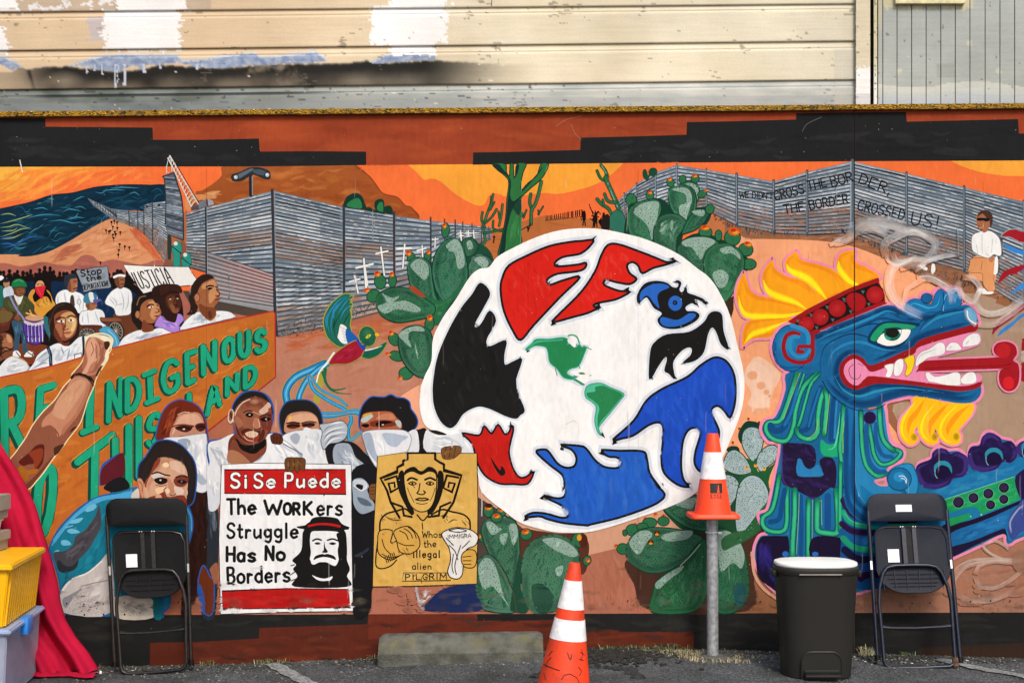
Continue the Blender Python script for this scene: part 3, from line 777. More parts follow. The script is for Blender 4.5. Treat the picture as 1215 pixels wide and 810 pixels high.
# right side: brown verge, peach plain, taupe plain
f('#9A6647', '866 262 884 268 920 272 1010 272 1060 285 1140 310 1240 345 1740 420 1740 740 860 740 860 262', 0)
brush([(885, 268), (1010, 272), (1075, 296), (1150, 325), (1215, 350), (1215, 372), (1120, 350), (1040, 312), (960, 284), (885, 280)], 120, ['#A87455', '#8B5A40', '#B88768', '#7E5440'], 22, 2, .15, .3, .7)
gP = f('#F4A77A', '866 290 885 284 930 284 975 286 1010 292 1045 305 1080 322 1110 340 1128 356 1100 420 1040 470 1080 540 1040 560 900 640 868 620 850 560', 1)
brush(gP, 120, ['#F3A070', '#F8B892', '#EF9A6C', '#F6AF84'], 26, 4, .2, .5, .45)
gT = f('#AD917A', '1128 352 1150 348 1180 354 1240 372 1740 440 1740 700 1060 740 1050 600 1070 520 1060 480 1110 470 1120 400', 1)
brush(gT, 160, ['#B39880', '#A68870', '#B89E8A', '#A0826C', '#A98C74'], 34, 5, 0, .5, .5)
f('#A97258', '1000 740 1000 690 1120 660 1160 640 1215 630 1300 625 1740 640 1740 740', 0, al=.9)
gD = [(1128, 668), (1215, 640), (1290, 640), (1290, 724), (1128, 724)]
brush(gD, 80, ['#A06A55', '#8D5B49', '#B07C66', '#9A7262'], 30, 4, 0, .5, .6)
brush([(1000, 700), (1215, 700), (1215, 727), (1000, 727)], 40, ['#5C3A2E', '#7A4C3A'], 7, 1.1, 1.5, .1, .5)
# pinkish smudges left of the serpent
K.o(860, 440)
f('#F0C4A8', '180 -70 230 -100 300 -60 380 20 360 90 330 140 300 260 230 250 190 280 160 220 180 150 130 40')
f('#F3CBB2', '150 -20 200 -60 260 -40 330 40 310 160 290 240 200 250 180 180 200 90')
for x, y, r in ((190, 30, 34), (250, 100, 30), (285, 145, 20), (308, 172, 12), (318, 198, 8), (160, 260, 26), (230, 280, 30), (280, 270, 20)): c('#E8A880', x, y, r, r * .9)

# ------------------------------------------------------------------ river and hill paths at the left
part('painted_river', 'painted dark blue winding river with pale wave lines under the orange sky at the left')
K.o(0, 180)
rv = f('#0D2E42', '-2600 500 -1000 420 -200 415 0 392 200 348 350 299 500 282 640 246 760 232 850 227 1000 228 1160 240 1157 420 880 402 740 470 600 540 480 612 350 680 230 714 130 718 0 705 -1200 760 -2600 820')
rvp = [(x, y) for x, y in rv if x > -20]
vis = [(0, 250), (34, 241), (60, 232), (86, 229), (110, 224), (150, 220), (195, 222), (194, 250), (150, 252), (128, 262), (104, 274), (84, 286), (60, 298), (40, 303), (0, 301)]
brush(vis, 170, ['#0B2636', '#123C52', '#174C64', '#0A1E2E', '#0F3448'], 24, 2.2, -.2, .3, .6)
brush(vis, 60, ['#2F7F9C', '#4B9DB5', '#256C8A'], 14, .8, -.2, .5, .8, .35)
for t in ('0 435 60 425 110 440', '0 495 100 470 200 440 230 430', '0 520 60 515 120 500 210 530', '0 585 80 560 150 530 210 525', '20 600 90 590 160 560', '10 545 90 540 120 520'):
    l('#8AA06A', 1.3, t, tp='b'); 
for t in ('180 460 250 440 330 430 420 440', '330 480 420 470 500 490 560 480', '460 465 520 450 580 455', '500 340 560 310 580 312', '430 415 470 395 520 400 560 410', '700 270 780 260 860 265', '760 250 850 245 960 250', '230 395 290 385 330 400'):
    l('#3E93B0', 1.1, t, tp='b')
for t in ('0 635 60 630 120 650', '20 660 100 640 200 590 300 580', '0 600 90 580'):
    l('#3461A8', 1.8, t, tp='b', al=.8)
l('#0A1E2C', .8, '0 392 200 348 350 299 500 282 640 246 760 232 850 227 1000 228 1150 240')
part('painted_dunes', 'painted sandy slope with rows of tiny dark migrants walking beside the fence')
sd_ = f('#D8956A', '-2600 790 -1200 745 0 705 130 718 230 714 350 680 480 612 600 540 700 485 760 465 840 480 900 510 950 550 1000 590 1060 640 1110 700 1160 780 1200 900 700 1000 -2600 1100')
brush(K.P('300 720 480 620 700 500 760 480 850 500 1000 620 1060 720 900 750 700 740 560 700 480 770'), 90, ['#E0A072', '#CF8658', '#E8AE80', '#C57A50', '#D98F60'], 22, 2.4, -.3, .4, .7)
brush(K.P('330 700 560 620 600 640 480 720 440 780 330 760'), 16, ['#A9553C', '#B4644A'], 22, 2.2, -.35, .2, .7)
brush(K.P('860 490 980 560 1100 690 1140 790 1060 790 1040 700 940 600'), 40, ['#C8603C', '#BC5A3C', '#D0744A'], 18, 3, .8, .2, .7)
f('#AB6558', '-2600 850 -600 800 -100 790 0 765 60 768 130 786 200 778 260 760 310 756 360 768 430 784 480 785 520 750 560 715 600 708 640 718 670 745 700 756 740 745 780 740 850 752 960 775 1157 790 1250 1400 -600 1400')
brush(K.P('0 780 260 775 600 730 700 770 1100 800 1100 900 0 900'), 50, ['#A05A50', '#B8705E', '#9A5448'], 26, 3, 0, .2, .6)
for x, y in ((765, 488), (785, 480), (803, 490), (775, 520), (806, 528), (728, 545), (748, 552), (757, 548), (788, 555), (775, 575), (795, 570), (826, 558), (780, 598), (822, 640), (857, 655), (888, 662), (816, 680), (812, 712), (690, 765)):
    c('#171110', x, y - 6, 9, 7, n=8); l('#171110', 1.2, [(x, y - 2), (x + U(-3, 3), y + 20)], 0, tp=(1, .4))

# ------------------------------------------------------------------ border bands
part('painted_border_band', 'flat rust red band with black stepped shapes along the top edge of the mural')
K.px()
ba = f('#9E4429', [(-520, 150), (-520, 202), (0, 197), (430, 196), (800, 193), (1215, 190), (1740, 186), (1740, 122), (1215, 128), (0, 138.5), (-520, 142)], 0, raw=True)
brush([(-10, 142), (430, 138), (810, 134), (1220, 130), (1220, 160), (700, 188), (440, 192), (310, 176), (-10, 150)], 170, ['#A84B2C', '#95402A', '#B0522F', '#8E3A24', '#A34628'], 60, 7, 0, .12, .35)
g('#C45A32', .5, 330, 155, 60, 22); g('#BD5532', .45, 430, 178, 50, 24)
BK = '#232426'
f(BK, '-520 148 0 140.5 54 140.5 54 150.5 121 151 181 151.5 181.5 166 240 166 307 164.5 308.5 180 362 179.5 434.5 180 434.5 196 320 197.5 0 198 -520 202', 0)
f(BK, '561.5 181 600 180.5 688.5 178 689 163.5 750 162 814.5 160 815 145 870 144 944.5 142 944.8 134.5 1010 133.5 1075 133 1076 144.5 1140 143 1208 141.5 1209 158.5 1400 156 1740 152 1740 187 1215 190.5 1000 191.5 740 193.5 561 195.5', 0)
brush([(0, 160), (300, 184), (430, 186), (430, 192), (0, 192)], 40, ['#2A2B2D', '#1E1F20', '#303133'], 40, 5, 0, .1, .5)
brush([(700, 168), (1210, 150), (1210, 186), (700, 190)], 60, ['#2A2B2E', '#1D1E20', '#34363A'], 40, 5, 0, .15, .4)
l('#F0EDE6', 1.1, '23.5 190 26.5 204', 0)
for k in range(60): 
    x = U(0, 1215); y = U(142, 192); c(random.choice(['#8F8F8C', '#D8D4CC', '#C06A4A']), x, y, U(.2, .5), n=5)
for t in ('952 156 958 147 975 139', '660 150 672 142 690 138', '678 148 682 158 690 166'): l('#A9A39B', .35, t, 1, al=.7)
# ------------------------------------------------------------------ corrugated border fence
def corr(tl, tr, br, bl, n, lo='#8F7B70', post=None, dirty=0., mid=None):
    n = int(n * 1.3)
    tl, tr, br, bl = [(q[0], q[1]) for q in (tl, tr, br, bl)]
    f('#66727E', [tl, tr, br, bl], 0, raw=True); L0 = K.base([tl, tr, br, bl])
    for i in range(n):
        for part_i in range(3):
            u0, u1 = part_i / 3, (part_i + 1) / 3
            t0, t1 = i / n, (i + 1) / n
            def pt(u, t): return (tl[0] * (1 - u) * (1 - t) + tr[0] * u * (1 - t) + br[0] * u * t + bl[0] * (1 - u) * t, tl[1] * (1 - u) * (1 - t) + tr[1] * u * (1 - t) + br[1] * u * t + bl[1] * (1 - u) * t)
            k = R()
            if t0 > .62: col = random.choice(['#8E8C90', '#9E9CA0', lo, '#7E7C80', '#A08A7E', '#888A92'])
            elif t0 > .33: col = random.choice(['#B3BEC9', '#C6D0D9', '#98A6B4', '#8492A2', '#A9B6C2'])
            else: col = random.choice(['#A2B0BE', '#8797A6', '#738494', '#97A6B4', '#7B8B9A'])
            K.force = L0 + 1
            f(col, [pt(u0, t0 + .12 / n), pt(u1, t0 + .12 / n), pt(u1, t1 - .3 / n), pt(u0, t1 - .3 / n)], 0, raw=True)
        W_ = math.hypot(tr[0] - tl[0], tr[1] - tl[1]); H_ = (bl[1] - tl[1] + br[1] - tr[1]) / 2
        K.force = L0 + 2
        l(random.choice(['#3A424C', '#4B545E', '#2A3038', '#55504E']), min(1.5, .32 * H_ / n), [pt(U(0, .03), (i + .86) / n), pt(.33, (i + .86 + U(-.06, .06)) / n), pt(.66, (i + .86 + U(-.06, .06)) / n), pt(U(.95, 1), (i + .86) / n)], 0, raw=True, jit=.5)
        for q in range(int(W_ / 9)):
            u = U(0, .9); t = (i + U(.25, .6)) / n; K.force = L0 + 3 + q % 3
            l(random.choice(['#EEF3F6', '#DDE5EA', '#E8E2DC', '#5E6873']) if t < .66 else random.choice(['#C8BDB6', '#6A615E', '#B07C62', '#8A8D94', '#D8D3CE']), .55, [pt(u, t), pt(min(1, u + U(.04, .12)), t)], 0, raw=True, al=.85)
    K.force = 0
    for q in range(int(dirty * 40)):
        u, t = R(), U(.55, 1); a = pt(u, t); g('#B5663E', .35, a[0], a[1], U(3, 8), U(1.5, 3))
def T(ox, oy, *a): return [(x / 5.785 + ox, y / 5.785 + oy) for x, y in a]
part('painted_border_fence', 'painted grey corrugated border fence zigzagging away at the left of the globe')
f('#6D7884', T(0, 180, (600, 318), (760, 390), (880, 405), (885, 506), (770, 462), (640, 370)), 0, raw=True)
for k in range(12): l(random.choice(['#C5CED6', '#3E4650']), .7, T(0, 180, (640 + k * 10, 345 + k * 5), (700 + k * 14, 400 + k * 7)), 0, raw=True)
for k in range(9): l('#2A2F38', .7, T(0, 180, (650 + k * 18, 340 + k * 9), (655 + k * 18, 372 + k * 11)), 0, raw=True)
corr(*T(0, 180, (805, 403), (885, 408), (888, 506), (805, 478)), 7)
corr(*T(0, 180, (885, 408), (945, 410), (948, 532), (888, 506)), 8)
corr(*T(0, 180, (945, 410), (985, 410), (990, 566), (948, 532)), 9)
corr(*T(0, 180, (985, 368), (1045, 350), (1048, 636), (990, 566)), 15)
corr(*T(0, 180, (1045, 352), (1150, 338), (1157, 790), (1048, 636)), 19, dirty=.3)
for x, a, b in ((885, 405, 508), (945, 408, 535), (987, 366, 570), (1046, 348, 638)): l('#39424C', 1.3, T(0, 180, (x, a), (x + 2, b)), 0, raw=True)
c('#22262C', 175.5, 246, 1.1, n=8) if False else None
K.o(0, 180); c('#22262C', 1010, 378, 7, n=8); c('#22262C', 1092, 365, 8, n=8)
K.o(180, 180)
f('#B36A44', '215 420 245 400 240 600 280 900 100 900 100 700 110 560 215 600', 0)
f('#4A4240', '75 790 100 730 110 580 130 575 140 760 210 600 235 640 240 900 60 900', 0, al=.55)
t1 = K.P('80 165 155 145 180 230 200 290 212 370 218 480 218 606 105 548 90 500 100 380 92 240')
f('#4F5A68', t1, 0, raw=True)
for k in range(30):
    y = 175 + k * 13.5; xa = 90 + (k * .6); xb = 165 + min(50, k * 3.2)
    l(random.choice(['#8592A0', '#6C7886', '#A2AEBA', '#3A4350', '#5B6673']), 1.5, K.P([(xa, y), (xb, y + 6 + k * 1.2)]), 0, raw=True, jit=.4)
brush(t1, 50, ['#97A3AF', '#39424E', '#77838F'], 9, 1.1, .12, .2, .8)
l('#2E353E', 1.6, '155 145 180 230 200 290 212 370 218 480 218 606', 1); l('#2E353E', 1.2, '82 165 92 240 98 380 92 500', 1); l('#2E353E', 1.4, '75 172 160 140', 0)
corr(*K.P('240 424 372 380 378 830 240 790'), 15)
corr(*K.P('375 382 828 270 836 640 380 690'), 11)
corr(*K.P('380 690 836 640 842 1092 378 1010'), 11, lo='#B59482', dirty=.5)
f('#77828E', '372 690 400 690 840 850 840 1100 372 1010', 0, al=.45)
for k in range(11): l('#3C4148', 1.1, K.P([(382, 690 + k * 30), (835, 840 + k * 22)]), 0, raw=True, jit=.4, al=.85); l('#B9BEC3', 1.0, K.P([(384, 703 + k * 30), (833, 851 + k * 22)]), 0, raw=True, jit=.5, al=.7)
l('#2C333B', 2.2, '372 372 378 1010', 0); l('#9AA5AF', .6, '379 380 384 1000', 0)
A = T(180, 180, (838, 268), (1310, 380), (1316, 1180), (862, 1258))
corr(A[0], A[1], (407.5, 318), (326.5, 306), 15)
corr((326.5, 306), (407.5, 318), (408, 384), (329, 400), 13, lo='#AD9486', dirty=.6)
for k in range(15): l(random.choice(['#3B3F45', '#55585C', '#5D4F48']), 1.0, [(330, 398 - k * 5.4), (407, 372 - k * 4.6)], 0, raw=True, jit=.5, al=.8)
l('#2F373F', 3.2, '827 262 838 700 845 1090 860 1260', 0); l('#8795A2', .7, '842 270 850 700', 0)
K.px()
corr((409, 246), (466, 255), (468, 310), (410, 306), 11)
corr((410, 306), (468, 310), (469, 366), (409, 382), 9, lo='#B59E92', dirty=.4)
corr((469, 256), (511, 262), (511, 350), (470, 366), 14, dirty=.2)
corr((512, 262), (540, 265), (540, 310), (512, 345), 10)
corr((540, 264.5), (583, 270), (583, 284), (540, 300), 7)
for x, a, b, w_ in ((408, 243, 384, 3), (467.5, 252, 368, 2.8), (511, 258, 350, 2), (527.5, 260, 300, 1.6), (540, 261, 295, 1.6), (549, 263, 292, 1.3), (560, 265, 290, 1.2), (571, 267, 288, 1.1), (580, 269, 284, 1)): l('#353C44', w_, [(x, a), (x + .5, b)], 0)
# scrubby dark foot of the fence
for poly in ([(330, 398), (345, 382), (408, 366), (446, 356), (450, 366), (410, 386), (372, 396), (335, 402)],):
    brush(poly, 260, ['#2A2A2C', '#45403E', '#6A625E', '#8A8480', '#1E1E20'], 3.5, 1.1, -.8, .9, .9, hard=True)
# cacti peeking over the fence
K.o(360, 180)
for t, t2 in (('285 380 290 320 330 290 370 285 405 310 420 350 425 395', '300 375 320 340 380 320 400 390'), ('495 400 488 350 510 328 540 325 555 350 550 420', '505 395 520 350 545 350 545 415'), ('555 415 555 380 590 370 610 390 610 430', '')):
    f('#12372E', t); 
    if t2: f('#2E7A4A', t2)
f('#12372E', '420 395 450 380 490 400 560 420 560 430 420 400')
# floodlight
part('painted_floodlight', 'painted dark floodlight pole above the left fence')
K.o(180, 180)
l('#23282E', 4.4, '680 160 682 300', 0); l('#8A949E', 1.1, '690 170 692 298', 0)
f('#2B3138', '548 160 600 142 670 110 740 108 800 128 815 150 812 185 780 188 700 158 680 162 620 200 556 200', 1); f('#5E6A76', '570 165 610 148 675 118 700 122 660 150 600 185 565 190'); f('#4A5560', '700 125 750 125 795 145 790 165 740 160 700 145')
for x, y in ((578, 176), (794, 160)): c('#14181C', x, y, 20, n=14); c('#B8C4CE', x, y, 14, n=12); c('#F0F4F6', x - 4, y - 4, 6, n=8)
# crane
part('painted_crane', 'painted white lattice crane lifting a fence section')
l('#D8D2C8', 1.5, '125 28 200 160 320 360', 0); l('#D8D2C8', 1.5, '112 44 175 170 275 385', 0)
for k in range(14):
    t = k / 14; a = (125 + 195 * t, 28 + 332 * t); b = (112 + 163 * min(1, t + .04), 44 + 341 * min(1, t + .04)); l('#E8E4DC', .8, [a, b], 0); l('#201C1A', .6, [(a[0] - 8, a[1] + 12), (b[0] + 10, b[1] + 5)], 0)
l('#15181B', .7, '132 25 330 360', 0)
for t in ('122 30 106 90 100 150', '125 30 136 80 138 135', '100 100 104 140 118 150'): l('#C9CED2', .8, t, 1)
f('#47525E', '270 380 320 365 325 395 272 402', 0); f('#6E7C8A', '325 350 378 325 382 375 325 390', 0); f('#9FAAB4', '385 325 420 335 428 362 390 372', 0); l('#22282E', .8, '378 322 382 372', 0)
# two green workers
part('painted_worker', 'two small painted border guards in green uniforms by the fence')
for dx, dy in ((0, 0), (65, 78)):
    f('#2B9384', K.P([(x + dx, y + dy) for x, y in ((150, 640), (165, 615), (195, 620), (205, 650), (208, 690), (196, 700), (194, 795), (175, 800), (150, 795), (146, 700), (136, 670))]), 1, raw=True, ol='#11554C', w=.6)
    c('#DDE5E4', 165 + dx, 630 + dy, 14, n=10); l('#0C2E2A', 1.1, K.P([(140 + dx, 650 + dy), (205 + dx, 700 + dy)]), 0, raw=True)
f('#2B3B38', '108 580 130 575 138 640 130 740 112 740'); l('#1C2624', 1.6, '175 795 178 808', 0); l('#0C2E2A', 1, '230 860 240 900', 0)

# right border fence
part('painted_border_fence', 'painted grey corrugated border fence with graffiti along the right of the mural')
K.px()
posts = [(733, 238, 262), (740.6, 229, 262), (755, 217, 262), (778, 203, 262), (803, 194.5, 255), (838, 200, 250), (874, 206, 268), (918, 214, 277), (957.5, 202.5, 279), (1011, 190, 277), (1075.5, 204.5, 303), (1144, 221, 322), (1215, 238, 366), (1400, 285, 420)]
for a, b in zip(posts, posts[1:]):
    n = max(6, int((a[2] - a[1] + b[2] - b[1]) / 2 / 5.2))
    corr((a[0], a[1] + 1.5), (b[0], b[1] + 1.5), (b[0], b[2]), (a[0], a[2]), n, dirty=.4 if a[0] > 860 else .1)
for x, a, b in posts: l('#46525E', 3.2 if x > 870 else 2, [(x, a), (x + .4, b)], 0); l('#8E9BA7', .8, [(x - .4, a + 1), (x, b - 4)], 0)
l('#5A6874', 5, '1011.5 191 1011 276', 0); l('#9DB0C0', 1.2, '1009.5 192 1009.5 270', 0)
for poly in ([(845, 250), (870, 260), (876, 266), (918, 272), (958, 274), (1008, 269), (1012, 278), (958, 280), (918, 282), (880, 280), (846, 262)], [(1014, 278), (1075, 298), (1075, 307), (1014, 286)], [(1080, 312), (1140, 322), (1180, 345), (1215, 362), (1215, 368), (1170, 350), (1080, 325)]):
    brush(poly, 110, ['#1E2E3A', '#2E4552', '#4A5A60', '#3A2E28', '#5E6E72'], 5, 1, -1.3, .5, .9, hard=True)
part('graffiti_lettering', 'black graffiti words on the painted fence', )
def gt(*a, **k): text(*a, **k)
GB = '#17181C'
text("WE DIDN'T", 877, 234.5, 917, 236.5, 7.5, 1.2, GB, gap=.12)
text('CROSS', 920, 238, 955, 229, 11, 1.6, GB, gap=.2); text('THE', 959, 226, 982, 221, 11, 1.6, GB, gap=.2); text('BORDER', 987, 222, 1013, 214, 12, 1.6, GB, gap=.2) if False else None
text('BOR', 987, 222, 1013, 215, 12, 1.65, GB, gap=.2); text('DER,', 1018, 217, 1056, 231, 12, 1.65, GB, gap=.22)
text('THE', 931, 254, 955, 250, 11, 1.6, GB, gap=.2); text('BORDER', 961, 249, 1007, 241, 11, 1.6, GB, gap=.2)
text('CROSSED', 1017, 249, 1072, 261, 12, 1.6, GB, gap=.2); text('US!', 1080, 266, 1113, 272, 15, 1.6, GB, gap=.3)

# migrants on the horizon
part('painted_marchers', 'row of tiny dark painted figures walking along the horizon above the globe')
K.o(540, 180)
for k in range(18):
    x = 622 + k * 14.5 + U(-3, 3); s_ = .7 + k * .03
    y = 462 - k * 1.6
    c('#2A150E', x, y - 28 * s_, 4.5 * s_, n=7); l('#2A150E', 1.3 * s_, [(x, y - 22 * s_), (x, y)], 0); l('#2A150E', .7, [(x, y), (x - 5, y + 14)], 0); l('#2A150E', .7, [(x, y), (x + 5, y + 14)], 0)
for x, y, s_ in ((885, 470, 2), (965, 480, 1.9), (1020, 480, 1.6)):
    c('#150D0B', x, y - 55, 9 * s_ * .6, n=9); l('#150D0B', 3.2 * s_ * .7, [(x, y - 44), (x, y - 8)], 0); l('#150D0B', 1.5, [(x - 3, y - 8), (x - 8, y + 35)], 0); l('#150D0B', 1.5, [(x + 3, y - 8), (x + 9, y + 38)], 0); l('#150D0B', 1.1, [(x, y - 36), (x - 22, y - 20), (x - 18, y)], 0)
f('#150D0B', '985 470 1040 455 1060 480 1058 530 1010 520 990 495'); l('#150D0B', 1, '920 360 935 400 960 430', 1); l('#150D0B', 1, '1000 430 980 410 960 430', 0)
c('#1A0F0C', 500, 522, 8, n=8); l('#1A0F0C', 1.4, '500 525 500 548', 0); c('#1A0F0C', 268, 585, 9, n=8); l('#1A0F0C', 1.6, '268 590 264 625', 0)
# white crosses on the fence
part('painted_crosses', 'white memorial crosses painted on the left fence')
CW = '#F2F2EF'
K.o(360, 180)
for a, b, c_, d_, w_ in (('415 735 432 950', '362 798 478 770', 0, 0, 2.3), ('532 655 556 850', '498 700 580 682', 0, 0, 1.9), ('696 635 682 800', '650 665 738 662', 0, 0, 1.9), ('815 645 820 770', '780 680 842 662', 0, 0, 1.6), ('905 590 903 660', '885 605 925 600', 0, 0, 1.4), ('1083 560 1085 610', '1068 578 1098 576', 0, 0, 1.2), ('1122 545 1124 590', '1108 560 1138 558', 0, 0, 1.1)):
    l('#2C3138', w_ + 1, a, 0); l(CW, w_, a, 0); l(CW, w_, b, 0)
K.o(360, 310)
for a, b in (('350 98 376 218', '315 140 388 122'), ('470 60 445 165', '428 100 440 102')):
    pass
l('#2C3138', 2.8, '350 98 376 218', 0); l(CW, 1.9, '350 98 376 218', 0); l(CW, 1.8, '316 140 388 122', 0); l(CW, 1.9, '415 -10 440 165', 0); l(CW, 1.4, '890 -30 890 30', 0) if False else None
K.o(540, 180); 
for x in (35, 90, 125): l(CW, 1.1, [(x, 540), (x + 6, 600)], 0); l(CW, .9, [(x - 18, 560), (x + 20, 556)], 0)

part('painted_border_band', 'black and dark rust band painted along the boards at the foot of the mural')
f('#242424', [(-520, 731), (1740, 724.5), (1740, 830), (-520, 830)], 0, raw=True)
f('#70301F', [(365, 729), (436, 729), (436, 738.5), (566, 738), (566, 728), (1500, 726), (1500, 727), (566, 729), (566, 738), (700, 735), (700, 800), (365, 800)], 0, raw=True) if False else None
f('#5E2A1E', [(178, 762), (237, 761), (307, 757), (308, 744.5), (365, 742.5), (436, 740), (437, 728.8), (566, 728), (566, 735.5), (605, 736), (665, 734.5), (665, 748), (690, 749.5), (823, 749), (824, 790), (600, 800), (178, 808)], 0, raw=True)
f('#6E3022', [(437, 729), (566, 728), (566, 736), (640, 736), (640, 752), (455, 756), (437, 758)], 0, raw=True)
brush([(185, 764), (300, 760), (310, 748), (436, 742), (440, 732), (565, 732), (660, 740), (820, 752), (820, 775), (185, 785)], 130, ['#4E261C', '#6C3222', '#42261E', '#5E2C20', '#74341F'], 34, 4, 0, .1, .45)
brush([(0, 734), (1215, 730), (1215, 780), (830, 776), (690, 745), (430, 736), (300, 745), (200, 758), (0, 785)], 130, ['#1C1D1E', '#2C2E2E', '#1F2220', '#33332E'], 44, 5, 0, .12, .45)
for x, y in ((275, 752), (290, 745), (240, 755), (350, 738)): g('#4A4F60', .35, x, y, 9, 14)
f('#3E2A20', [(1090, 768), (1215, 762), (1215, 790), (1090, 785)], 0, raw=True, al=.5)
for k in range(150):
    x = U(0, 1215); y = U(732, 782); c(random.choice(['#8F8F8C', '#6A6A62', '#C9C4BA', '#4A4E3A']), x, y, U(.2, .7), n=5)
for k in range(60): g(random.choice(['#5A5348', '#4A4A3A', '#6E6656']), .3, U(-10, 1225), U(768, 788), U(10, 30), U(3, 8))
# ------------------------------------------------------------------ cacti
def pad(t, base='#3A6C52', light='#9DB8AC', dark='#123B2C', blot=None, raw=False, nb=60, sp=4.2, ang=-1.2):
    p = f(base, t, raw=raw, ol=dark, w=1.3)
    cx = sum(q[0] for q in p) / len(p); cy = sum(q[1] for q in p) / len(p)
    sm = [(cx + (q[0] - cx) * .86, cy + (q[1] - cy) * .86) for q in p]
    A = (max(q[0] for q in p) - min(q[0] for q in p)) * (max(q[1] for q in p) - min(q[1] for q in p))
    n = int(nb * min(1.8, A / 1100) + 5)
    ls = min(9, math.sqrt(A) / 4)
    brush(sm, n, [base, '#347050', '#3B7A57', '#235A44', '#48705E'], ls * 1.3, ls * .24, ang, .6, .8)
    rim(dark, min(11, math.sqrt(A) * .28), p, .5, raw=True)
    if blot:
        for b in ([blot] if isinstance(blot, str) else blot):
            q = f(light, b, al=.8)
            brush(q, 14, ['#B2CCC0', '#7FA898', '#6A9A86', '#A0C2B2'], ls * .8, ls * .16, ang, .7, .9)
    else:
        up = [q for q in sm]; brush([(cx + (q[0] - cx) * .75, cy - 2 + (q[1] - cy) * .7) for q in sm], n // 3, [light, '#6E9C86', '#5A8C72'], ls, ls * .22, ang, .6, .75)
    dots(sm, '#0D1F18', sp)
    return p
def bud(x, y, rx, ry, rot=0, tip=None, ts=1.):
    c('#2E7049', x, y, rx, ry, ol='#123B2C', w=1.1, rot=rot, n=16)
    X, Y = x / K.s + K.ox, y / K.s + K.oy
    for k in range(4): a = X + U(-1, 1) * rx / K.s * .5, Y + U(-1, 1) * ry / K.s * .5; c('#0D1F18', (a[0] - K.ox) * K.s, (a[1] - K.oy) * K.s, .45 * K.s, n=5)
    if tip:
        c('#D85A20', tip[0], tip[1], rx * .45 * ts, ry * .32 * ts, rot=rot, n=9); c('#E8A02A', tip[0] + rx * .15, tip[1] + ry * .12, rx * .25 * ts, ry * .14 * ts, n=7); c('#B8301C', tip[0] - rx * .1, tip[1] - ry * .15, rx * .2 * ts, ry * .14 * ts, n=7)

part('painted_saguaro', 'tall painted green saguaro cacti rising above the globe against the yellow sky')
K.o(540, 180)
def sag(t, w1, hl=True):
    l('#123426', w1 + 1.1, t); l('#2C6B42', w1 - .4, t)
    if hl: l('#5B9A6A', w1 * .18, [(x + w1 * 1.4, y) for x, y in [(float(a), float(b)) for a, b in zip(t.split()[::2], t.split()[1::2])]], al=.7)
sag('250 310 245 360 215 440 195 520 205 620 160 640', 2.4); sag('262 290 250 350 230 400', 1.8); sag('270 345 240 400', 1.6, False); sag('188 415 182 470 205 520', 2.2, False); sag('285 395 250 450 205 490', 2.2, False)
sag('325 362 318 430 302 510', 2.2); sag('298 410 305 460', 1.7, False); sag('262 475 265 530 330 545', 2.0, False); sag('200 560 340 530', 2.2, False)
sag('520 290 512 350 530 400', 3.2, False); sag('592 205 570 300 545 370 525 400 520 500', 3.4); sag('605 375 570 430', 1.4, False); sag('490 400 470 450', 1.6, False); sag('570 400 575 435', 1, False); sag('460 420 470 455', 1.5, False)
l('#1A241C', 1.2, '520 500 450 540', 0); l('#1A241C', 1.2, '520 490 500 550', 0)
m_ = f('#2F7340', '258 84 345 84 352 140 372 165 378 84 398 84 402 130 404 182 412 170 426 84 488 84 468 140 455 200 455 262 500 215 560 165 590 84 640 84 628 130 585 195 520 250 468 300 452 330 455 450 452 560 446 640 300 725 318 600 345 460 356 320 368 210 340 165 290 125', ol='#122E22', w=1.1)
f('#14342E', '262 90 300 130 350 165 372 205 362 330 348 470 322 600 302 715 340 690 352 560 368 480 392 400 440 330 455 300 400 340 378 300 384 215 370 170 320 110 300 86')
f('#14342E', '456 262 520 200 580 130 596 100 590 130 540 190 460 275'); f('#14342E', '440 90 428 150 408 182 420 100'); f('#1B4434', '400 380 440 330 452 360 440 440 410 410')
brush(K.P('400 420 445 400 440 620 360 670 380 520'), 30, ['#3A8A4A', '#2A6A3C', '#418F52'], 16, 1.6, -1.5, .2, .7)
for t in ('455 200 455 270', '460 310 456 440', '455 450 450 630', '634 96 620 140'): l('#8FC49A', .5, t, 0, al=.7)
K.o(700, 180)
sag('75 92 110 140 112 190', 3.2, False); sag('48 130 75 185 112 200', 2.6, False); sag('108 175 118 210 150 280 185 360 215 440 235 540', 5, False)
l('#7FB0A8', 1, '122 215 155 300 190 380'); l('#7FB0A8', .8, '80 95 112 150')
sag('100 290 125 340 180 350', 3.2, False); sag('48 325 85 365 130 395 165 470', 3.4, False); sag('88 330 95 365', 2.2, False)
f('#2E6F5C', '140 440 180 400 230 430 270 570 200 570 130 520 130 470', ol='#143A2E', w=.8)
f('#221A18', '80 530 80 470 110 430 135 445 130 540')
for t in ('0 380 20 430 30 520', '60 410 30 460 20 520', '35 405 45 440', '10 440 60 450', '0 460 50 490'): l('#171210', 1.2, t)

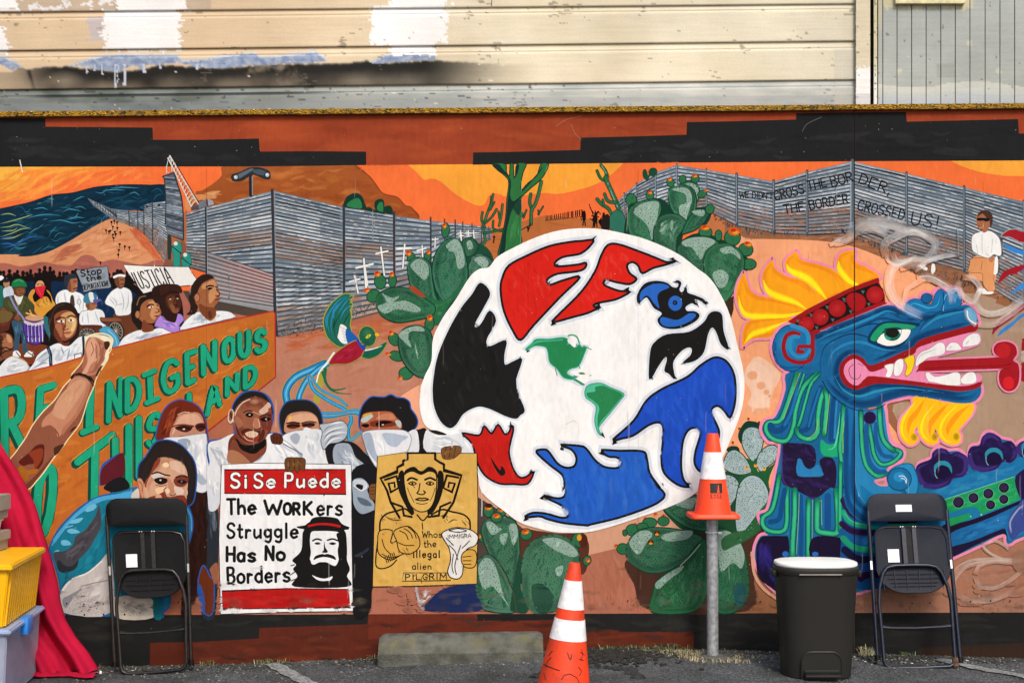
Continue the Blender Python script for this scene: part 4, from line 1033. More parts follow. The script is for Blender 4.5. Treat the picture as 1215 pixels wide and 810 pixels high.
part('painted_prickly_pear', 'painted prickly pear cactus pads behind the upper right of the globe')
K.o(700, 180)
c('#1C4A34', 378, 155, 18, 36, rot=-.1); c('#1C4A34', 432, 140, 32, 30, rot=-.6); f('#1C4A34', '370 180 420 150 400 190 380 195')
bud(283, 332, 38, 44); bud(412, 300, 28, 34, tip=(412, 280), ts=1.2)
f('#123B2C', '240 600 260 400 300 350 480 320 600 400 820 380 800 500 640 560 640 740 400 650')
pad('620 228 660 205 710 205 745 235 755 290 735 350 700 400 640 300', blot='650 230 690 215 735 240 745 290 720 350 690 260', sp=3.6)
bud(553, 212, 26, 32, -.3, (548, 190), 1.3); bud(636, 190, 24, 28, .1); bud(722, 186, 28, 30, .1, (720, 166), 1.4); bud(770, 290, 34, 24, -.5, (797, 266))
pad('270 560 258 430 296 365 375 335 455 330 490 362 482 430 445 500 432 612 330 600', blot=['300 420 330 370 400 345 465 345 470 400 430 600 400 520 360 470'], base='#3A7C58')
pad('600 450 555 390 535 285 560 245 625 228 690 240 728 300 725 400 690 480 625 530', blot=['565 262 620 245 680 262 700 330 680 400 640 500 610 380 660 350 650 290'], base='#3A7A58')
l('#123B2C', 1, '640 230 690 250 716 320 700 420 660 500')
pad('440 625 440 520 480 450 545 425 620 440 665 500 600 590 588 700 500 660', sp=5)
pad('630 560 680 450 755 395 805 410 805 455 745 525 660 560', blot='700 410 780 400 780 440 740 440', base='#2A6A50'); bud(822, 394, 30, 34, .2)
f('#123B2C', '590 700 640 600 800 560 1060 700 1060 830 700 830')
bud(793, 553, 46, 36, .1, (790, 522), 1.6); bud(882, 575, 24, 38); bud(978, 590, 56, 54, .1, (990, 548), 1.7); bud(1070, 672, 50, 44, .3, (1084, 634), 1.3); bud(1092, 772, 50, 38)
pad('600 690 615 638 690 590 790 580 868 610 885 655 810 700 790 810 740 840 660 770', blot=['630 620 700 590 800 590 860 620 790 680 760 740 700 660 650 650'], ang=.8)
pad('782 830 785 720 840 650 930 632 1010 660 1058 730 1052 820 1010 920 960 1000 920 1030 860 960 800 880', blot=['890 670 960 650 1020 690 1030 740 980 700 920 700', '840 840 900 810 950 850 930 920 880 930'], ang=.9, base='#3B7A54')
f('#3B2A22', [(x / 5.785 + 700, y / 5.785 + 310) for x, y in ((925, 280), (985, 235), (985, 330), (968, 390))], 0, raw=True)

part('painted_prickly_pear', 'painted prickly pear cactus with orange buds left of the globe beside the green bird')
K.o(360, 180)
K.px(); f('#1B4A36', '505 330 520 300 548 290 572 290 585 305 585 330 545 345 530 385 515 382 500 360')
K.o(540, 180); pad('60 700 50 620 90 590 130 600 160 650 130 700 90 720', blot='80 620 110 610 120 660 90 670'); pad('95 810 105 740 150 705 210 710 255 750 262 820 180 900 110 880', blot='130 740 190 720 230 760 200 800', base='#5A8272')
K.o(360, 180); bud(975, 540, 28, 52, .05, (968, 508), 1.2); bud(742, 735, 30, 48, -.2, (722, 696), 1.4); bud(852, 720, 22, 38, .15, (860, 690), 1.4)
pad('714 810 722 752 785 722 850 745 880 800 900 960 940 1060 900 1080 800 1000 735 920', blot=['735 780 790 735 850 770 860 840 830 880 770 830'], base='#3F7C60')
pad('882 812 905 700 960 622 1012 590 1070 604 1112 700 1130 820 1118 900 1060 990 985 1060 930 1010 900 920', blot=['980 640 1050 600 1095 680 1105 780 1060 800 1040 700 1000 680'], base='#3E7A60')
l('#16382C', 1.2, '880 790 890 900 930 990 960 1030'); 
K.o(360, 310)
f('#286845', '800 230 960 270 1060 180 1150 110 1010 290 930 430 880 420 860 350 800 330'); brush(K.P('820 260 960 290 1040 230 930 400 890 380'), 24, ['#3E8A58', '#2F7A4A', '#5A8A50'], 9, 1.4, -.5, .6, .8)
bud(527, 140, 40, 52, -.15, (508, 86), 1.3); bud(612, 132, 28, 46, .05, (607, 90), 1.3); bud(482, 238, 50, 42, -.5, (434, 198), 1.1)
pad('500 290 508 235 550 200 640 178 750 195 835 255 905 310 885 372 790 400 650 420 565 392 520 350', blot=['540 220 600 250 660 240 620 280 700 270 800 320 780 350 640 330 560 360 510 310 570 280'], ang=.25, base='#326F4E')
f('#A8452A', '725 170 770 180 840 245 800 240 740 200')
bud(866, 428, 32, 50, .1, (868, 388), 1.4); bud(625, 535, 38, 48, -.6, (602, 492), 1.2); bud(640, 650, 52, 34, .3, (580, 636), 1.0); bud(704, 768, 50, 44, -.2, (662, 800), .9)
pad('652 520 690 462 770 438 850 460 885 520 896 650 882 740 832 798 760 775 695 705 660 620', blot=['655 500 720 455 800 445 830 480 740 480 720 520 740 590 680 540', '765 560 780 610 790 670 775 640'])

part('painted_prickly_pear', 'painted prickly pear cactus at the foot of the mural left of the orange cone')
K.o(540, 560)
f('#5A3226', '440 400 560 400 720 420 860 420 915 480 915 570 880 700 700 700 440 640')
bud(230, 262, 36, 46, 0, (228, 240), 1.5); c('#33201A', 230, 228, 26, 16); bud(316, 270, 34, 32, .1, (316, 258), 1.4); bud(395, 320, 28, 38, .1, (396, 298), 1.4); bud(180, 445, 22, 34, -.3, (168, 440), 1.2)
pad('232 562 190 460 178 395 205 335 265 308 360 312 420 345 440 430 445 600 425 780 400 940 350 900 300 700', blot=['215 345 250 340 300 380 320 390 260 430 225 390', '370 360 420 360 430 440 400 500 380 430', '310 430 360 420 340 500 310 470'], base='#45735A')
bud(285, 310, 40, 34, 0, (285, 300), 1.5); bud(488, 425, 42, 40, -.2, (484, 408), 1.4); bud(850, 462, 48, 52, .2); c('#54261A', 880, 470, 30, 50); c('#E8A02A', 852, 448, 16, 22); bud(905, 605, 28, 34, .3, (912, 604), 1.3)
pad('125 700 140 640 170 588 232 562 296 615 360 720 400 830 420 955 260 960 170 920 135 820', blot=['160 650 200 590 250 600 290 680 330 840 370 920 300 830 250 780 200 800 170 740'], base='#4E7C66')
pad('455 640 490 515 560 455 645 425 725 432 805 475 850 545 850 650 800 800 730 920 640 965 520 958 460 860', blot=['600 460 700 450 800 500 845 560 800 580 700 540 640 500', '690 660 740 640 730 700 700 710'], base='#4A7A60')
f('#1F4A38', '380 900 440 560 455 640 452 800 500 955 400 955'); l('#5A4A34', .9, '290 600 350 720 400 830 420 955', al=.8)
f('#163A30', '520 800 560 760 620 780 680 860 640 955 560 955', al=.7)

part('painted_prickly_pear', 'painted prickly pear cactus with pale pads behind the metal post, low right of the globe')
K.px(); f('#4A2E24', '741 668 760 655 800 640 830 630 880 628 905 615 915 640 895 680 888 724 772 724 752 692')
K.o(700, 560)
f('#1C4A30', '500 255 560 232 680 170 740 150 900 0 1090 10 1157 60 1175 300 1100 360 960 420 780 420 640 395 560 330')
pad('505 252 570 228 660 180 735 160 760 300 880 400 720 395 610 345', blot='590 220 680 180 730 180 700 250 640 240', ang=.3)
for x, y in ((235, 405), (310, 360), (380, 320), (450, 290), (505, 300), (180, 505)): c('#D85A20', x, y, 16, 14, n=8); c('#E8A02A', x + 5, y + 8, 8, n=6); c('#7A1C14', x, y - 5, 5, n=5)
bud(290, 395, 45, 40, -.3); bud(410, 345, 50, 34); bud(505, 335, 40, 32); bud(225, 525, 42, 38); bud(360, 375, 40, 30)
bud(240, 415, 16, 22); 
pad('248 575 262 475 322 405 400 380 520 380 640 398 745 430 775 470 705 575 605 645 500 685 400 690 300 640', blot=['270 480 330 410 400 400 430 430 390 480 340 560 300 540', '490 440 560 410 700 400 680 450 600 470 520 470'], ang=.1)
for x, y in ((460, 418), (417, 480)): c('#3A2016', x, y, 20, 18); c('#E8A02A', x, y + 8, 14, 8, n=8); c('#B8301C', x, y - 6, 8, n=6)
pad('425 960 430 830 465 735 560 665 650 605 740 490 800 470 810 700 790 860 700 960', blot=['450 760 540 690 640 640 620 680 540 740 470 800'], base='#2C6440'); l('#A8B8A0', 1.2, '755 495 700 560 620 640'); 
pad('800 470 850 400 930 388 1010 440 1060 540 1082 660 1092 800 1060 900 990 960 880 960 820 820', blot=['860 440 930 400 1010 450 1060 560 1040 660 980 620 900 680 880 560'], base='#2F6A4A')
f('#1F4560', '985 790 1050 760 1070 860 1010 930', al=.6)
K.o(860, 440)
for x, y in ((162, 328), (235, 352), (100, 395), (55, 490)): c('#7A1C14', x, y, 9, n=7); c('#E07A28', x, y + 12, 8, n=6)
f('#16382C', '95 420 140 350 200 345 250 370 262 430 200 400 130 420 120 500 95 470'); f('#16382C', '10 540 40 515 90 520 100 560 40 560')
PB = dict(base='#9DB4B8', light='#C4D0D0', nb=40, sp=3.0)
def ppad(t): 
    p = f('#9FB8BC', t, ol='#1C4432', w=1.3); brush(p, 20, ['#C3D2D2', '#AFC4C6', '#B8C6BE', '#8CA8AC'], 6, 1.6, -1, .6, .8); brush(p, 22, ['#2A6A40', '#357A48', '#1E4A34'], 3.6, 1.1, -.8, 1., .85); dots([(sum(q[0] for q in p) / len(p) * .12 + q[0] * .88, sum(q[1] for q in p) / len(p) * .12 + q[1] * .88) for q in p], '#14241C', 2.9, .5)
ppad('118 450 135 405 180 383 238 400 265 455 252 540 215 605 190 622 150 572 120 512'); ppad('-5 610 20 560 70 540 130 580 172 650 182 692 110 712 30 692 -12 655'); ppad('218 640 232 572 282 520 340 508 372 548 360 600 305 650 248 690')
f('#1F5A34', '150 600 190 620 215 600 230 690 330 640 360 600 300 760 340 900 300 980 200 960 80 900 110 720 180 700')
for x, y in ((150, 665), (212, 648), (270, 672)): c('#E8A02A', x, y, 13, n=8); c('#A83018', x, y - 8, 6, n=6)
ppad('-10 730 30 712 80 740 100 800 70 880 20 940 -10 880'); ppad('80 850 110 760 170 715 240 730 290 800 300 880 240 960 150 1080 90 1120 70 1000')
f('#285F38', '70 1100 150 1080 240 960 300 890 310 960 250 1080 150 1160 60 1200 -10 1230 -20 1150', al=.95); brush(K.P('80 1100 240 980 290 960 200 1120 60 1190'), 30, ['#8FB0B0', '#3E7E4C', '#1C4A34'], 5, .9, -.5, .6, .9)

# ------------------------------------------------------------------ globe
part('painted_globe', 'large white painted globe with red, black and blue flame shapes and green American continents')
K.px()
GW = '#FBFBFB'
f(GW, '635 282 661 274 687 271 713 272 740 277 769 285 804 301 828 319 840 328 852 344 866 374 876 414 882 441 883 466 878 492 866 523 855 547 842 566 828 582 812 593 786 604 759 613 726 624 696 631 661 631 637 626 616 619 597 605 580 592 570 580 567 562 562 545 548 532 530 520 512 510 503 502 498 483 499 462 504 446 512 428 514 401 526 376 541 355 557 329 569 319 580 317 590 305 609 294')
HL = '#DCE4EF'; GB_ = '#1C1B1B'
def shp(fill, t, ow=2.8, halo=5, raw=False, mode=1):
    p = K.P(t) if not raw else t
    l(HL, halo * 2, catmull(p, True), 0, closed=True, raw=True) if halo else None
    return (lambda: f(fill, p, mode, raw=True, ol=GB_, w=ow))
G_ = []
K.px()
bw = '570 336 581 347 575 362 563 384 566 389 572 383 581 369 588 381 578 400 577 408 582 411 600 404 598 420 599 433 609 429 619 426 613 446 612 452 614 466 622 486 617 492 612 496 600 493 580 484 566 482 550 490 541 503 533 507 523 499 516 483 514 466 515 448 520 422 533 391 548 365 560 350'
G_.append(shp('#1E1D1E', bw, 1.2, 3))
r1 = '704 285 690 286 678 287 652 292 626 303 604 315 596 330 594 345 598 369 609 393 618 403 633 386 664 353 688 329 670 332 652 338 649 332 661 325 685 322 694 318 695 312 685 314 661 316 659 311 668 305 685 302 692 299 699 293'
r2 = '713 304 721 291 734 290 760 299 778 306 791 311 801 310 790 314 775 318 762 324 757 315 750 311 744 315 747 324 755 331 747 337 732 335 719 332 717 338 734 345 747 346 731 355 707 360 705 364 712 364 698 371 680 376 657 382 660 376 689 347 706 322'
rt = [(x / 5.785 + 540, y / 5.785 + 440) for x, y in zip(*[iter([float(q) for q in '50 427 165 440 200 378 250 428 295 368 340 432 370 418 388 375 400 400 380 490 370 560 395 660 438 725 485 725 540 690 498 772 400 775 300 770 205 715 150 620 118 500'.split()])] * 2)]
G_ += [shp('#D9241B', r1), shp('#D9241B', r2), shp('#C8211B', rt, 2.4, 4, True)]
K.o(700, 440); br = K.P('160 470 300 340 390 200 500 120 640 55 700 15 760 -40 850 -92 920 -78 970 -20 995 60 998 180 985 260 958 318 920 270 880 240 845 250 832 290 870 370 885 440 840 600 770 690 720 640 722 560 745 480 760 415 720 388 670 410 636 490 625 640 640 740 675 792 600 778 510 700 490 600 500 480 502 385 470 352 400 372 300 440 220 462')
G_.append(shp('#1F4FC4', br, 2.8, 5, True))
K.o(540, 440); bb = K.P('558 556 600 537 640 550 700 630 760 662 818 650 832 595 800 540 725 507 850 512 900 532 960 610 1030 658 1120 662 1145 625 1110 592 1050 585 1008 543') ; K.o(700, 440); bb += K.P('200 546 360 550 390 600 410 700 480 800'); K.o(700, 560); bb += K.P('450 82 510 145 490 190 400 240 200 310 0 358'); K.o(540, 560); bb += K.P('900 363 750 348 640 322 580 302 480 308 530 278 620 282 740 312 783 285 740 232 600 160 700 178 752 160 765 90'); K.o(540, 440); bb += K.P('752 790 738 715 645 640')
G_.append(shp('#2560C8', bb, 2.8, 5, True))
K.o(700, 310)
ey = '330 290 325 230 370 160 440 136 520 146 565 178 600 180 608 152 585 138 605 132 625 152 612 195 632 215 660 182 668 216 720 235 780 262 797 297 750 266 715 262 730 300 700 286 655 312 665 342 720 345 750 372 720 412 640 452 560 463 490 446 465 400 495 356 440 320 410 272 388 246 362 262'
G_.append(shp(GB_, ey, .8, 3)); b2 = '408 808 415 620 450 550 530 502 680 485 780 420 820 358 870 345 905 372 915 480 950 600 900 568 870 490 838 452 808 500 780 620 720 680 640 695 690 645 700 600 670 590 615 625 568 700 582 805 540 768 512 748 530 672 515 655 470 715'
G_.append(shp(GB_, b2, .8, 3))
for q in G_: q()
f('#2A66C4', '345 272 350 210 420 160 500 155 545 178 480 210 462 250 475 322 440 290 405 242 378 238'); f('#2A66C4', '480 405 500 382 600 402 680 357 727 365 700 402 620 440 540 450 495 435')
c('#2A66C4', 585, 288, 48, 52); c(GB_, 583, 284, 17, n=12); c('#2A66C4', 583, 284, 5, n=8)
K.px()
brush([(x, y) for x, y in ((600, 330), (612, 312), (650, 296), (690, 290), (660, 308), (645, 330), (665, 342), (620, 396))], 50, ['#E0453A', '#C81C16', '#E23A30', '#B82018'], 14, 2, 1.2, .4, .5)
brush([(x, y) for x, y in ((722, 296), (770, 308), (740, 316), (740, 330), (712, 345), (720, 352), (668, 376), (708, 326))], 40, ['#E0453A', '#C81C16', '#E23A30'], 12, 2, 1.2, .4, .5)
brush(rt, 30, ['#A81814', '#D83428', '#B81C18'], 14, 1.6, 1.4, .3, .6)
brush(br, 120, ['#2458D0', '#1C48B4', '#2C60D4', '#1A44AC'], 26, 4, 1.3, .4, .4); brush(bb, 110, ['#2E6CD0', '#1F54B8', '#3A74CC', '#2258BE'], 26, 4, 1.4, .3, .45)
K.px(); brush(K.P(bw), 40, ['#262524', '#151515', '#2C2B28'], 20, 4, 1.2, .4, .5)
K.o(540, 440); f(GB_, '242 588 268 655 300 705 325 718 345 700 338 672 318 650 310 680 285 650')
for x, y, a in ((600, 320, .9), (700, 460, .8)): pass
K.o(540, 310)
NA = '485 605 530 562 560 536 650 535 740 525 778 545 765 572 800 568 828 592 852 572 868 590 898 592 882 640 862 690 838 722 785 738 765 768 800 792 822 800 795 808 742 792 700 735 652 692 638 620 618 585 550 577 512 596'
l(HL, 7, NA, closed=True); K.o(540, 440); SA = '890 145 908 102 960 84 1010 86 1060 110 1157 155 1130 205 1060 292 1010 352 985 392 1002 442 975 412 958 340 968 250 938 212 900 185'
l(HL, 8, SA, closed=True); l(HL, 5, '740 20 780 50 840 85 890 100')
f('#52C09A', SA, ol='#2FA27A', w=1.2); f('#2A8450', '905 150 960 140 960 112 1010 100 1060 118 1148 160 1120 205 1050 290 1000 345 980 385 978 320 988 250 950 205 912 180'); f('#52C09A', '880 60 890 50')
f('#2A9660', '700 -30 755 -20 770 38 820 50 890 92 870 98 830 72 775 50 735 42')
f('#2A8450', '845 15 870 8 895 20 860 24'); f('#2A8450', '915 32 935 26 935 34', 0)
l('#2A8450', .9, '688 -20 694 10 700 32'); l('#2A8450', 1, '820 30 825 55')
K.o(540, 310); l('#4CBE98', 2.2, NA, closed=True); f('#288A54', NA, ol='#2FA27A', w=.6)
l('#38A67C', 1.8, '775 512 800 505 835 518 852 560'); l('#288A54', 1, '880 580 935 605'); l('#288A54', 1, '842 705 858 735')
f('#52C09A', '500 598 560 545 650 540 740 532 740 542 640 550 560 560', al=.7)
f(GW, '770 545 790 528 830 545 822 590 795 572'); 
K.px(); l('#E8C8A0', 1.6, '672 503 680 499 684 501', al=.5)
for k in range(90):
    x, y = U(600, 860), U(330, 620); c(random.choice(['#9A9A9A', '#C9B8A0', '#6A6A6A']), x, y, U(.25, .55), n=5, al=.8)
# ------------------------------------------------------------------ bird
part('painted_bird', 'painted green, blue and red long-tailed quetzal bird flying beside the fence')
K.o(360, 310)
YL = '#A9A23A'; 
for t, w_ in (('150 700 60 740 -60 800 -120 900 -90 1030', 9), ('170 700 100 740 20 820 -30 930 -20 1010 20 1060', 7), ('140 740 110 840 90 960', 6)): l(YL, w_ + 1.6, t)
for t, w_ in (('150 700 60 740 -60 800 -120 900 -90 1030', 9), ('170 700 100 740 20 820 -30 930 -20 1010 20 1060', 7)): l('#1E6A9A', w_, t); l('#35A0D8', w_ * .55, t); l('#7CC8EC', w_ * .14, t)
# tail streamers
for t, w_ in (('40 790 70 880 180 960 290 1020 330 1080 310 1140 310 1200 330 1300 340 1330', 4.5), ('60 800 120 880 240 940 300 990', 3), ('110 1060 200 1060 330 1035 400 1050', 5), ('130 1040 250 1040 340 1020 400 1025', 3), ('320 1230 390 1170', 2.4), ('320 1265 340 1300 420 1320 450 1315', 2.4), ('330 1235 400 1180', 1.5)):
    l(YL, w_ + 1.3, t); l('#1D6FA8', w_, t); l('#3FA8E0', w_ * .5, t)
l('#1C6A4A', 4.4, '150 740 150 820 200 880 290 870', tp=(1, .3)); l('#1C6A4A', 3, '130 760 170 860 230 900 330 910', tp=(1, .3))
l('#F2F4F4', 3, '210 630 160 700 110 760 90 830', tp=(1, .4))
wing = f('#1F6A58', '250 590 170 530 138 440 145 370 190 290 270 225 320 225 345 240 325 270 340 300 325 330 330 380 322 440 330 480 290 520 300 570', ol=YL, w=1.2)
for t in ('180 500 165 420 180 350 240 270 300 235', '200 520 190 430 210 350 270 270 320 240', '215 400 205 340 250 280', '240 360 270 310 300 270 325 250', '250 400 280 340 325 300', '160 460 155 400 170 350'):
    l('#2F8FC8', 1.4, t, tp='b'); 
for t in ('230 540 210 460 230 400 270 350', '260 470 290 400 325 350', '200 470 220 380'): l('#123F36', 1.1, t, tp='b')
for y in (240, 262, 285, 310, 335): l(YL, .9, [(318, y), (338, y - 6)], 0)
f('#F0F2F2', '255 430 300 455 290 500 305 560 270 565 235 525 240 490', ol='#2A2A2A', w=.5)
for k in range(5): l('#8A8A8A', .5, [(250 + k * 8, 450 + k * 22), (290 + k * 2, 470 + k * 20)], 0)
f('#1F5FB0', '298 460 350 500 375 535 330 550 305 560 290 505')
f('#A01C34', '175 705 210 640 270 590 350 545 390 550 422 600 410 640 360 680 300 705 230 705', ol=YL, w=.9); brush(K.P('210 680 270 610 370 570 400 610 340 670'), 14, ['#B42A44', '#8A1428', '#B83048'], 12, 1.6, -.4, .3, .7)
f('#17604A', '400 650 430 600 480 600 570 550 560 590 520 640 460 668 420 664', ol=YL, w=.7); l('#F2F4F4', 1.8, '425 610 480 600 540 580', tp=(1, .2))
f('#2346A8', '362 535 385 540 425 585 420 612 390 590')
c('#1E6248', 440, 515, 60, 72, ol=YL, w=.9, rot=-.2); g('#4A8A5A', .5, 440, 490, 40, 36); g('#123F36', .5, 430, 560, 40, 26)
f('#C8C83A', '425 522 445 503 465 502 455 520 432 530'); c('#1A1A14', 446, 514, 4, n=7)
f('#E8B428', '492 490 510 488 525 508 500 520 490 505', ol='#8A6A14', w=.4)
# ------------------------------------------------------------------ child in white shirt by the fence
part('painted_person', 'painted boy in sunglasses, white shirt and orange shorts standing by the right fence')
K.o(1015, 180)
f('#3A2A26', '830 730 960 740 1010 720 1010 600 970 570 990 800 960 860 900 930 860 800', al=.35)
f('#E8A070', '780 830 800 740 830 715 870 720 950 750 960 740 965 860 945 920 905 900 870 890 800 870 770 860')
K.o(1015, 310); f('#E09A66', '772 70 785 20 800 -20 950 -20 960 20 950 120 962 190 930 210 895 190 875 150 868 85 820 80', ol='#5A3420', w=.5); f('#F4F4F2', '840 195 880 185 905 205 950 210 930 225 860 222'); l('#7A4A2A', .6, '870 0 862 60'); f('#F4F4F2', '960 -30 978 -20 975 80 950 90 950 60')
K.o(1015, 180)
f('#F6F6F4', '800 580 850 550 870 545 930 545 985 590 1000 650 1000 710 975 715 950 705 915 730 870 720 830 700 800 670', ol='#6A7480', w=.7)
for t in ('868 570 870 700', '940 600 935 690', '830 640 840 700', '900 700 920 720'): l('#C3CBD3', .9, t, 1)
f('#A86A4A', '830 480 832 440 860 415 900 410 935 440 938 480 915 520 900 550 875 555 868 535 845 530 835 510'); f('#4A3028', '835 450 850 415 880 402 920 408 942 445 938 500 925 515 920 470 905 460 870 425')
f('#171717', '830 455 920 458 918 475 890 480 880 472 860 475 835 472'); l('#D8A080', .8, '880 500 870 520 850 525'); l('#5A2E20', .7, '838 508 850 512', 0); f('#B87A58', '915 735 945 715 950 740 935 760 920 755')
K.o(1015, 310)
for t in ('435 25 465 25 500 50 490 65 450 50', '520 30 530 10 545 20 550 60 535 85 518 75'): f('#F2F2EE', t, ol='#4A4A48', w=.5)

# right-edge streaks
part('painted_plume', 'red and blue painted plume streaks at the right edge')
K.o(1015, 180)
f('#A31C28', '1000 582 1040 542 1100 530 1160 545 1400 520 1500 640 1160 625 1110 612 1060 588', ol='#8E9AA4', w=1.2); f('#2F86D8', '1012 632 1060 648 1160 680 1400 700 1400 740 1160 708 1090 692 1040 664')
f('#A31C28', '1060 830 1110 795 1160 775 1400 760 1400 830 1160 810 1100 840')
K.o(1015, 310)
f('#9E1C2A', '978 150 1005 85 1060 50 1160 22 1400 -20 1400 60 1160 62 1060 92 1010 130'); f('#3A86D2', '1070 228 1105 182 1160 145 1400 80 1400 150 1160 188 1110 205'); f('#3A5FB8', '1140 60 1160 45 1160 65', 0)
f('#9A2A3A', '940 502 955 445 1040 365 1160 290 1400 180 1400 250 1160 332 1060 402 985 455'); f('#3A86D2', '978 512 1000 470 1080 412 1160 350 1400 250 1400 290 1160 375 1080 440 1010 492')
f('#A01C28', '1140 580 1146 545 1160 525 1400 480 1400 700 1160 640 1142 640'); f('#A01C28', '1138 790 1142 720 1160 690 1400 660 1400 900 1160 830')
f('#C8C0B8', '1140 640 1160 610 1400 620 1400 700 1160 690', al=.6)

# ------------------------------------------------------------------ feathered serpent
part('painted_serpent', 'painted blue and green feathered serpent head with yellow flames, open jaws and red forked tongue')
PK = '#EE8FB0'
FL = ['120 590 122 480 160 410 250 385 430 378 450 420 340 515 210 530 150 560', '132 78 88 160 78 250 105 340 150 385 300 392 430 382 550 345 480 290 330 250 225 232 172 190 150 130',
      '328 -14 272 50 250 120 272 200 330 250 480 295 548 345 665 262 605 190 540 130 430 102 360 62 335 20', '490 -68 425 -20 412 30 440 82 560 142 622 202 672 275 740 250 862 185 765 72 650 20 530 -8 505 -40',
      '890 -75 800 -58 764 0 775 72 850 182 900 182 1052 118 1040 80 960 32 905 8 890 -30']
K.o(860, 310)
for t in FL: l(PK, 5.5, t, closed=True)
for t in FL:
    rim('#E8801A', 7, f('#F9A41C', t), .6, raw=True)
for a, w_ in (('95 240 110 320 160 372 300 378 430 372 540 345', 5.2), ('265 130 290 195 350 235 480 280 560 330', 5.6), ('425 20 450 65 560 115 640 190 700 265', 6.2), ('780 0 790 60 860 140 930 165', 5.2), ('135 560 190 500 280 470 420 415', 5)):
    l('#FFC81E', w_ * 1.7, a, tp='b', al=.75); l('#FFEC1E', w_, a, tp='b')
for a in ('150 110 175 200 240 250 350 275 480 310', '330 20 365 80 450 125 560 190 600 250', '500 -40 560 20 660 50 760 110 800 200', '880 -30 900 40 1000 80', '170 430 260 400 400 395'): l('#F08A1A', 2.4, a, tp='b', al=.65)
# pink halo round the body and face
K.px()
HEADT = '916 414 919 400 928 388 942 384 955 388 972 393 990 385 1014 376 1036 367 1051 362 1063 363 1071 369 1075 360 1082 355 1092 355 1094 349 1100 348 1106 352 1109 346 1115 343 1121 347 1126 344 1134 343 1139 350 1139 362 1148 362 1155 367 1159 375 1158 386 1136 392 1105 401 1089 408 1084 414 1067 421 1034 434 1024 427 1014 422 1002 428 998 442 1003 454 1016 460 1026 456 1036 451 1084 454 1119 459 1140 461 1161 455 1163 468 1153 477 1136 478 1119 475 1084 470 1067 472 1050 477 1050 490 1052 510 1058 525 1070 532 1069 545 1050 560 1040 575 980 560 960 470 950 442 934 440 922 430'
l(PK, 7, HEADT, closed=True)
BODYT = '1085 560 1091 550 1105 544 1107 536 1114 531 1124 535 1138 535 1148 545 1152 530 1162 527 1168 515 1176 513 1187 520 1198 523 1207 531 1215 522 1300 490 1740 400 1740 560 1300 610 1215 636 1199 644 1194 643 1190 633 1160 647 1127 662 1060 690 1000 706 960 712 930 706 910 690 897 668 896 650 902 636 912 633 904 620 901 610 910 606 914 595 918 575 926 527 912 523 904 510 908 499 918 496 925 484 932 462 937 441 1000 450 1040 560 1060 562'
l(PK, 7, BODYT, closed=True)
l('#D8A088', 3.5, '892 655 895 680 905 697 922 710 935 716', tp=(1, 1))
f('#1B6A96', BODYT)
# mane
K.o(860, 440)
bl = f('#1A6496', '445 10 425 120 380 280 345 335 285 345 268 385 290 440 350 485 400 490 395 560 380 720 330 1000 280 1040 900 1100 940 800 900 300 820 230 720 150 660 60 640 0 560 -60')
def strand(t, w_, a='#127A5C', b='#3CC08C', e='#8CC83C'):
    l('#0B3848', w_ + 1.4, t); l(a, w_, t); l(b, w_ * .9, t, soft=True); 
strand('500 0 460 130 405 290 370 345 300 352 280 395 310 450 370 478 430 470 470 380 490 250 540 110 640 10', 5.4)
strand('560 -30 520 90 470 230', 3.0, '#12846A'); strand('650 20 590 90 555 200 520 330 498 385', 3.6)
strand('490 400 520 450 590 465 635 420 640 300 665 170 700 120', 5.8); strand('690 140 700 200 690 330 680 440', 5.6)
f('#1FA874', '660 470 700 500 740 500 770 470 800 300 815 235 838 240 830 500 800 570 740 590 680 580 655 540'); l('#59CE9A', 2, '790 280 775 420 750 520 700 540', tp='b'); 
strand('815 240 805 380 790 520 800 640 795 800', 5.0)
l('#124A80', 7.5, '480 180 440 300 400 390 340 410 312 370'); l('#1E72B0', 3.5, '500 120 455 280 410 370', al=.9)
l('#124A80', 6, '660 110 620 200 595 300 570 390 520 410'); l('#1E72B0', 2.5, '650 120 600 280 575 380', al=.9)
l('#124A80', 8, '750 190 740 320 732 470', tp=(.8, 1)); l('#2C82BC', 2.4, '768 200 758 330 752 460')
for t in ('520 0 470 140 400 330', '720 150 705 300 690 430', '640 330 620 420 560 470', '835 250 812 400 808 560'): l('#A8D040', .7, t, al=.8)
# dark spiral ornament
SP = f('#221838', '398 500 480 494 560 500 612 525 626 600 612 655 575 670 540 645 525 605 500 600 496 660 502 720 600 724 665 722 668 680 648 620 680 590 735 595 762 650 765 730 750 815 700 840 660 862 620 878 580 875 520 850 465 810 410 785 386 730 390 600')
brush(SP, 50, ['#2A1F4A', '#3A2668', '#1A1228', '#33225C'], 14, 3, .8, .8, .5); l('#4A2E80', 2, '395 520 392 700 420 780 520 845 620 870 700 835', al=.7)
f('#2A7EB8', '500 605 525 610 545 650 580 675 620 650 640 640 668 690 664 718 502 716')
# lower strands
K.o(860, 560)
f('#1A6C9E', '390 90 520 140 620 185 750 110 770 440 600 440 440 580 300 430 280 400 370 200')
strand('372 20 350 160 320 260 262 310 265 370 320 405 400 400 425 330 425 150 430 110', 5.2)
l('#134C84', 6, '410 120 390 230 370 320 310 340'); 
strand('478 120 478 300 466 470 466 600', 6.2); l('#174F8C', 5, '520 160 525 350 520 570'); strand('575 190 572 350 572 600', 5.4); strand('635 190 632 340 640 400 700 415 770 410 775 300 765 120', 6.5); l('#174F8C', 7.5, '705 160 705 380')
for t in ('600 190 598 560', '510 150 505 300 490 560', '660 190 665 360'): l('#A8D040', .6, t, al=.7)
strand('795 -60 790 200 790 400', 4.6)
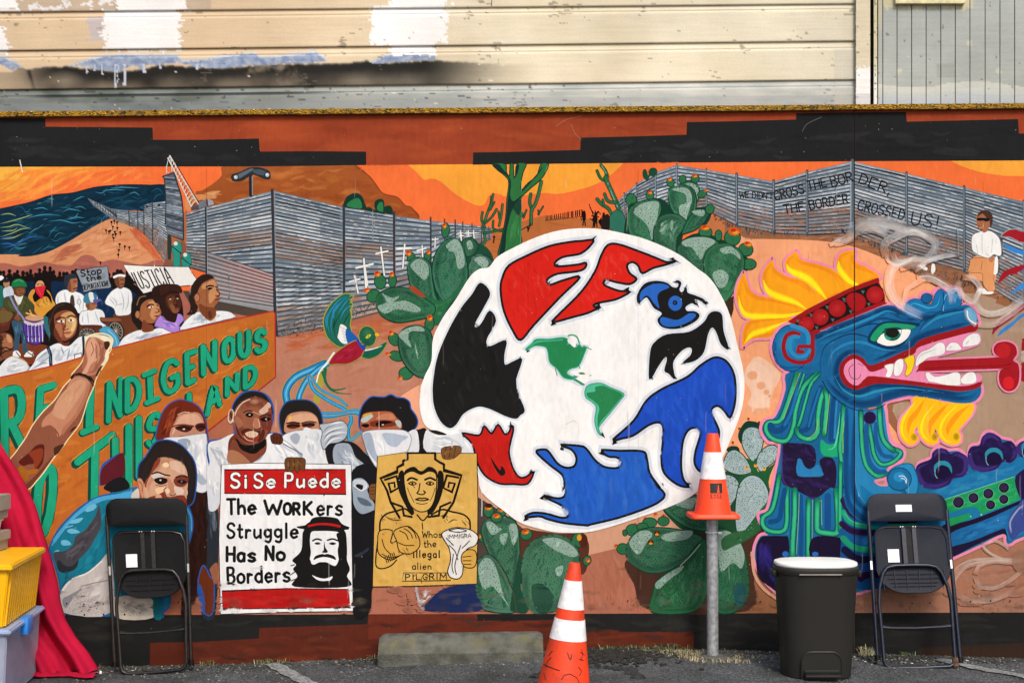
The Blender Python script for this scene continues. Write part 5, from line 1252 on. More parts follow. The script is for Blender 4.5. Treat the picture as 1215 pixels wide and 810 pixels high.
# purple blocks
f('#1C1430', '215 600 218 500 250 445 300 436 400 436 436 450 438 580 400 640 390 830 330 800 250 740 220 680'); brush(K.P('230 600 240 480 300 450 330 700 380 800 260 720'), 40, ['#2C2478', '#231C58', '#342A80', '#18102C'], 18, 3.5, 1.4, .3, .6)
f('#1C1430', '600 450 780 445 812 500 820 600 600 600'); c('#2C6AB8', 415, 560, 22, 20); c('#2C6AB8', 620, 560, 22, 16)
# coils right of the mane
f('#14508C', '812 60 812 260 900 330 1157 360 1157 760 820 760 800 400')
for t, c1, w_ in (('812 190 870 280 1000 330 1300 330', '#2A1A4A', 8), ('812 270 860 340 1000 372 1300 368', '#1FA07A', 6), ('800 350 870 400 1000 415 1300 410', '#2A1440', 7), ('800 405 880 460 1000 470 1300 462', '#1A5A98', 7.5), ('810 450 880 510 1000 530 1300 525', '#1C9A70', 7), ('820 530 900 590 1000 600 1300 590', '#181638', 9), ('940 660 1000 640 1060 660 1300 660', '#1A4A90', 9), ('930 730 1000 700 1300 700', '#2A1238', 8)):
    l(c1, w_, t)
l('#5CC8A0', 1, '820 280 880 340 1000 366', al=.8); l('#3E8CD0', 1, '812 150 840 230 940 300', al=.8)
# neck column
K.o(860, 440)
nk = f('#1B6CA8', '832 230 905 250 905 480 900 700 910 850 980 930 1100 1000 1100 1060 960 1050 850 960 815 840 815 500'); rim('#0A2F60', 9, nk, .7, raw=True); l('#3F97CE', 2.2, '895 270 893 500 895 720 930 860 1000 930', al=.85); l('#0F4478', 3, '835 260 826 500 828 800 870 920 960 1010', al=.8); l('#8FD0EC', .6, '905 260 903 700 920 860')
K.o(1015, 440)
f('#2A86BC', '0 250 40 262 130 262 190 230 230 480 320 540 320 600 240 640 200 700 150 740 230 790 330 850 250 920 100 900 30 860 0 700')
strand('35 275 40 420 50 560 80 660 150 720 210 700', 5.0); strand('90 360 110 480 130 580 180 640 260 620 310 560 250 530', 4.6); strand('165 250 170 380 195 480 260 545', 5.6)
l('#1A5A98', 5.5, '75 370 75 500 95 620 150 685 200 690', al=.95); l('#1A5A98', 5, '140 360 140 470 180 570 250 590', al=.95)
c('#241640', 97, 320, 42, ol='#3A2868', w=1)
f('#E58FA8', '128 748 210 735 222 785 160 785'); f('#B8807A', '150 760 195 748 195 772 165 775')
# body
K.px()
bd = f('#1C78AE', '1020 575 1035 585 1058 592 1092 588 1130 570 1155 560 1215 540 1300 515 1740 420 1740 540 1300 600 1215 632 1199 641 1194 636 1190 628 1160 642 1127 656 1110 640 1070 600 1030 600')
brush([(1092, 590), (1130, 574), (1215, 544), (1215, 556), (1120, 590)], 60, ['#2A88B8', '#1A6AA6', '#3596C0', '#2478B0'], 26, 3.2, -.3, .1, .6)
K.o(1015, 560)
f('#1E1430', '600 360 780 330 1110 200 1157 180 1300 130 1300 190 1157 225 900 320 640 425'); f('#1E68A4', '640 425 900 322 1110 225 1157 205 1300 160 1300 330 1157 380 1020 410 640 560'); f('#1E1838', '640 520 800 470 1000 390 1030 400 1045 470 1010 420 820 500 640 590')
brush(K.P('650 440 900 340 1090 260 1040 360 660 500'), 40, ['#2C82C0', '#17548E', '#2474B0'], 22, 3, -.35, .12, .6)
gb = f('#1E9A5A', '605 188 800 130 1088 30 1100 90 1128 188 1000 240 862 288 830 240 780 238 700 260 612 292', 0); brush(gb, 50, ['#27B068', '#178A5C', '#3FC05A', '#1EA078'], 16, 3, -.3, .2, .6); l('#8CE08A', .6, '605 188 1088 30', 0)
for x, y, r in ((705, 205, 36), (808, 175, 33), (910, 145, 33), (1017, 105, 33), (925, 222, 30), (1016, 184, 30)): c('#6FC49A', x, y, r + 5); c('#151018', x, y, r + 2); c('#33244A', x - 2, y - 2, r - 6)
f('#1E9A5A', '622 320 780 280 800 312 700 350 640 372', 0); f('#1E78A8', '640 300 700 270 800 240 860 290 800 310 780 275 700 292 640 315'); c('#9FE0D0', 862, 290, 6, n=8); c('#9FE0D0', 790, 302, 5, n=8)
f('#241848', '1100 20 1300 -60 1300 180 1180 190 1130 180'); f('#3A4A90', '1045 380 1060 300 1110 230 1157 180 1300 150 1300 420 1157 400 1080 460 1050 430')
l('#C8D8E8', 3, '1070 420 1060 340 1110 260 1157 220', al=.6, soft=True)
K.o(1015, 440)
for t, cx, cy in (('412 690 432 640 515 605 530 560 570 530 622 540 650 568 700 555 762 590 772 660 740 720 668 735 640 775 560 805 470 795 430 750', 600, 680), ('770 580 792 522 850 510 872 450 930 425 992 460 1005 490 1062 480 1102 530 1102 590 1060 628 1012 620 960 672 860 690 792 660', 950, 590), ('1108 530 1128 492 1180 470 1300 400 1300 560 1160 590 1122 572', 1200, 540)):
    p = f('#231846', t, ol='#3D2C78', w=1); rim('#5A3FA0', 7, p, .45, raw=True); brush(p, 24, ['#2E2060', '#1A1232', '#382870'], 12, 2.6, .5, 1, .5)
    f('#2C8CA8', [(cx - 62, cy - 30), (cx - 30, cy - 60), (cx + 20, cy - 62), (cx + 55, cy - 30), (cx + 60, cy + 20), (cx + 40, cy - 10), (cx, cy - 36), (cx - 40, cy - 20), (cx - 58, cy + 10)]); c('#1C1238', cx - 2, cy + 12, 52, 46); l('#7AC8D0', .7, [(cx - 55, cy), (cx - 55, cy + 30), (cx - 40, cy + 55)])
p = f('#2A8EC4', '215 740 228 690 270 655 330 635 385 640 412 690 430 760 420 830 380 880 320 800 240 790', ol='#155A8A', w=1.2)
c('#1B70A6', 300, 740, 82, 78, ol='#14507E', w=1.4); c('#2C8EC4', 300, 725, 40, 34); 
for t in ('298 720 330 720 350 745 345 770', '310 735 335 740 345 765'): l('#D8F0F8', .9, t)
# yellow beard
B_ = '400 178 520 188 600 212 720 220 808 228 800 290 745 360 705 412 722 440 715 490 660 506 600 482 562 430 548 396 540 432 568 452 560 490 520 508 470 482 432 425 425 380 400 420 430 452 415 492 370 508 320 472 298 400 312 330 360 270 392 230'
l(PK, 5.5, B_, closed=True); f('#FFC01C', B_)
for t in ('470 200 420 280 370 350 360 430', '640 220 560 300 510 370 510 440', '780 235 700 300 640 380 630 440'): l('#F99A16', 6.5, t, tp='b')
for t in ('420 200 350 290 315 380 330 450 370 490', '560 210 480 300 450 390 470 450 520 490', '710 225 620 310 580 400 610 470 660 490'): l('#FFE41E', 3, t, tp='b')
for x, y in ((402, 452), (542, 450), (690, 450)): c('#C8A01C', x, y, 22, 26); c('#B08818', x, y, 10, 14)
# head
K.px()
hd = f('#1A669C', '916 414 919 400 928 388 942 384 955 388 972 393 990 385 1014 376 1036 367 1051 362 1063 363 1071 369 1084 372 1100 371 1118 367 1139 362 1148 362 1155 367 1159 375 1158 386 1136 392 1105 401 1089 408 1084 414 1067 421 1034 434 1024 427 1014 422 1002 428 998 442 1003 454 1016 460 1026 456 1036 451 1084 454 1119 459 1140 461 1161 455 1163 468 1153 477 1136 478 1119 475 1084 470 1067 472 1050 477 1041 482 1025 485 1012 483 998 476 984 464 974 450 972 440 960 444 948 441 934 440 922 430')
rim('#0B2F5C', 13, hd, .85, raw=True); brush(hd, 60, ['#1F76B0', '#165A8E', '#217FB6', '#1B6EA6'], 16, 3.4, -.3, .35, .35)
for t, w_, c1, al in (('974 445 973 430 978 412 992 402 1010 396 1030 400 1050 408 1070 412 1088 402', 1.5, '#0B2E52', .9), ('976 448 990 466 1010 478 1026 481 1045 474 1070 466 1110 468 1140 471 1158 466', 4, '#12447A', .7), ('990 446 1000 462 1018 470 1040 464 1070 460 1120 466', 3, '#2E9AC0', .75), ('982 434 988 418 1004 408 1022 406 1046 414 1066 416', 3.4, '#2C8EC4', .75),
                      ('968 404 990 394 1014 385 1038 375 1052 369 1064 372', 3.4, '#2C92C6', .8), ('1000 396 1024 386 1044 378 1062 380 1080 384', 3, '#0E3A6A', .8), ('984 400 1010 392 1035 384 1060 388 1088 384 1100 376', 1.6, '#0B2E52', .9), ('1092 392 1110 378 1130 372 1150 368', 3.6, '#2E9AC8', .75), ('1096 398 1120 392 1150 386', 3, '#124A86', .7), ('1088 400 1094 386 1104 376 1120 368 1138 362', 1.3, '#0B2E52', .9)):
    l(c1, w_, t, tp='b', al=al)
l('#0B3058', 1, '976 452 984 466 998 478 1012 485 1026 487 1042 484 1050 479')
# nostril plumes
K.o(1015, 310)
f('#1B72AE', '330 350 345 290 390 260 445 262 470 290 520 290 545 225 580 190 618 210 640 198 690 190 722 230 718 305 640 330 560 345 480 355 430 385 380 390', ol='#0F4A7C', w=.8); c('#175F96', 487, 254, 38, 34, ol='#0C3A66', w=.9)
l('#3AA6D0', 2, '350 330 390 290 440 300 500 320 560 300 580 230', tp='b'); l('#3AA6D0', 1.8, '660 215 690 230 680 290', tp='b'); l('#9FD4E8', .8, '600 340 610 250 640 210', al=.8); l('#0C3A66', 1, '600 215 605 280 590 330')
# headband
K.o(860, 310)
f('#9B1A1E', '432 412 560 330 700 258 860 182 1048 112 1056 118 1060 150 1095 225 1100 280 1112 288 1000 335 860 392 640 482 592 500 470 432', 0)
f('#1E1416', '478 428 560 368 700 292 860 212 1045 148 1085 190 1095 235 1088 272 900 342 720 430 600 488 540 462', 0)
for x, y in ((590, 370), (700, 315), (815, 262), (945, 210), (500, 410), (628, 455), (738, 402), (862, 345), (985, 295)): f('#4E6B62', [(x - 12, y - 10), (x + 14, y - 8), (x + 2, y + 16)], 0)
for x, y, r in ((560, 430, 54), (655, 382, 57), (770, 322, 60), (1030, 230, 60)): c('#A81A20', x, y, r, ol='#6E1014', w=.7); g('#D03434', .5, x, y, r * .7)
f('#A81A20', '830 265 850 225 900 215 950 240 968 280 950 325 900 350 860 320', ol='#6E1014', w=.7)
# spiral cheek
c('#1C6FA8', 455, 595, 128, 158, ol='#0E3A66', w=1); g('#2E9AD0', .6, 420, 560, 80, 90); l('#12508A', 3, '345 560 350 680 420 730 520 720', al=.7)
l('#9B1A1E', 5, '508 502 465 490 420 515 402 590 425 660 490 692 560 688 598 650 602 560 604 490 640 482'); l('#9B1A1E', 4.5, '578 582 505 585 500 618 535 622', 0); l('#2C8CC0', 4.2, '505 520 465 520 445 570 455 620 500 655 555 645 580 610', 1); l('#2C8CC0', 5, '455 440 540 470 570 510 572 560', 1)
# mouth
K.px()
f('#9B1A1E', '996 444 997 432 1004 424 1013 420 1024 425 1034 433 1067 419 1084 411 1089 405 1106 398 1140 389 1158 384 1160 389 1154 394 1140 397 1106 408 1092 415 1100 440 1130 450 1160 453 1165 453 1160 460 1140 464 1119 462 1084 457 1040 455 1016 462 1002 456')
f('#EE8FB8', '1001 442 1003 432 1011 426 1018 427 1026 434 1036 441 1068 427 1085 419 1092 411 1140 397 1160 394 1164 402 1160 410 1134 418 1108 426 1094 436 1100 442 1140 444 1160 443 1164 451 1140 458 1084 452 1036 446 1026 449 1017 457 1007 453')
f('#E78AAE', '1090 428 1215 420 1215 446 1090 446', al=.0) if False else None
l('#5A1830', .7, '1012 432 1007 438 1010 448 1018 449 1021 444'); l('#5A1830', .6, '1018 431 1024 434')
K.o(1015, 310)
TG = '430 740 440 700 470 684 700 672 1000 658 962 640 948 600 975 562 1040 553 1092 580 1104 636 1078 680 1112 705 1122 770 1112 840 1080 882 1030 884 992 842 985 780 1002 742 1040 734 750 742 450 752'
l(PK, 5, TG, closed=True); f('#A61A24', TG, ol='#8A1018', w=.6); c('#C0222A', 1012, 612, 52); c('#D8242C', 1048, 835, 40, 46); l('#7E1018', 1.4, '470 735 700 725 1000 715 1070 700', al=.7)
TW = '#F4F4F2'
for t in ('412 722 418 662 450 622 505 600 568 558 608 568 614 620 590 642 500 662 468 684 438 704', '618 602 648 560 690 558 716 580 724 606 640 614', '733 582 740 542 788 500 842 498 858 540 832 572 752 587', '198 716 252 702 262 722 240 792 203 788 216 750', '272 690 322 670 327 730 300 782 262 776'):
    f(TW, t, ol='#9C8088', w=.5)
f('#F8D81E', '333 672 396 643 402 700 380 762 346 788 338 772 352 720', ol='#7A5A10', w=.6)
for t in ('425 700 440 650 500 620 560 600', '640 600 660 580', '755 570 780 540'): l('#B4B8BE', 1.2, t, tp='b', al=.8)
K.o(1015, 440)
for t in ('478 22 500 8 545 38 620 25 680 8 716 20 720 70 712 98 620 96 540 78 500 70', '718 62 758 16 808 8 828 40 820 80 742 90'): f(TW, t, ol='#9C8088', w=.5)
# eye
K.o(1015, 310)
f('#0E3560', '80 540 130 450 220 410 410 420 440 440 380 470 340 560 240 605 140 580'); f('#1F9A6A', '98 532 150 455 225 422 408 440 375 470 280 458 205 465 148 545', ol='#0C3A3A', w=.5)
f('#F5F5F2', '145 546 190 492 300 468 378 470 352 532 290 572 220 582 165 566', ol='#123A5A', w=.7); c('#1F6A54', 250, 502, 56, 44); c('#2FA088', 222, 520, 20, 20); c('#1A1B18', 250, 490, 46, 34)
l('#1A4A50', .7, '195 462 305 458 300 520 245 545')
# incense smoke over the face
def smoke(t, w_, a, col='#F2F1F0'):
    l(col, w_, t, al=a * .3, soft=True); p = catmull(K.P(t), False, 5)
    for k in range(int(w_ * 1.1) + 2):
        of = U(-.36, .36) * w_; i0 = int(U(0, .6) * len(p)); i1 = min(len(p), i0 + int(U(.25, .6) * len(p)) + 2); q = []
        for i in range(i0, i1):
            A, B = p[max(0, i - 1)], p[min(len(p) - 1, i + 1)]; dx, dy = B[0] - A[0], B[1] - A[1]; L = math.hypot(dx, dy) or 1
            q.append((p[i][0] - dy / L * of + U(-.15, .15), p[i][1] + dx / L * of + U(-.15, .15)))
        if len(q) > 2: l(col, U(.6, 1.5), q, 0, al=a * U(.25, .7), soft=True, raw=True)
for t, w_, a in (('400 -20 290 10 235 90 240 200 290 280 380 340 470 380', 13, .8), ('450 130 400 160 350 200 330 330', 7, .4), ('420 120 500 110 590 150 650 200 660 300', 11, .7), ('720 130 700 180 740 240 800 280 830 240 850 180 800 120 730 110', 8, .75), ('820 250 850 330 920 360 1020 340 1100 290 1170 240', 9, .75), ('760 320 770 380 810 420 830 440', 8, .9), ('840 430 950 430 1040 380 1170 280', 9, .55), ('640 210 700 190 730 260', 10, .5)):
    smoke(t, w_, a)
c('#6FB8DC', 795, 365, 30, 55, rot=-.5, al=.8); l('#FFFFFF', 1.2, '765 340 775 395 825 430')
K.o(1015, 180)
for t, w_, a in (('0 520 150 500 300 530 420 560 500 610', 14, .45), ('215 720 200 640 260 590 380 545 480 570 550 640 480 740 300 790', 12, .6), ('250 690 290 760 400 740 520 740 640 700', 8, .7), ('0 540 120 520 220 560', 14, .4), ('-150 620 -60 600 0 560', 12, .55), ('-180 640 -90 600', 6, .6), ('340 560 400 540 500 590', 5, .8), ('210 700 230 750 300 780 420 720', 6, .8), ('-70 560 40 490 200 480 340 520', 16, .35), ('400 820 520 740 700 700', 7, .6)):
    smoke(t, w_, a)
K.o(1015, 560)
for t, w_, a in (('860 480 900 540 1000 590 1157 610', 4, .8), ('880 500 950 470 1020 500 1050 530', 4, .7), ('670 720 700 660 800 610 950 600 1100 610', 7, .55), ('690 800 680 740 760 650 900 610', 5, .5), ('820 700 850 640 950 610 1080 620', 6, .5), ('820 720 860 780 960 790 1060 740 1157 660', 6, .6), ('700 840 800 880 950 870 1100 800', 7, .4)):
    smoke(t, w_, a, '#D8D2CC')
c('#8A6A58', 1140, 610, 68, 80, al=.5)
# ------------------------------------------------------------------ crowd behind the banner
part('painted_crowd', 'dark painted crowd silhouettes behind the marchers at the left')
K.o(0, 310)
f('#1A1414', '-400 130 -40 110 0 112 60 110 100 100 200 110 300 95 400 110 560 120 800 110 860 120 1000 200 1157 200 1250 280 1200 560 700 640 -400 800')
for k in range(34):
    x = -30 + k * 31 + U(-8, 8); y = 82 + U(-16, 14) - (20 if 260 < x < 400 else 0); c('#181313', x, y, U(11, 15), U(14, 20), n=10); f('#181313', [(x - 22, y + 60), (x - 16, y + 18), (x, y + 10), (x + 16, y + 18), (x + 22, y + 60)])
f('#132A4A', '350 150 430 140 560 140 700 180 900 200 960 300 900 420 600 420 560 300 400 320'); brush(K.P('360 160 560 140 720 200 900 220 880 380 640 380 540 280 400 260'), 50, ['#1A3A66', '#0F2240', '#21487A'], 14, 2.2, 1.4, .4, .8)
f('#14233A', '60 180 260 140 300 300 240 420 100 300'); f('#7A3A22', '90 600 160 560 330 580 330 640 240 700 60 720 40 640'); f('#6A3420', '520 440 760 420 900 380 950 480 820 560 760 620 560 560')
def fold(t, w_=1.0, col='#B4BDC8', al=.9): l(col, w_, t, tp='b', al=al)
part('painted_person', 'small painted marcher in pale blue at the far left edge')
f('#1F6A60', '-30 190 20 170 40 240 30 310 -30 330'); f('#C9D6E4', '25 190 70 170 92 200 95 250 60 262 28 250'); c('#B98560', 45, 152, 22, 28); c('#20262C', 42, 132, 24, 14); f('#EFEFEF', '-10 105 10 98 28 112 10 130 -12 128')
part('painted_person', 'painted drummer in green cap and olive shirt beating a purple drum')
f('#35526A', '80 400 170 410 175 480 190 600 200 620 160 625 150 540 140 500 125 620 95 620 100 500'); brush(K.P('90 410 165 415 180 500 190 600 160 600 140 490 110 600 100 480'), 20, ['#5A86A8', '#223A52', '#4A7090'], 10, 1.3, 1.4, .3, .8)
f('#F0F0EE', '90 655 90 620 120 610 145 640 130 660', ol='#222222', w=.5); f('#F0F0EE', '165 655 180 625 205 612 235 640 230 655', ol='#222222', w=.5); l('#15151A', 1.1, '110 620 135 652'); l('#15151A', 1.1, '190 622 225 645')
f('#464B2C', '20 300 30 250 80 235 130 225 180 240 220 260 232 320 225 360 190 370 180 420 90 400 85 350 50 340'); brush(K.P('40 270 120 240 200 260 210 330 120 380 90 340'), 24, ['#5C6238', '#383C22', '#525A34'], 12, 1.6, 1., .5, .8)
f('#E6E6E2', '95 230 130 300 160 235 130 240'); f('#6A4028', '95 180 165 175 175 215 150 240 120 242 100 222'); f('#8A5A3A', '115 190 165 190 165 220 140 236 120 225'); f('#1E7A4A', '80 175 85 140 115 120 150 122 178 145 185 178 150 172 110 178', ol='#0E4028', w=.6); l('#4FAF7A', 1, '100 140 130 128 160 140')
l('#3A241A', .8, '125 198 140 198', 0); l('#3A241A', .8, '135 218 158 220', 0)
l('#8A8AC0', 2.4, '70 240 110 320 170 405', 1); f('#7A4A30', '20 310 70 350 130 365 150 395 130 410 80 390 20 370 0 350', ol='#3A2216', w=.6); f('#7A4A30', '195 340 240 355 270 380 255 390 230 385', ol='#3A2216', w=.6)
f('#54389A', '165 410 300 405 305 470 300 530 280 560 240 572 200 560 178 530', ol='#241848', w=.8); c('#C99A7A', 238, 388, 68, 24, ol='#5A3424', w=1); f('#C9C0C8', '170 405 238 425 305 402 306 425 238 445 170 425')
for x in (190, 215, 240, 265, 288): l('#E8DCE8', .9, [(x, 430), (x + 3, 490), (x + 6, 550)], 0)
for x in (182, 207, 232, 257): l('#2A1A54', 1.6, [(x + 4, 440), (x + 8, 520)], 0); l('#9A88D0', .8, [(x + 8, 445), (x + 10, 510)], 0)
l('#D9A860', 1.4, '205 335 225 380', 0); l('#E8B868', 1.6, '180 355 240 372', 0)
part('painted_person', 'painted marcher in yellow jacket with red bandana over the face')
f('#D99A3A', '195 250 215 200 245 190 300 190 340 210 365 270 380 300 330 345 290 380 240 350 235 300'); brush(K.P('210 240 240 200 330 220 350 300 300 340 250 320'), 26, ['#E8B048', '#C07E28', '#F0C05A', '#8A5418'], 10, 1.3, 1., .7, .85)
f('#151010', '235 160 250 125 275 115 300 125 315 150 320 200 350 240 355 290 330 250 310 240 270 260 240 280 225 240 240 210'); f('#D9A070', '245 160 262 135 290 135 305 160 300 175 250 180')
f('#D8263A', '242 180 270 172 312 168 305 205 290 260 270 240 250 215'); l('#F04A5A', 1, '260 185 280 230'); l('#151010', 1, '255 160 268 157', 0); l('#151010', 1, '282 157 296 160', 0); f('#2A6A74', '300 380 340 400 345 520 310 470')
part('painted_person', 'painted marcher in white shirt and tie with a moustache')
f('#EEF1F4', '380 270 395 220 440 195 480 200 530 210 570 230 590 270 600 340 560 360 530 350 480 320 440 290 400 310', ol='#5A6470', w=.6)
for t in ('400 240 395 300', '440 210 455 290', '540 230 550 330', '575 250 570 340'): fold(t, 1.6)
f('#4A3A34', '485 240 505 235 515 310 500 300 482 300'); f('#A4694A', '460 130 510 105 530 120 532 170 525 200 500 215 470 200'); f('#7E4A32', '460 130 480 120 490 200 470 205'); f('#2A3340', '440 150 445 105 480 85 520 90 525 115 480 125 462 180'); l('#1A1210', 1.2, '505 190 530 182', 0); l('#241614', .9, '505 138 525 136', 0); l('#241614', .8, '512 148 524 148', 0); l('#C98A66', .8, '520 150 526 172 518 176')
c('#DADFE4', 543, 278, 14, 18, ol='#7A848E', w=.6)
part('painted_placard', 'grey painted placard reading Stop the Deportation')
f('#8C96A2', '525 62 590 55 650 42 700 40 735 35 745 80 750 130 762 178 700 188 640 195 575 210 560 160 540 110', ol='#2A3038', w=.8); brush(K.P('535 70 730 45 755 170 580 200'), 24, ['#A0AAB4', '#78828E', '#AAB2BC'], 16, 2.2, -.1, .2, .7)
K.px(); BT = '#15161A'
text('Stop', 96.5, 328.5, 121, 324, 7.6, 1.5, BT, gap=.25); text('the', 102.5, 334, 121, 331, 6.5, 1.35, BT, gap=.25); text('DEPORTATION!', 98.5, 344.2, 129, 338.8, 5.8, .95, BT, gap=.22)
K.o(0, 310)
part('painted_person', 'painted marcher with white headband and white blouse, hands on hips')
f('#6A3A24', '780 360 850 370 900 350 950 480 900 520 860 460 800 440'); f('#EEF1F4', '720 280 745 230 780 195 820 178 860 180 895 200 908 240 905 310 895 360 850 372 800 370 785 330 760 310 735 300', ol='#5A6470', w=.6)
for t in ('760 240 800 280 790 320', '830 200 850 280 840 350', '880 210 880 290 860 340', '800 300 850 290', '750 250 790 300'): fold(t, 1.4)
f('#6E4430', '785 95 850 95 858 140 845 180 825 190 800 170 785 130'); f('#966046', '815 105 852 108 850 160 825 178 820 140'); f('#2A1C18', '772 110 780 80 815 70 850 75 858 90 800 95 785 130'); f('#F0F0EE', '775 105 820 88 862 95 860 108 820 104 780 118'); l('#1A1210', .9, '825 128 850 125', 0); l('#1A1210', .9, '828 158 848 156', 0)
part('painted_placard', 'white painted placard reading Justicia')
f('#F0F0EE', '848 22 1000 32 1130 36 1295 38 1330 95 1378 158 1300 165 1200 175 1100 190 985 222 930 150 880 80', 0, ol='#2A2A2A', w=.7)
K.px(); text('JUSTICIA', 161, 343.8, 206.5, 336.3, 19.5, 1.5, BT, gap=.3, slant=-6)
K.o(0, 310)
part('painted_person', 'painted person in a wheelchair wearing blue cap and blue jeans')
c('#2A2420', 600, 500, 62, 50); c('#6E6A66', 600, 500, 56, 44); c('#2A2420', 600, 502, 48, 36); 
for k in range(12): l('#A8A29A', .5, [(600, 500), (600 + 50 * math.cos(k * .52), 500 + 40 * math.sin(k * .52))], 0)
c('#1E1A18', 795, 480, 58, 72, rot=-.2); c('#8A847C', 795, 480, 50, 64, rot=-.2); c('#2A2420', 795, 480, 42, 56, rot=-.2)
for k in range(14): l('#B8B0A6', .5, [(795, 480), (795 + 42 * math.cos(k * .45), 480 + 56 * math.sin(k * .45))], 0)
f('#E9EDF0', '545 380 560 345 600 335 650 325 700 335 720 370 715 400 690 410 740 450 720 470 680 440 600 445 548 430', ol='#5A6470', w=.6)
for t in ('600 350 610 430', '650 340 680 420', '570 370 565 420'): fold(t, 1.5)
f('#4FA0C8', '680 470 740 445 800 500 825 560 820 600 780 600 760 540 700 500', ol='#1A4A6A', w=.7); l('#8CCCE8', 1, '740 470 790 520 805 580'); f('#8A5438', '690 385 740 388 800 385 835 395 838 410 780 415 700 412', ol='#4A2A1C', w=.5); f('#5A2E20', '545 440 620 435 700 440 690 462 600 460')
f('#A06A4A', '590 290 655 272 665 310 650 330 620 338 595 320'); f('#7A4A32', '590 290 615 285 615 335 595 320'); f('#3C7C96', '572 270 580 235 610 218 625 280 590 290'); f('#DDE3E6', '608 218 640 215 668 240 668 262 625 280'); f('#3C7C96', '640 216 660 230 668 250 650 264'); f('#5A58A0', '640 262 690 258 700 268 650 285'); l('#1A1210', .8, '635 292 658 288', 0)
part('painted_person', 'painted marcher in brown hat with grim face at the left edge above the banner')
f('#DDE3E8', '-30 780 0 720 60 660 120 655 180 690 210 740 190 770 60 790 -30 800'); brush(K.P('0 740 60 680 130 670 190 730 60 770'), 30, ['#B9C2CC', '#F0F2F4', '#A0AAB6'], 12, 2, -.3, .3, .8); l('#8A5A3A', 1, '120 660 180 690 205 740', al=.8); l('#C9A27A', .8, '80 650 150 668 190 700')
f('#7A4A34', '-30 500 40 490 80 510 95 560 88 600 70 650 30 670 -30 680'); f('#A26A4C', '20 540 60 520 88 560 80 600 50 610 20 590'); f('#4E2A1E', '-30 520 20 510 10 560 20 600 0 660 -30 670'); f('#C9906A', '45 500 70 510 85 545 70 560 50 540'); l('#1A1210', 1.5, '0 600 40 590 60 600 88 600'); l('#1A1210', 1.4, '5 640 40 615 80 610'); l('#241614', 1.2, '0 545 25 535', 0); l('#241614', 1, '0 560 22 558', 0); l('#241614', 1, '10 610 5 640 20 660')
f('#5A2A20', '-30 420 40 400 90 350 105 370 75 420 60 470 0 495 -30 500', ol='#2A1410', w=.8); f('#6E5A34', '-30 350 40 340 90 360 60 410 0 425 -30 430'); brush(K.P('-20 440 60 410 90 370 60 450 0 480'), 12, ['#7A3A2A', '#40201A'], 12, 1.6, -.5, .3, .8)
part('painted_person', 'painted marcher with dark hair and face, wearing suspenders over a white shirt')
f('#E8ECF0', '195 755 230 700 260 640 330 590 400 560 470 580 540 520 600 510 660 500 600 560 590 640 560 670 350 720', ol='#39424E', w=.7); brush(K.P('230 720 280 640 400 580 470 600 560 540 570 640 360 700'), 44, ['#B9C4D2', '#F4F6F8', '#9AA8BA', '#DDE3EA'], 16, 2.2, -1., .4, .8)
for t in ('240 690 300 640 340 610', '220 740 290 700 330 700', '480 600 460 680', '420 590 440 640'): fold(t, 2.2, '#8E9DB2')
l('#1F2C3C', 4, '330 590 348 640 350 716', 0); l('#1F2C3C', 3, '572 520 576 600 572 660', 0); l('#5A7A94', 1, '334 600 352 700', 0); l('#39424E', .9, '510 640 560 628 562 668 514 672 510 640', 0)
f('#2A1C18', '330 420 340 350 380 300 430 280 490 290 530 340 545 400 545 470 530 520 480 550 400 550 350 500')
f('#8A4A34', '372 380 400 350 450 335 500 350 530 390 530 450 515 500 480 530 440 545 400 520 378 450'); f('#C99A6A', '420 370 480 345 520 380 525 440 500 500 460 525 440 490 455 440 430 420'); f('#E0BE7E', '480 390 515 390 520 440 505 480 485 470 500 430'); f('#A86A4A', '385 430 420 430 430 480 425 520 400 510 380 460')
f('#6A3424', '375 450 395 480 420 530 440 560 480 550 470 575 440 580 400 550 370 500')
l('#2A1612', 1.6, '385 402 410 385 445 388'); l('#2A1612', 1.6, '460 385 490 372 522 385'); f('#F0EAE0', '392 412 420 402 445 412 420 420'); f('#F0EAE0', '465 405 490 395 512 405 490 414'); c('#18100E', 422, 411, 8); c('#18100E', 488, 404, 8)
l('#5A2A1E', 1, '452 390 448 440 432 465 450 470 470 462'); f('#C06A58', '435 490 460 482 490 485 475 500 450 502'); l('#3A1814', .8, '435 491 460 488 488 488')
l('#4A3A34', 1.2, '345 420 380 320 440 295', al=.7)
part('painted_person', 'painted marcher with headband and dark hair looking right, beside the placard')
f('#E8ECF0', '820 600 835 540 880 500 960 470 1020 480 1090 455 1157 460 1210 480 1240 520 1200 540 1000 560', ol='#5A6470', w=.6); brush(K.P('850 560 900 500 1000 490 1140 480 1200 500 1000 540'), 30, ['#B9C4D2', '#F6F8FA', '#9AA8BA'], 16, 2, -.4, .3, .8)
f('#B08ADC', '1060 440 1110 380 1140 370 1200 420 1250 460 1240 500 1157 460 1080 455', ol='#3A2A5A', w=.6)
f('#241A18', '900 340 905 280 935 240 990 222 1040 225 1080 245 1085 280 1010 270 970 320 970 400 1000 450 960 470 930 440 905 400')
f('#A0623E', '970 300 1010 265 1060 262 1090 280 1098 320 1108 350 1090 390 1050 425 1010 425 1060 470 1000 488 970 470 985 430 955 395 930 380 935 345 960 345'); f('#C88E62', '1020 280 1070 270 1092 300 1085 350 1100 352 1060 400 1030 370 1040 320'); f('#7A4228', '985 400 1020 430 1050 440 1050 470 1000 488 975 470'); c('#B87A54', 945, 365, 17, 26, ol='#4A2A1A', w=.7)
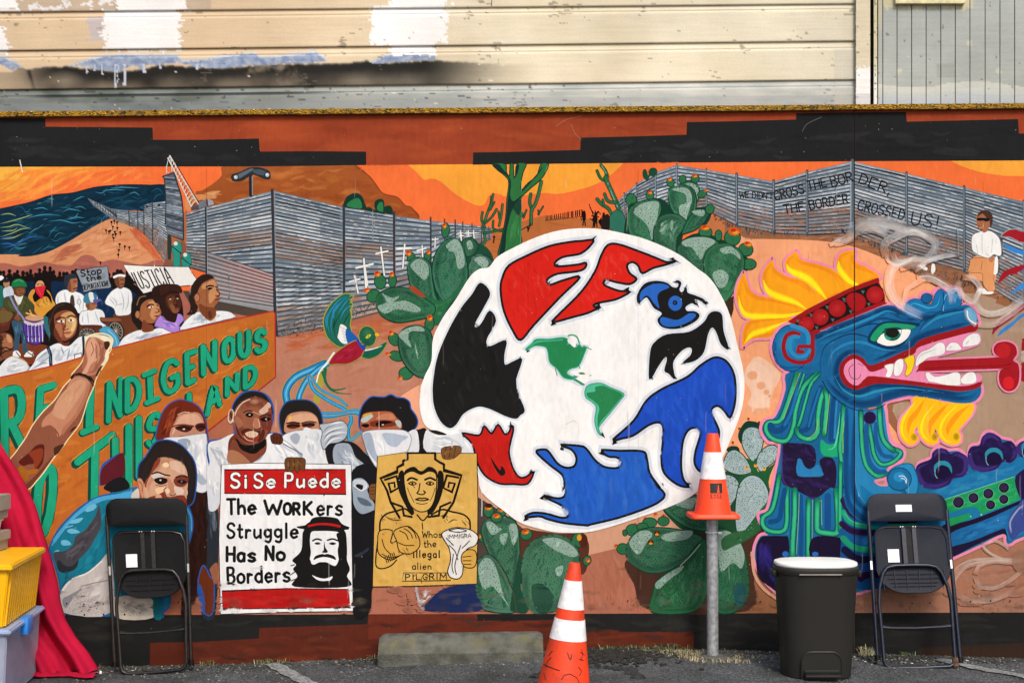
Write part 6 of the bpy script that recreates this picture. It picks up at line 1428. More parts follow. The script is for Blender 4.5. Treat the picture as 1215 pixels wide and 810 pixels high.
l('#1A1210', 1.6, '1010 312 1030 296 1055 298'); f('#F0E8DC', '1015 318 1040 306 1055 312 1040 320'); c('#18100E', 1040, 313, 6); l('#1A1210', 1.2, '1075 298 1092 296'); l('#1A1210', 1, '1078 308 1092 306', 0); l('#4A2418', .9, '1072 320 1092 340 1080 352 1065 350'); f('#A85048', '1062 375 1085 368 1090 378 1075 388'); l('#3A1814', .8, '1060 377 1090 375'); l('#8A6A50', 1.2, '940 300 960 250 1000 238')
K.o(180, 310)
part('painted_person', 'painted dark skinned marcher in lilac shirt and brown cap')
f('#AB86DA', '20 440 60 370 90 400 150 410 165 365 200 362 222 400 190 440 190 475 150 490 80 460', ol='#3A2A5A', w=.6); brush(K.P('60 390 150 430 200 380 190 460 80 450'), 18, ['#C2A2EA', '#8A66BE'], 12, 2, .6, .4, .8)
f('#2E1A16', '0 220 10 180 60 160 140 155 190 165 205 200 190 220 195 260 170 400 150 420 100 400 70 360 60 300 20 280'); f('#4A281C', '95 250 130 225 185 228 200 270 205 310 185 350 155 360 120 330 100 300'); f('#6E4028', '110 250 150 240 165 280 150 320 120 310'); f('#8A5636', '125 300 150 290 165 330 190 330 175 352 145 350'); f('#3A2018', '60 165 130 158 195 175 205 215 130 205 60 240', ol='#1A0E0A', w=.5)
l('#140A08', 1.2, '115 252 140 244', 0); l('#140A08', 1.2, '165 240 190 240', 0); c('#D8C8B8', 128, 260, 7, 4, n=8); c('#D8C8B8', 178, 256, 7, 4, n=8); l('#140A08', .9, '158 262 152 300 175 300'); f('#8A4438', '150 330 185 318 190 330 170 340')
part('painted_person', 'painted long haired marcher in white shirt looking right above the banner end')
f('#E8ECF0', '205 470 215 430 250 390 320 345 400 370 450 340 530 345 570 370 580 382 390 428', ol='#5A6470', w=.6); brush(K.P('230 440 320 360 440 360 560 375 390 420'), 34, ['#B9C4D2', '#F6F8FA', '#9AA8BA'], 16, 2, -.5, .4, .8)
f('#2E1E1A', '265 300 255 240 270 180 300 130 340 95 380 88 415 100 430 120 380 140 330 180 325 240 320 300 300 360 240 365 262 340')
f('#A0623E', '320 200 350 150 400 125 430 120 450 160 455 190 470 225 462 270 440 300 430 320 445 370 400 410 340 360 325 320 300 280 290 240 312 225'); f('#C88E62', '350 160 400 135 432 130 448 175 440 200 462 225 440 250 400 290 390 230 400 190 350 190'); f('#7A4228', '325 290 370 310 430 320 440 360 400 400 340 355'); c('#B87A54', 312, 250, 19, 30, ol='#4A2A1A', w=.7); f('#5A3020', '385 350 405 340 415 380 400 400')
l('#1A1210', 1.8, '375 178 400 166 425 172'); f('#18100E', '380 190 402 178 420 186 400 196'); l('#1A1210', 1.3, '438 175 454 178', 0); l('#4A2418', 1, '445 190 468 220 455 238 438 235'); f('#A85048', '438 262 465 250 468 262 450 275'); l('#3A1814', .9, '436 264 468 258'); l('#4A2418', .8, '445 240 465 242')
K.px(); l('#3A3230', .5, '245.3 330 245.3 400', 0, al=.6)

# ------------------------------------------------------------------ banner
part('painted_banner', 'orange painted protest banner with large green lettering Re-Indigenous this Land')
K.px()
bn = f('#BF6A2B', '-520 620 -520 580 0 448 60 434.5 130 414 200 396 324 369 327 372 327 447 307 463 247 511 220 540 190 580 120 640 60 720 -520 860', 0)
brush([(0, 455), (130, 420), (322, 374), (322, 444), (240, 505), (150, 600), (70, 700), (0, 700)], 260, ['#C9772F', '#B05E26', '#C4702C', '#A85622', '#D08438'], 26, 4, -.25, .15, .5)
l('#B8242A', 1.3, '-520 580 0 447.5 60 434.5 130 414 200 396 324 369 326.5 372 327 447 307 463 247 511', 0)
TL, DK, GLW = '#1FA47E', '#0E4A3C', '#D99A3C'
def bl_(ch, q, w_=7.2, off=(-2.0, 1.6)):
    glyph(ch, q, w_ + 4.0, GLW, (off[0] * .5, off[1] * .5)); glyph(ch, q, w_ + 1.8, DK, off); glyph(ch, q, w_ + 1.6, DK); glyph(ch, q, w_, TL)
def Q(x0, y0, x1, y1, sl=0, dy=0): return ((x0 + sl, y0 + dy), (x1 + sl, y0), (x1, y1), (x0, y1 + dy))
part('painted_lettering', None, PARTS[-1])
bl_('R', ((3, 465), (28, 458), (30, 532), (4, 545)), 9.5, (-2.5, 3)); l(DK, 11, '0 478 12 474', 0) if False else None
bl_('E', ((47, 462), (66, 456), (60, 505), (44, 512)), 8)
bl_('I', ((98, 455), (118, 450), (116, 500), (96, 512)), 9); l(DK, 9, '97 514 115 507', 0); l(TL, 7, '98 513 115 506', 0)
bl_('N', ((129, 455), (145, 449), (144, 492), (128, 500)), 6.5); bl_('D', ((150, 451), (166, 446), (165, 482), (150, 488)), 6.4); bl_('I', ((170, 444), (186, 440), (186, 470), (172, 477)), 6.5); l(DK, 7.5, '170 446 184 440', 0); l(TL, 6, '171 445 184 439.5', 0); l(DK, 7.5, '173 479 188 473', 0); l(TL, 6, '174 478 188 472', 0)
bl_('G', ((193, 433), (212, 425), (213, 460), (194, 467)), 6.2); bl_('E', ((221, 420), (234, 416), (232, 450), (222, 455)), 6); bl_('N', ((240, 411), (256, 405), (256, 438), (241, 444)), 6.2)
bl_('O', ((266, 403), (278, 400), (278, 426), (266, 430)), 6); bl_('U', ((284, 396), (296, 393), (296, 420), (285, 423)), 6); bl_('S', ((304, 394), (315, 391), (316, 414), (304, 418)), 6.2)
bl_('T', ((92, 548), (134, 516), (132, 590), (92, 612)), 9, (-2.6, 2.6)); bl_('H', ((136, 522), (154, 505), (154, 575), (137, 600)), 8); bl_('I', ((160, 498), (170, 494), (170, 560), (160, 570)), 8); bl_('S', ((176, 497), (190, 488), (189, 520), (175, 530)), 6.5)
bl_('L', ((224, 468), (232, 463), (232, 486), (224, 492)), 6); bl_('A', ((248, 462), (260, 456), (261, 480), (246, 492)), 5.6); bl_('N', ((269, 449), (283, 443), (282, 462), (269, 469)), 5.6); bl_('D', ((290, 438), (304, 432), (303, 454), (290, 460)), 5.6)
bl_('O', ((46, 560), (66, 548), (60, 620), (42, 645)), 10, (-3, 2)); l(DK, 11, '58 660 74 640 80 622'); l(TL, 9, '58 660 74 640 80 622')
# ------------------------------------------------------------------ raised arm
part('painted_arm', 'large painted raised forearm and clenched fist with a beaded bracelet')
K.o(0, 440)
ARM = '60 640 110 560 180 460 230 370 300 280 380 200 440 110 490 55 500 20 560 -50 588 -120 590 -190 600 -215 650 -232 700 -235 745 -225 765 -205 760 -150 738 -110 735 -80 700 -20 680 5 655 60 640 110 600 200 570 300 540 370 470 460 420 530 370 590 300 690 250 750 190 810 60 830'
l('#F2DCA8', 2.6, ARM, closed=True)
f('#8E5540', ARM); f('#C08468', '490 60 560 35 620 60 600 130 560 220 500 320 440 380 420 440 395 450 385 400 340 370 290 385 300 330 380 250 440 160'); f('#CC9878', '400 190 470 110 540 60 590 70 570 140 520 220 470 290 440 330 400 320 360 290'); brush(K.P('420 200 500 100 570 70 540 160 440 300'), 18, ['#D8A67C', '#C48A66', '#D49C80'], 16, 2, -1., .2, .7)
f('#B27458', '600 110 625 70 600 180 540 300 460 400 430 440 440 380 500 320 560 220'); f('#5A1F18', '130 620 200 560 250 510 300 505 305 560 290 640 240 690 250 640 200 640 160 650'); f('#8A3A22', '200 560 290 530 290 600 240 670 230 610'); f('#A8641E', '120 670 150 650 190 680 260 670 250 700 200 710 190 750 150 760 120 720'); f('#4A2A20', '370 540 380 520 440 500 420 540 380 580'); f('#3E241C', '480 420 500 390 530 380 500 410')
f('#6E3A2A', '180 780 260 700 330 620 370 580 300 680 240 760 200 800'); l('#6A3A28', 1, '380 400 400 430 405 450'); 
l('#2A1A14', 2.2, '490 50 500 30 540 25 600 45 640 100', 1); l('#7A5A4A', 1, '500 38 540 32 598 55 634 98', jit=.5)
K.o(0, 310); l('#2A1A14', 2.0, '498 800 510 780 560 770 620 795 645 830')
f('#C68E74', '600 540 640 520 680 530 700 560 690 620 660 680 640 720 600 720 580 640'); f('#A8684E', '590 600 620 580 640 620 620 700 570 740 570 690'); f('#DCA88C', '610 530 660 522 680 545 660 600 640 580 620 560'); f('#8A4E38', '700 550 750 540 762 580 740 620 730 660 700 640 720 600'); f('#4A2A1E', '720 560 752 552 755 590 730 610 715 590')
for t in ('640 530 660 620 650 660', '690 540 700 600 690 640', '600 600 640 640', '735 620 700 700 690 760'): l('#6A3A28', .8, t)
l('#F4E6B8', 1.6, '590 560 600 520 640 500 700 495 750 510 775 540 765 590')

K.o(60, 380, 11.57)
f('#F0E6C4', '500 300 520 225 600 196 700 200 780 225 836 275 842 350 806 420 796 530 720 620 600 560')
hf = f('#B97A60', '480 340 506 262 556 226 650 240 740 288 812 292 815 345 772 408 752 470 742 545 690 625 610 745 425 745 498 600 486 450'); rim('#7E4634', 9, hf, .6, raw=True)
f('#D8A286', '490 390 520 290 566 236 630 262 636 330 606 400 640 540 560 600 500 720 436 735 512 560'); f('#C68C70', '600 260 660 300 690 400 680 520 640 600 655 500 625 400 640 330'); f('#45241C', '738 298 806 292 812 346 776 404 752 396'); l('#7A4232', .9, '560 300 590 400 560 480'); l('#7A4232', .9, '660 300 684 390 676 480'); l('#7A4232', .8, '620 320 640 420 628 520'); f('#4A2A20', '700 628 660 660 618 760 640 770 680 690')
l('#2A1A14', 2, '290 790 330 752 420 738 500 762 560 820')
# ------------------------------------------------------------------ marchers at the front
BLU2 = '#2A58A8'
def sh(t): f('#8E9CB0', t, al=.85)
part('painted_person', 'painted woman with red-brown hair and white cloth over her mouth')
K.o(180, 440)
hairA = '35 470 40 400 70 300 110 240 160 208 210 200 270 215 320 245 350 290 370 340 380 420 385 520 300 500 200 480 100 490'
l(BLU2, 2.6, hairA, closed=True); f('#6E2818', hairA); brush(K.P('50 440 90 300 150 230 220 215 320 260 200 280 150 380 110 470'), 40, ['#8E3A22', '#54190F', '#7E301C', '#A04A2A'], 18, 2, -1.1, .3, .75)
K.o(180, 560); f('#2E1713', '60 -60 280 60 340 80 390 130 400 200 420 400 400 640 260 960 200 960 240 600 240 300'); f('#2A3038', '380 190 450 240 460 400 440 960 340 960 380 560'); brush(K.P('290 120 370 150 380 400 330 760 260 760 280 400'), 30, ['#3A1E18', '#221210', '#331A16'], 24, 3, 1.5, .15, .7); brush(K.P('395 200 450 250 450 380 420 500 400 400'), 14, ['#5A6472', '#3A4450', '#6A7684'], 22, 2, 1.5, .2, .8)
K.o(180, 440)
f('#C48A70', '190 300 260 285 320 285 350 320 362 370 365 430 300 440 200 445 130 455 130 410 160 350'); f('#DDAA90', '200 310 300 295 340 330 350 370 280 370 220 360 180 380 150 430 140 440 150 400'); 
l('#E8C0A8', 1, '180 300 220 282 260 284', al=.8)
f('#4A1F18', '160 385 220 370 280 375 270 405 230 420 180 405'); f('#4A1F18', '300 370 340 355 366 365 366 400 330 415 305 395'); l('#1A0C0A', 1.6, '185 392 225 385 265 398'); l('#1A0C0A', 1.5, '318 385 345 378 364 388'); l('#6A3424', 1.6, '140 382 200 368 290 378'); c('#F0E4D8', 222, 398, 9, 5, n=8)
clo = '80 475 120 455 200 450 300 435 360 428 378 440 385 520 395 600 400 700 380 820 300 820 200 700 130 560'
f('#E2E5EB', clo, ol='#7C8898', w=.6); f('#9AA6B6', '180 475 240 462 270 490 240 540 200 520'); f('#AEB8C6', '300 640 330 630 340 700 380 760 340 780 300 720'); brush(K.P('240 480 370 450 380 600 370 760 310 700 260 560'), 40, ['#F6F7F9', '#C3CBD7', '#D8DDE5', '#FFFFFF'], 20, 2.4, 1.3, .4, .8); l('#B4BCCA', 1, '385 520 388 620 390 800')
f('#D8DCE4', '375 700 400 540 470 560 470 900 400 960 385 860'); brush(K.P('395 620 460 600 460 850 400 880'), 22, ['#F4F5F7', '#A8B2C0', '#C6CDD8', '#FFFFFF'], 18, 2.2, 1.4, .3, .8)

part('painted_person', 'painted smiling man with dark cap and goatee behind the white placard')
man = '390 495 480 470 570 430 560 340 555 260 580 200 630 150 690 138 750 148 800 180 830 240 832 330 810 420 860 430 940 470 1060 560 1100 640 470 700 400 640'
l(BLU2, 2.6, man, closed=True); f('#E8EAEE', '390 500 470 470 580 430 700 500 810 430 900 450 1000 520 1120 640 1120 700 440 760 400 620'); 
for t in ('400 520 430 560 470 620 480 740', '440 520 520 600 530 640', '680 620 740 600 780 540', '900 490 980 540 1060 620', '600 620 700 640'): fold(t, 3.6, '#9AA6B6', .85)
brush(K.P('400 520 520 470 540 640 470 660'), 20, ['#FBFBFC', '#B8C0CC', '#D4DAE2'], 20, 2.4, 1.1, .4, .8); brush(K.P('820 460 900 470 1060 620 800 620'), 26, ['#FBFBFC', '#C6CDD8', '#F4F5F7'], 22, 2.4, .7, .3, .8)
f('#6E3424', '560 440 530 480 525 560 540 620 640 625 720 600 780 560 790 480 760 420 600 420'); f('#9A6044', '545 500 570 500 600 540 640 580 690 620 560 622 530 590'); f('#8A5038', '560 470 600 540 680 600 740 590 700 622 600 622 540 560')
f('#23201F', '555 310 560 240 590 190 640 150 700 140 760 152 800 190 828 250 832 300 812 250 780 200 730 178 680 180 620 210 580 260 566 320')
hd_ = f('#8A4A34', '566 320 580 260 620 210 680 180 740 180 790 205 820 250 830 320 825 380 800 430 780 470 740 520 680 530 620 500 585 440 560 370'); rim('#4A1E16', 9, hd_, .6, raw=True); f('#A4694C', '600 250 650 200 700 190 740 200 770 240 740 290 700 300 720 360 690 400 640 390 600 340'); f('#C08C6C', '680 205 710 190 740 205 730 228 695 225'); f('#DDB8A0', '740 270 780 225 805 215 820 240 800 260 790 280 750 290'); l('#E8D0BC', 1.1, '575 320 590 270 630 225 670 200', al=.9); c('#A86E52', 545, 315, 19, 42, ol='#E8D8C8', w=.9, rot=.1); f('#5A2A1E', '535 300 550 290 552 340 542 350'); l('#E8D0BC', .8, '575 300 580 350 620 375', al=.8)
f('#6A2E20', '760 300 815 290 825 380 800 430 760 420 770 370'); l('#1A0E0C', 2.2, '640 275 670 270 705 290'); f('#1C100E', '650 300 680 282 705 300 690 318 665 318'); c('#F0E8E0', 672, 302, 7, 4, n=7); l('#1A0E0C', 1.8, '755 310 785 305 815 318'); f('#1C100E', '760 325 790 315 815 330 790 345'); c('#F0E8E0', 795, 328, 6, 3, n=7)
f('#B87A5C', '700 320 725 320 740 370 720 392 700 380 690 372'); l('#E0B498', 1, '722 320 735 350 738 378'); l('#4A1E16', 1, '695 380 715 390 740 380')
f('#241614', '610 405 650 385 660 400 630 430 640 470 620 430'); f('#1E1210', '720 400 760 395 770 440 750 480 735 470 745 430'); f('#7E3024', '632 420 680 405 740 415 745 440 700 480 650 470 630 450'); f('#F2EDE6', '640 415 690 408 735 420 725 448 680 445 650 432'); l('#C8A890', 1, '630 440 645 470 680 480', al=.9)
f('#1C1817', '575 465 600 480 620 515 660 520 700 510 750 490 782 465 780 520 740 560 690 568 640 555 600 520'); l('#E8C8B0', .8, '590 545 620 560 650 580', al=.6)
K.o(150, 460, 5.06)
f('#7E4230', '612 375 655 315 690 370 770 395 835 345 822 400 740 455 618 450'); f('#AE7656', '610 385 640 372 690 395 745 450 690 455 615 450')
mf = f('#9A5C44', '650 140 680 95 730 66 790 62 840 90 866 140 872 190 860 240 835 285 800 322 740 342 690 312 660 262 645 200')
rim('#6A2E22', 12, mf, .7, raw=True); brush(mf, 40, ['#A86A50', '#8E503A', '#B07458', '#945A42'], 7, 1.6, 1.2, .5, .5)
f('#74362A', '800 170 868 150 872 200 852 255 826 240 796 250 806 210'); f('#5A261E', '655 205 672 250 700 300 740 330 700 312 664 270'); g('#C08C6C', .9, 770, 82, 34, 20); f('#DDB8A0', '796 142 825 112 852 92 866 122 842 148 816 160'); f('#B83A40', '850 126 866 120 862 146'); f('#B87A5C', '662 170 690 190 700 225 672 240 655 205', al=.6)
l('#E8D0BC', 1, '652 165 668 125 700 88 742 68'); c('#9A5C44', 628, 166, 15, 38, ol='#E8D8C8', w=.8, rot=.1); f('#4E2219', '622 140 634 150 634 190 626 180')
l('#2A1510', 1.4, '704 148 728 136 756 138'); f('#170D0B', '714 160 738 146 764 158 752 176 728 174'); c('#E8DCD2', 741, 161, 6, 4, n=8); l('#D8A888', .8, '760 142 800 160 825 162'); f('#170D0B', '804 186 835 174 870 184 845 200 818 200'); c('#E8DCD2', 838, 187, 5, 3, n=8); l('#2A1510', 1.2, '806 168 836 158 868 168')
f('#B87A5C', '770 180 792 186 806 232 790 246 768 240 758 224'); l('#E0B498', .9, '790 186 800 214 802 236'); f('#1A1210', '796 262 828 250 828 290 804 322 788 320 802 290'); l('#3A1610', 1, '758 236 775 248 796 246 806 238')
f('#54241A', '688 262 718 242 762 250 800 256 828 250 826 296 800 326 786 322 798 288 770 262 724 264 700 284'); f('#8A3428', '702 280 730 262 772 262 796 280 786 312 752 324 716 308'); f('#DCC0A4', '714 272 756 258 792 272 776 294 738 296'); 
for x in (732, 746, 760, 774): l('#9A7A62', .35, [(x, 264), (x + 2, 293)], 0)
l('#E0B8A0', .9, '706 290 728 312 760 318'); f('#17110F', '655 296 682 330 722 344 790 334 836 306 832 350 802 372 770 392 728 382 690 356'); brush(K.P('680 335 720 350 800 345 820 330 780 380 730 372'), 16, ['#2C2320', '#0C0908', '#3A2E2A'], 4, .8, 1, .8, .8)
part('painted_person', 'painted masked marcher with black hair in the middle, looking over a white scarf')
K.o(180, 440)
hB = '890 400 880 330 890 270 930 215 1000 200 1080 205 1130 240 1160 290 1172 360 1170 420 1050 440 920 440'
l(BLU2, 2.6, hB, closed=True); f('#23201F', hB); f('#C48A6C', '915 420 915 350 940 300 1000 280 1080 280 1130 310 1148 360 1150 410 1080 410 980 415'); f('#DDA888', '930 350 960 310 1040 290 1110 300 1140 350 1080 355 1000 350'); f('#E8B850', '938 320 950 305 962 315 945 345')
f('#5A2A1E', '925 375 960 355 1010 360 1020 380 980 395 940 392'); f('#5A2A1E', '1030 365 1080 352 1120 358 1120 375 1080 388 1040 382'); l('#140A08', 1.7, '935 378 975 372 1012 378'); l('#140A08', 1.7, '1038 374 1080 366 1118 368'); l('#2A1612', 1.5, '925 360 970 350 1015 358'); l('#2A1612', 1.5, '1030 358 1080 346 1130 352')
f('#E6E9EE', '880 480 905 440 980 410 1080 405 1157 400 1190 420 1200 500 1215 580 1220 640 1140 640 1060 590 960 510 900 470', ol='#7C8898', w=.7); f('#A9B3C1', '950 450 990 425 1020 450 1000 500 970 490'); 
for t in ('1040 560 1080 520 1130 500', '1090 590 1140 540 1170 520', '900 500 990 545 1080 600 1190 640', '1060 430 1100 450 1150 440'): fold(t, 2.4, '#9AA6B6')
l('#4A5464', .8, '900 495 980 540 1060 590 1110 620 1157 638')
# right part of the mask and gloved hand
K.o(360, 440)
f('#E6E9EE', '0 400 60 398 105 400 115 440 130 500 150 560 180 640 60 640 0 610'); brush(K.P('10 430 100 410 130 500 160 620 60 620 10 580'), 26, ['#F8F9FA', '#BCC5D1', '#D6DBE3'], 18, 2.4, 1.2, .5, .8)
part('painted_person', 'painted masked marcher with curly black hair raising a gloved fist behind the yellow poster')
hC = '385 330 400 260 430 210 470 180 520 182 560 182 600 165 640 185 690 190 725 215 735 260 770 310 780 360 750 405 700 415 500 410 400 400'
l(BLU2, 3, hC, closed=True)
f('#1F1E20', '150 500 200 480 300 480 360 500 420 560 500 660 510 960 340 960 180 660'); 
f('#A2AEBD', '205 540 230 500 300 495 330 520 360 590 420 640 480 720 490 800 470 960 330 900 300 760 220 640 205 600'); brush(K.P('220 540 300 510 350 600 440 680 470 780 340 800 260 640'), 40, ['#C6CFDA', '#8391A4', '#DDE3EA', '#94A1B2'], 20, 2.6, 1., .4, .85); l('#F4F6F8', 1, '290 590 340 600 330 650', al=.8)
f('#B4BEC9', '110 370 150 360 200 350 260 340 300 370 305 410 290 460 240 490 180 500 140 540 120 480 130 420', ol='#2A3644', w=.8)
for t in ('150 400 210 360 280 350', '140 440 200 400 290 380', '140 490 180 440 260 420 300 425', '150 520 200 470 270 455'): l('#EDF0F3', 1.8, t, tp='b'); 
for t in ('135 420 170 385 230 360', '140 465 180 420 260 400', '150 510 190 455 260 440'): l('#39485A', .9, t, tp='b')
f('#1C1B1D', hC); 
f('#B0603F', '395 330 420 290 500 278 600 280 640 320 670 350 668 400 560 402 420 410 392 380'); f('#C88060', '530 300 600 290 630 330 560 335 500 330'); f('#7A3424', '460 350 540 335 620 345 640 370 560 385 470 380'); f('#D8A23C', '410 300 470 285 450 305 415 320'); f('#B8C4C4', '400 325 470 295 480 310 430 350 398 350'); f('#B8C4C4', '630 340 660 340 672 360 665 390 640 370')
f('#140C0A', '500 355 560 340 610 352 560 365 530 380 500 375'); f('#140C0A', '395 372 430 360 455 372 430 388'); c('#E8E0D8', 545, 368, 8, 4, n=7); l('#E8C8B0', .6, '518 280 520 400', 0)
f('#1C1B1D', '720 410 790 400 830 390 850 420 860 560 780 560 760 500 740 440'); f('#E4E7EC', '720 420 780 410 790 560 700 560 700 480'); f('#E4E7EC', '840 410 900 430 990 440 1080 430 1110 500 1160 560 1160 580 850 560'); brush(K.P('860 430 980 450 1080 450 1120 540 870 550'), 26, ['#F8F9FA', '#B9C2CE', '#D2D8E0'], 24, 2.2, .2, .4, .8); f('#23211F', '860 405 920 408 985 435 930 438 880 420')
f('#E8EAEF', '405 430 440 410 520 402 640 402 700 410 735 440 740 480 720 540 680 600 650 650 600 675 540 680 500 660 450 580 420 500', ol='#7C8898', w=.7)
f('#B4C0D2', '540 430 600 425 680 440 720 450 680 480 640 520 590 510 560 480'); f('#A7B4C8', '520 600 580 590 640 610 600 660 560 670 520 650'); f('#A9B6CA', '410 440 440 420 470 440 500 560 540 620 520 640 470 590 430 520'); brush(K.P('460 430 530 420 560 500 600 560 560 600 500 540'), 24, ['#FFFFFF', '#F2F4F6', '#DDE2E9'], 18, 2.6, 1.2, .3, .85)
f('#1B2A3C', '0 0 1 0 1 1', 0) if False else None
f('#23211F', '335 690 380 690 440 720 500 790 520 960 330 960') 
K.o(360, 560)
f('#1B1B1E', '330 0 500 -30 505 280 490 500 480 760 470 820 455 960 340 960 335 400'); f('#98A6B6', '338 60 400 40 450 90 440 130 500 240 480 260 400 285 350 230 340 150'); f('#C8D0DA', '350 50 420 55 440 90 420 120 350 90'); f('#1B1B1E', '370 80 410 90 400 120 360 100'); f('#5A6878', '370 170 440 190 470 230 400 220'); l('#E8ECF0', 1.2, '345 90 400 125 440 90', al=.9); f('#3A4656', '350 570 400 545 450 515 440 540 380 580', al=.6)
f('#7A4E2C', '455 90 480 78 520 85 530 120 525 160 490 190 460 180 450 130', ol='#3A2414', w=.8)
for y in (105, 128, 150): l('#4A2E1A', .9, [(458, y), (525, y - 8)], 1)
part('painted_person', 'painted young woman in bright blue jacket behind the left folding chair')
K.o(0, 560)
jb = '420 840 405 720 350 540 350 500 400 400 450 340 520 270 600 210 680 170 760 150 850 125 960 110 1000 180 1250 190 1290 235 1320 330 1310 430 1280 520 1230 600 1130 700 1115 960 400 960'
l(BLU2, 3, jb, closed=True); f('#1A7A94', jb); f('#4FA8DC', '600 215 680 170 800 150 900 130 940 170 880 190 760 185 680 205 640 230 560 280 500 330 440 400 380 480 355 505 380 440 480 320'); 
f('#45464E', '370 550 440 540 500 500 520 440 580 400 620 350 660 290 680 220 695 300 690 380 650 460 600 540 540 600 500 650 440 680 390 640'); f('#2A3038', '400 600 450 640 500 640 540 600 520 660 440 690 395 660'); brush(K.P('400 570 520 500 640 350 680 330 620 480 500 620'), 26, ['#55555C', '#3A3A42', '#5E5A60'], 16, 2.6, -.8, .4, .8)
for t in ('490 330 570 310 540 345 480 350', '460 400 500 385 550 410 490 420', '420 470 460 465 490 495 430 500', '370 545 400 530 410 540', '450 380 500 365', '600 240 640 215 665 230 640 260 590 270'): f('#6CBCE0', t) if len(t.split()) > 4 else l('#6CBCE0', 1.4, t)
brush(K.P('720 200 740 400 640 640 500 720 560 640 680 460'), 40, ['#1E88A2', '#166A84', '#2594AC'], 20, 2.6, -1., .3, .7); l('#12586E', 1.6, '460 680 455 740 430 780')
f('#C9C5C4', '410 860 440 780 500 730 600 690 680 620 760 570 760 960 430 960'); l('#F0EEEC', 1.6, '430 810 500 730 600 690 700 610'); f('#8E8E98', '430 870 480 840 560 800 500 870 450 930'); brush(K.P('480 900 560 800 720 650 730 900 600 940'), 40, ['#D6D2D0', '#B8B4B6', '#E2DEDB', '#A8A6AA'], 22, 3, -.6, .4, .7); l('#8A8890', 1.2, '560 780 640 760 740 740')
K.o(0, 670); dots(K.P('440 300 560 200 700 240 730 340 440 340'), '#4A4440', 1.9, .35); dots(K.P('820 260 1040 240 1040 345 820 345'), '#4A4440', 2.0, .35)
f('#D8D2C4', '800 220 1040 230 1050 360 800 360'); brush(K.P('815 240 1040 240 1040 350 815 350'), 30, ['#B8B2A8', '#E4DED0', '#9A968E'], 12, 2, -.4, .5, .7); dots(K.P('830 270 1040 250 1040 345 830 345'), '#4A4440', 2.0, .35)
for x, y in ((460, 340), (580, 340), (712, 338), (856, 338)): c('#141210', x, y, 7, n=8)
f('#1A6E7C', '1055 225 1110 215 1115 360 1058 360'); l(BLU2, 1.6, '1118 220 1122 360', 0)
K.o(180, 440)
hW = '-92 700 -81 640 -40 590 20 500 70 478 130 480 200 510 250 560 290 620 305 700 300 810 280 900 220 935 140 960 0 920 -50 860 -85 780'
l(BLU2, 3, '-350 780 -340 660 -270 600 -200 570 -190 640'); f('#5C1C26', '-350 780 -345 680 -290 620 -200 560 -180 640 -200 730 -300 770')
l(BLU2, 3, hW, closed=True); f('#26201F', hW); brush(K.P('-40 640 30 540 120 500 210 550 270 640 285 780 240 860 250 700 160 580 60 560 -30 700'), 30, ['#4A3A34', '#171312', '#5A463E'], 16, 1.8, .6, .9, .6); f('#1B1B1E', '-330 800 -260 740 -190 730 -150 800 -260 830')
K.o(0, 440)
fw = f('#C08868', '945 740 975 750 990 780 1010 700 1050 620 1120 590 1200 600 1260 640 1280 720 1285 800 1275 860 1240 920 1170 960 1080 950 1000 920 985 830 950 820'); 
rim('#8A4A36', 9, fw, .55, raw=True); f('#6E2A1E', '1040 640 1080 600 1100 640 1060 700 1030 760 1020 840 1000 800 1010 720'); f('#DDB090', '1090 640 1180 615 1250 660 1270 740 1180 690 1120 690 1070 690'); f('#F0D0A4', '1110 640 1150 628 1160 660 1130 668')
f('#D8C4B4', '1040 730 1060 700 1110 690 1150 710 1100 730 1060 750'); f('#8A4A38', '1060 745 1110 730 1155 745 1140 780 1090 785 1062 770'); l('#1A0E0C', 2.2, '1030 708 1080 692 1130 702 1155 720'); f('#1E1210', '1065 748 1105 735 1145 750 1105 768'); c('#F2EAE2', 1095, 750, 12, 5, n=8)
K.o(180, 440)
f('#7A3A2A', '155 745 190 715 240 730 245 790 200 820 160 800'); l('#1A0E0C', 2, '165 745 200 725 240 742'); f('#1E1210', '175 765 210 748 238 770 205 785'); c('#F2EAE2', 208, 768, 10, 5, n=8); f('#E0C0B0', '155 800 200 825 240 800 245 850 200 860 160 840')
f('#E8C49C', '20 820 80 800 110 790 90 840 40 860'); f('#7E3022', '100 830 140 880 180 850 220 870 245 920 200 960 150 920 100 910 60 950 0 980 20 940 70 880'); f('#D8A080', '110 840 135 860 150 905 120 900 100 870'); f('#5A2018', '0 940 60 900 90 920 40 970')
K.o(0, 560); f('#A85438', '945 60 985 60 995 160 965 180 950 110'); f('#D0C8C0', '905 150 950 110 955 185 910 185'); f('#A8A8A4', '1000 110 1020 140 1040 170 995 175'); l('#5A2018', 1, '980 100 1000 130')
K.o(180, 560); f('#2E6FA8', '225 235 260 260 280 330 270 430 240 500 215 350'); l('#4FA8DC', 1.4, '235 240 270 300 275 400', al=.9)
f('#6A3018', '330 690 350 640 370 650 400 710 430 760 420 960 360 960 320 780', ol='#2A58A8', w=1.5); f('#2A58A8', '312 800 335 770 352 820 362 860 366 960 345 960'); f('#9A6046', '400 660 450 620 455 740 430 760 410 700')
K.o(150, 460, 5.06)
f('#2A2220', '175 445 215 415 300 428 350 450 378 520 380 600 345 690 395 600 405 500 370 400 300 350 220 335 150 400 105 470 90 540 110 570 120 600 140 560')
wf = f('#D0A083', '172 445 215 420 290 430 340 452 364 500 370 560 364 620 345 690 200 690 130 680 108 610 116 560 148 512'); rim('#A86A50', 11, wf, .6, raw=True)
brush(wf, 34, ['#DDB096', '#C69276', '#D8AC90'], 7, 1.6, 1.3, .5, .5)
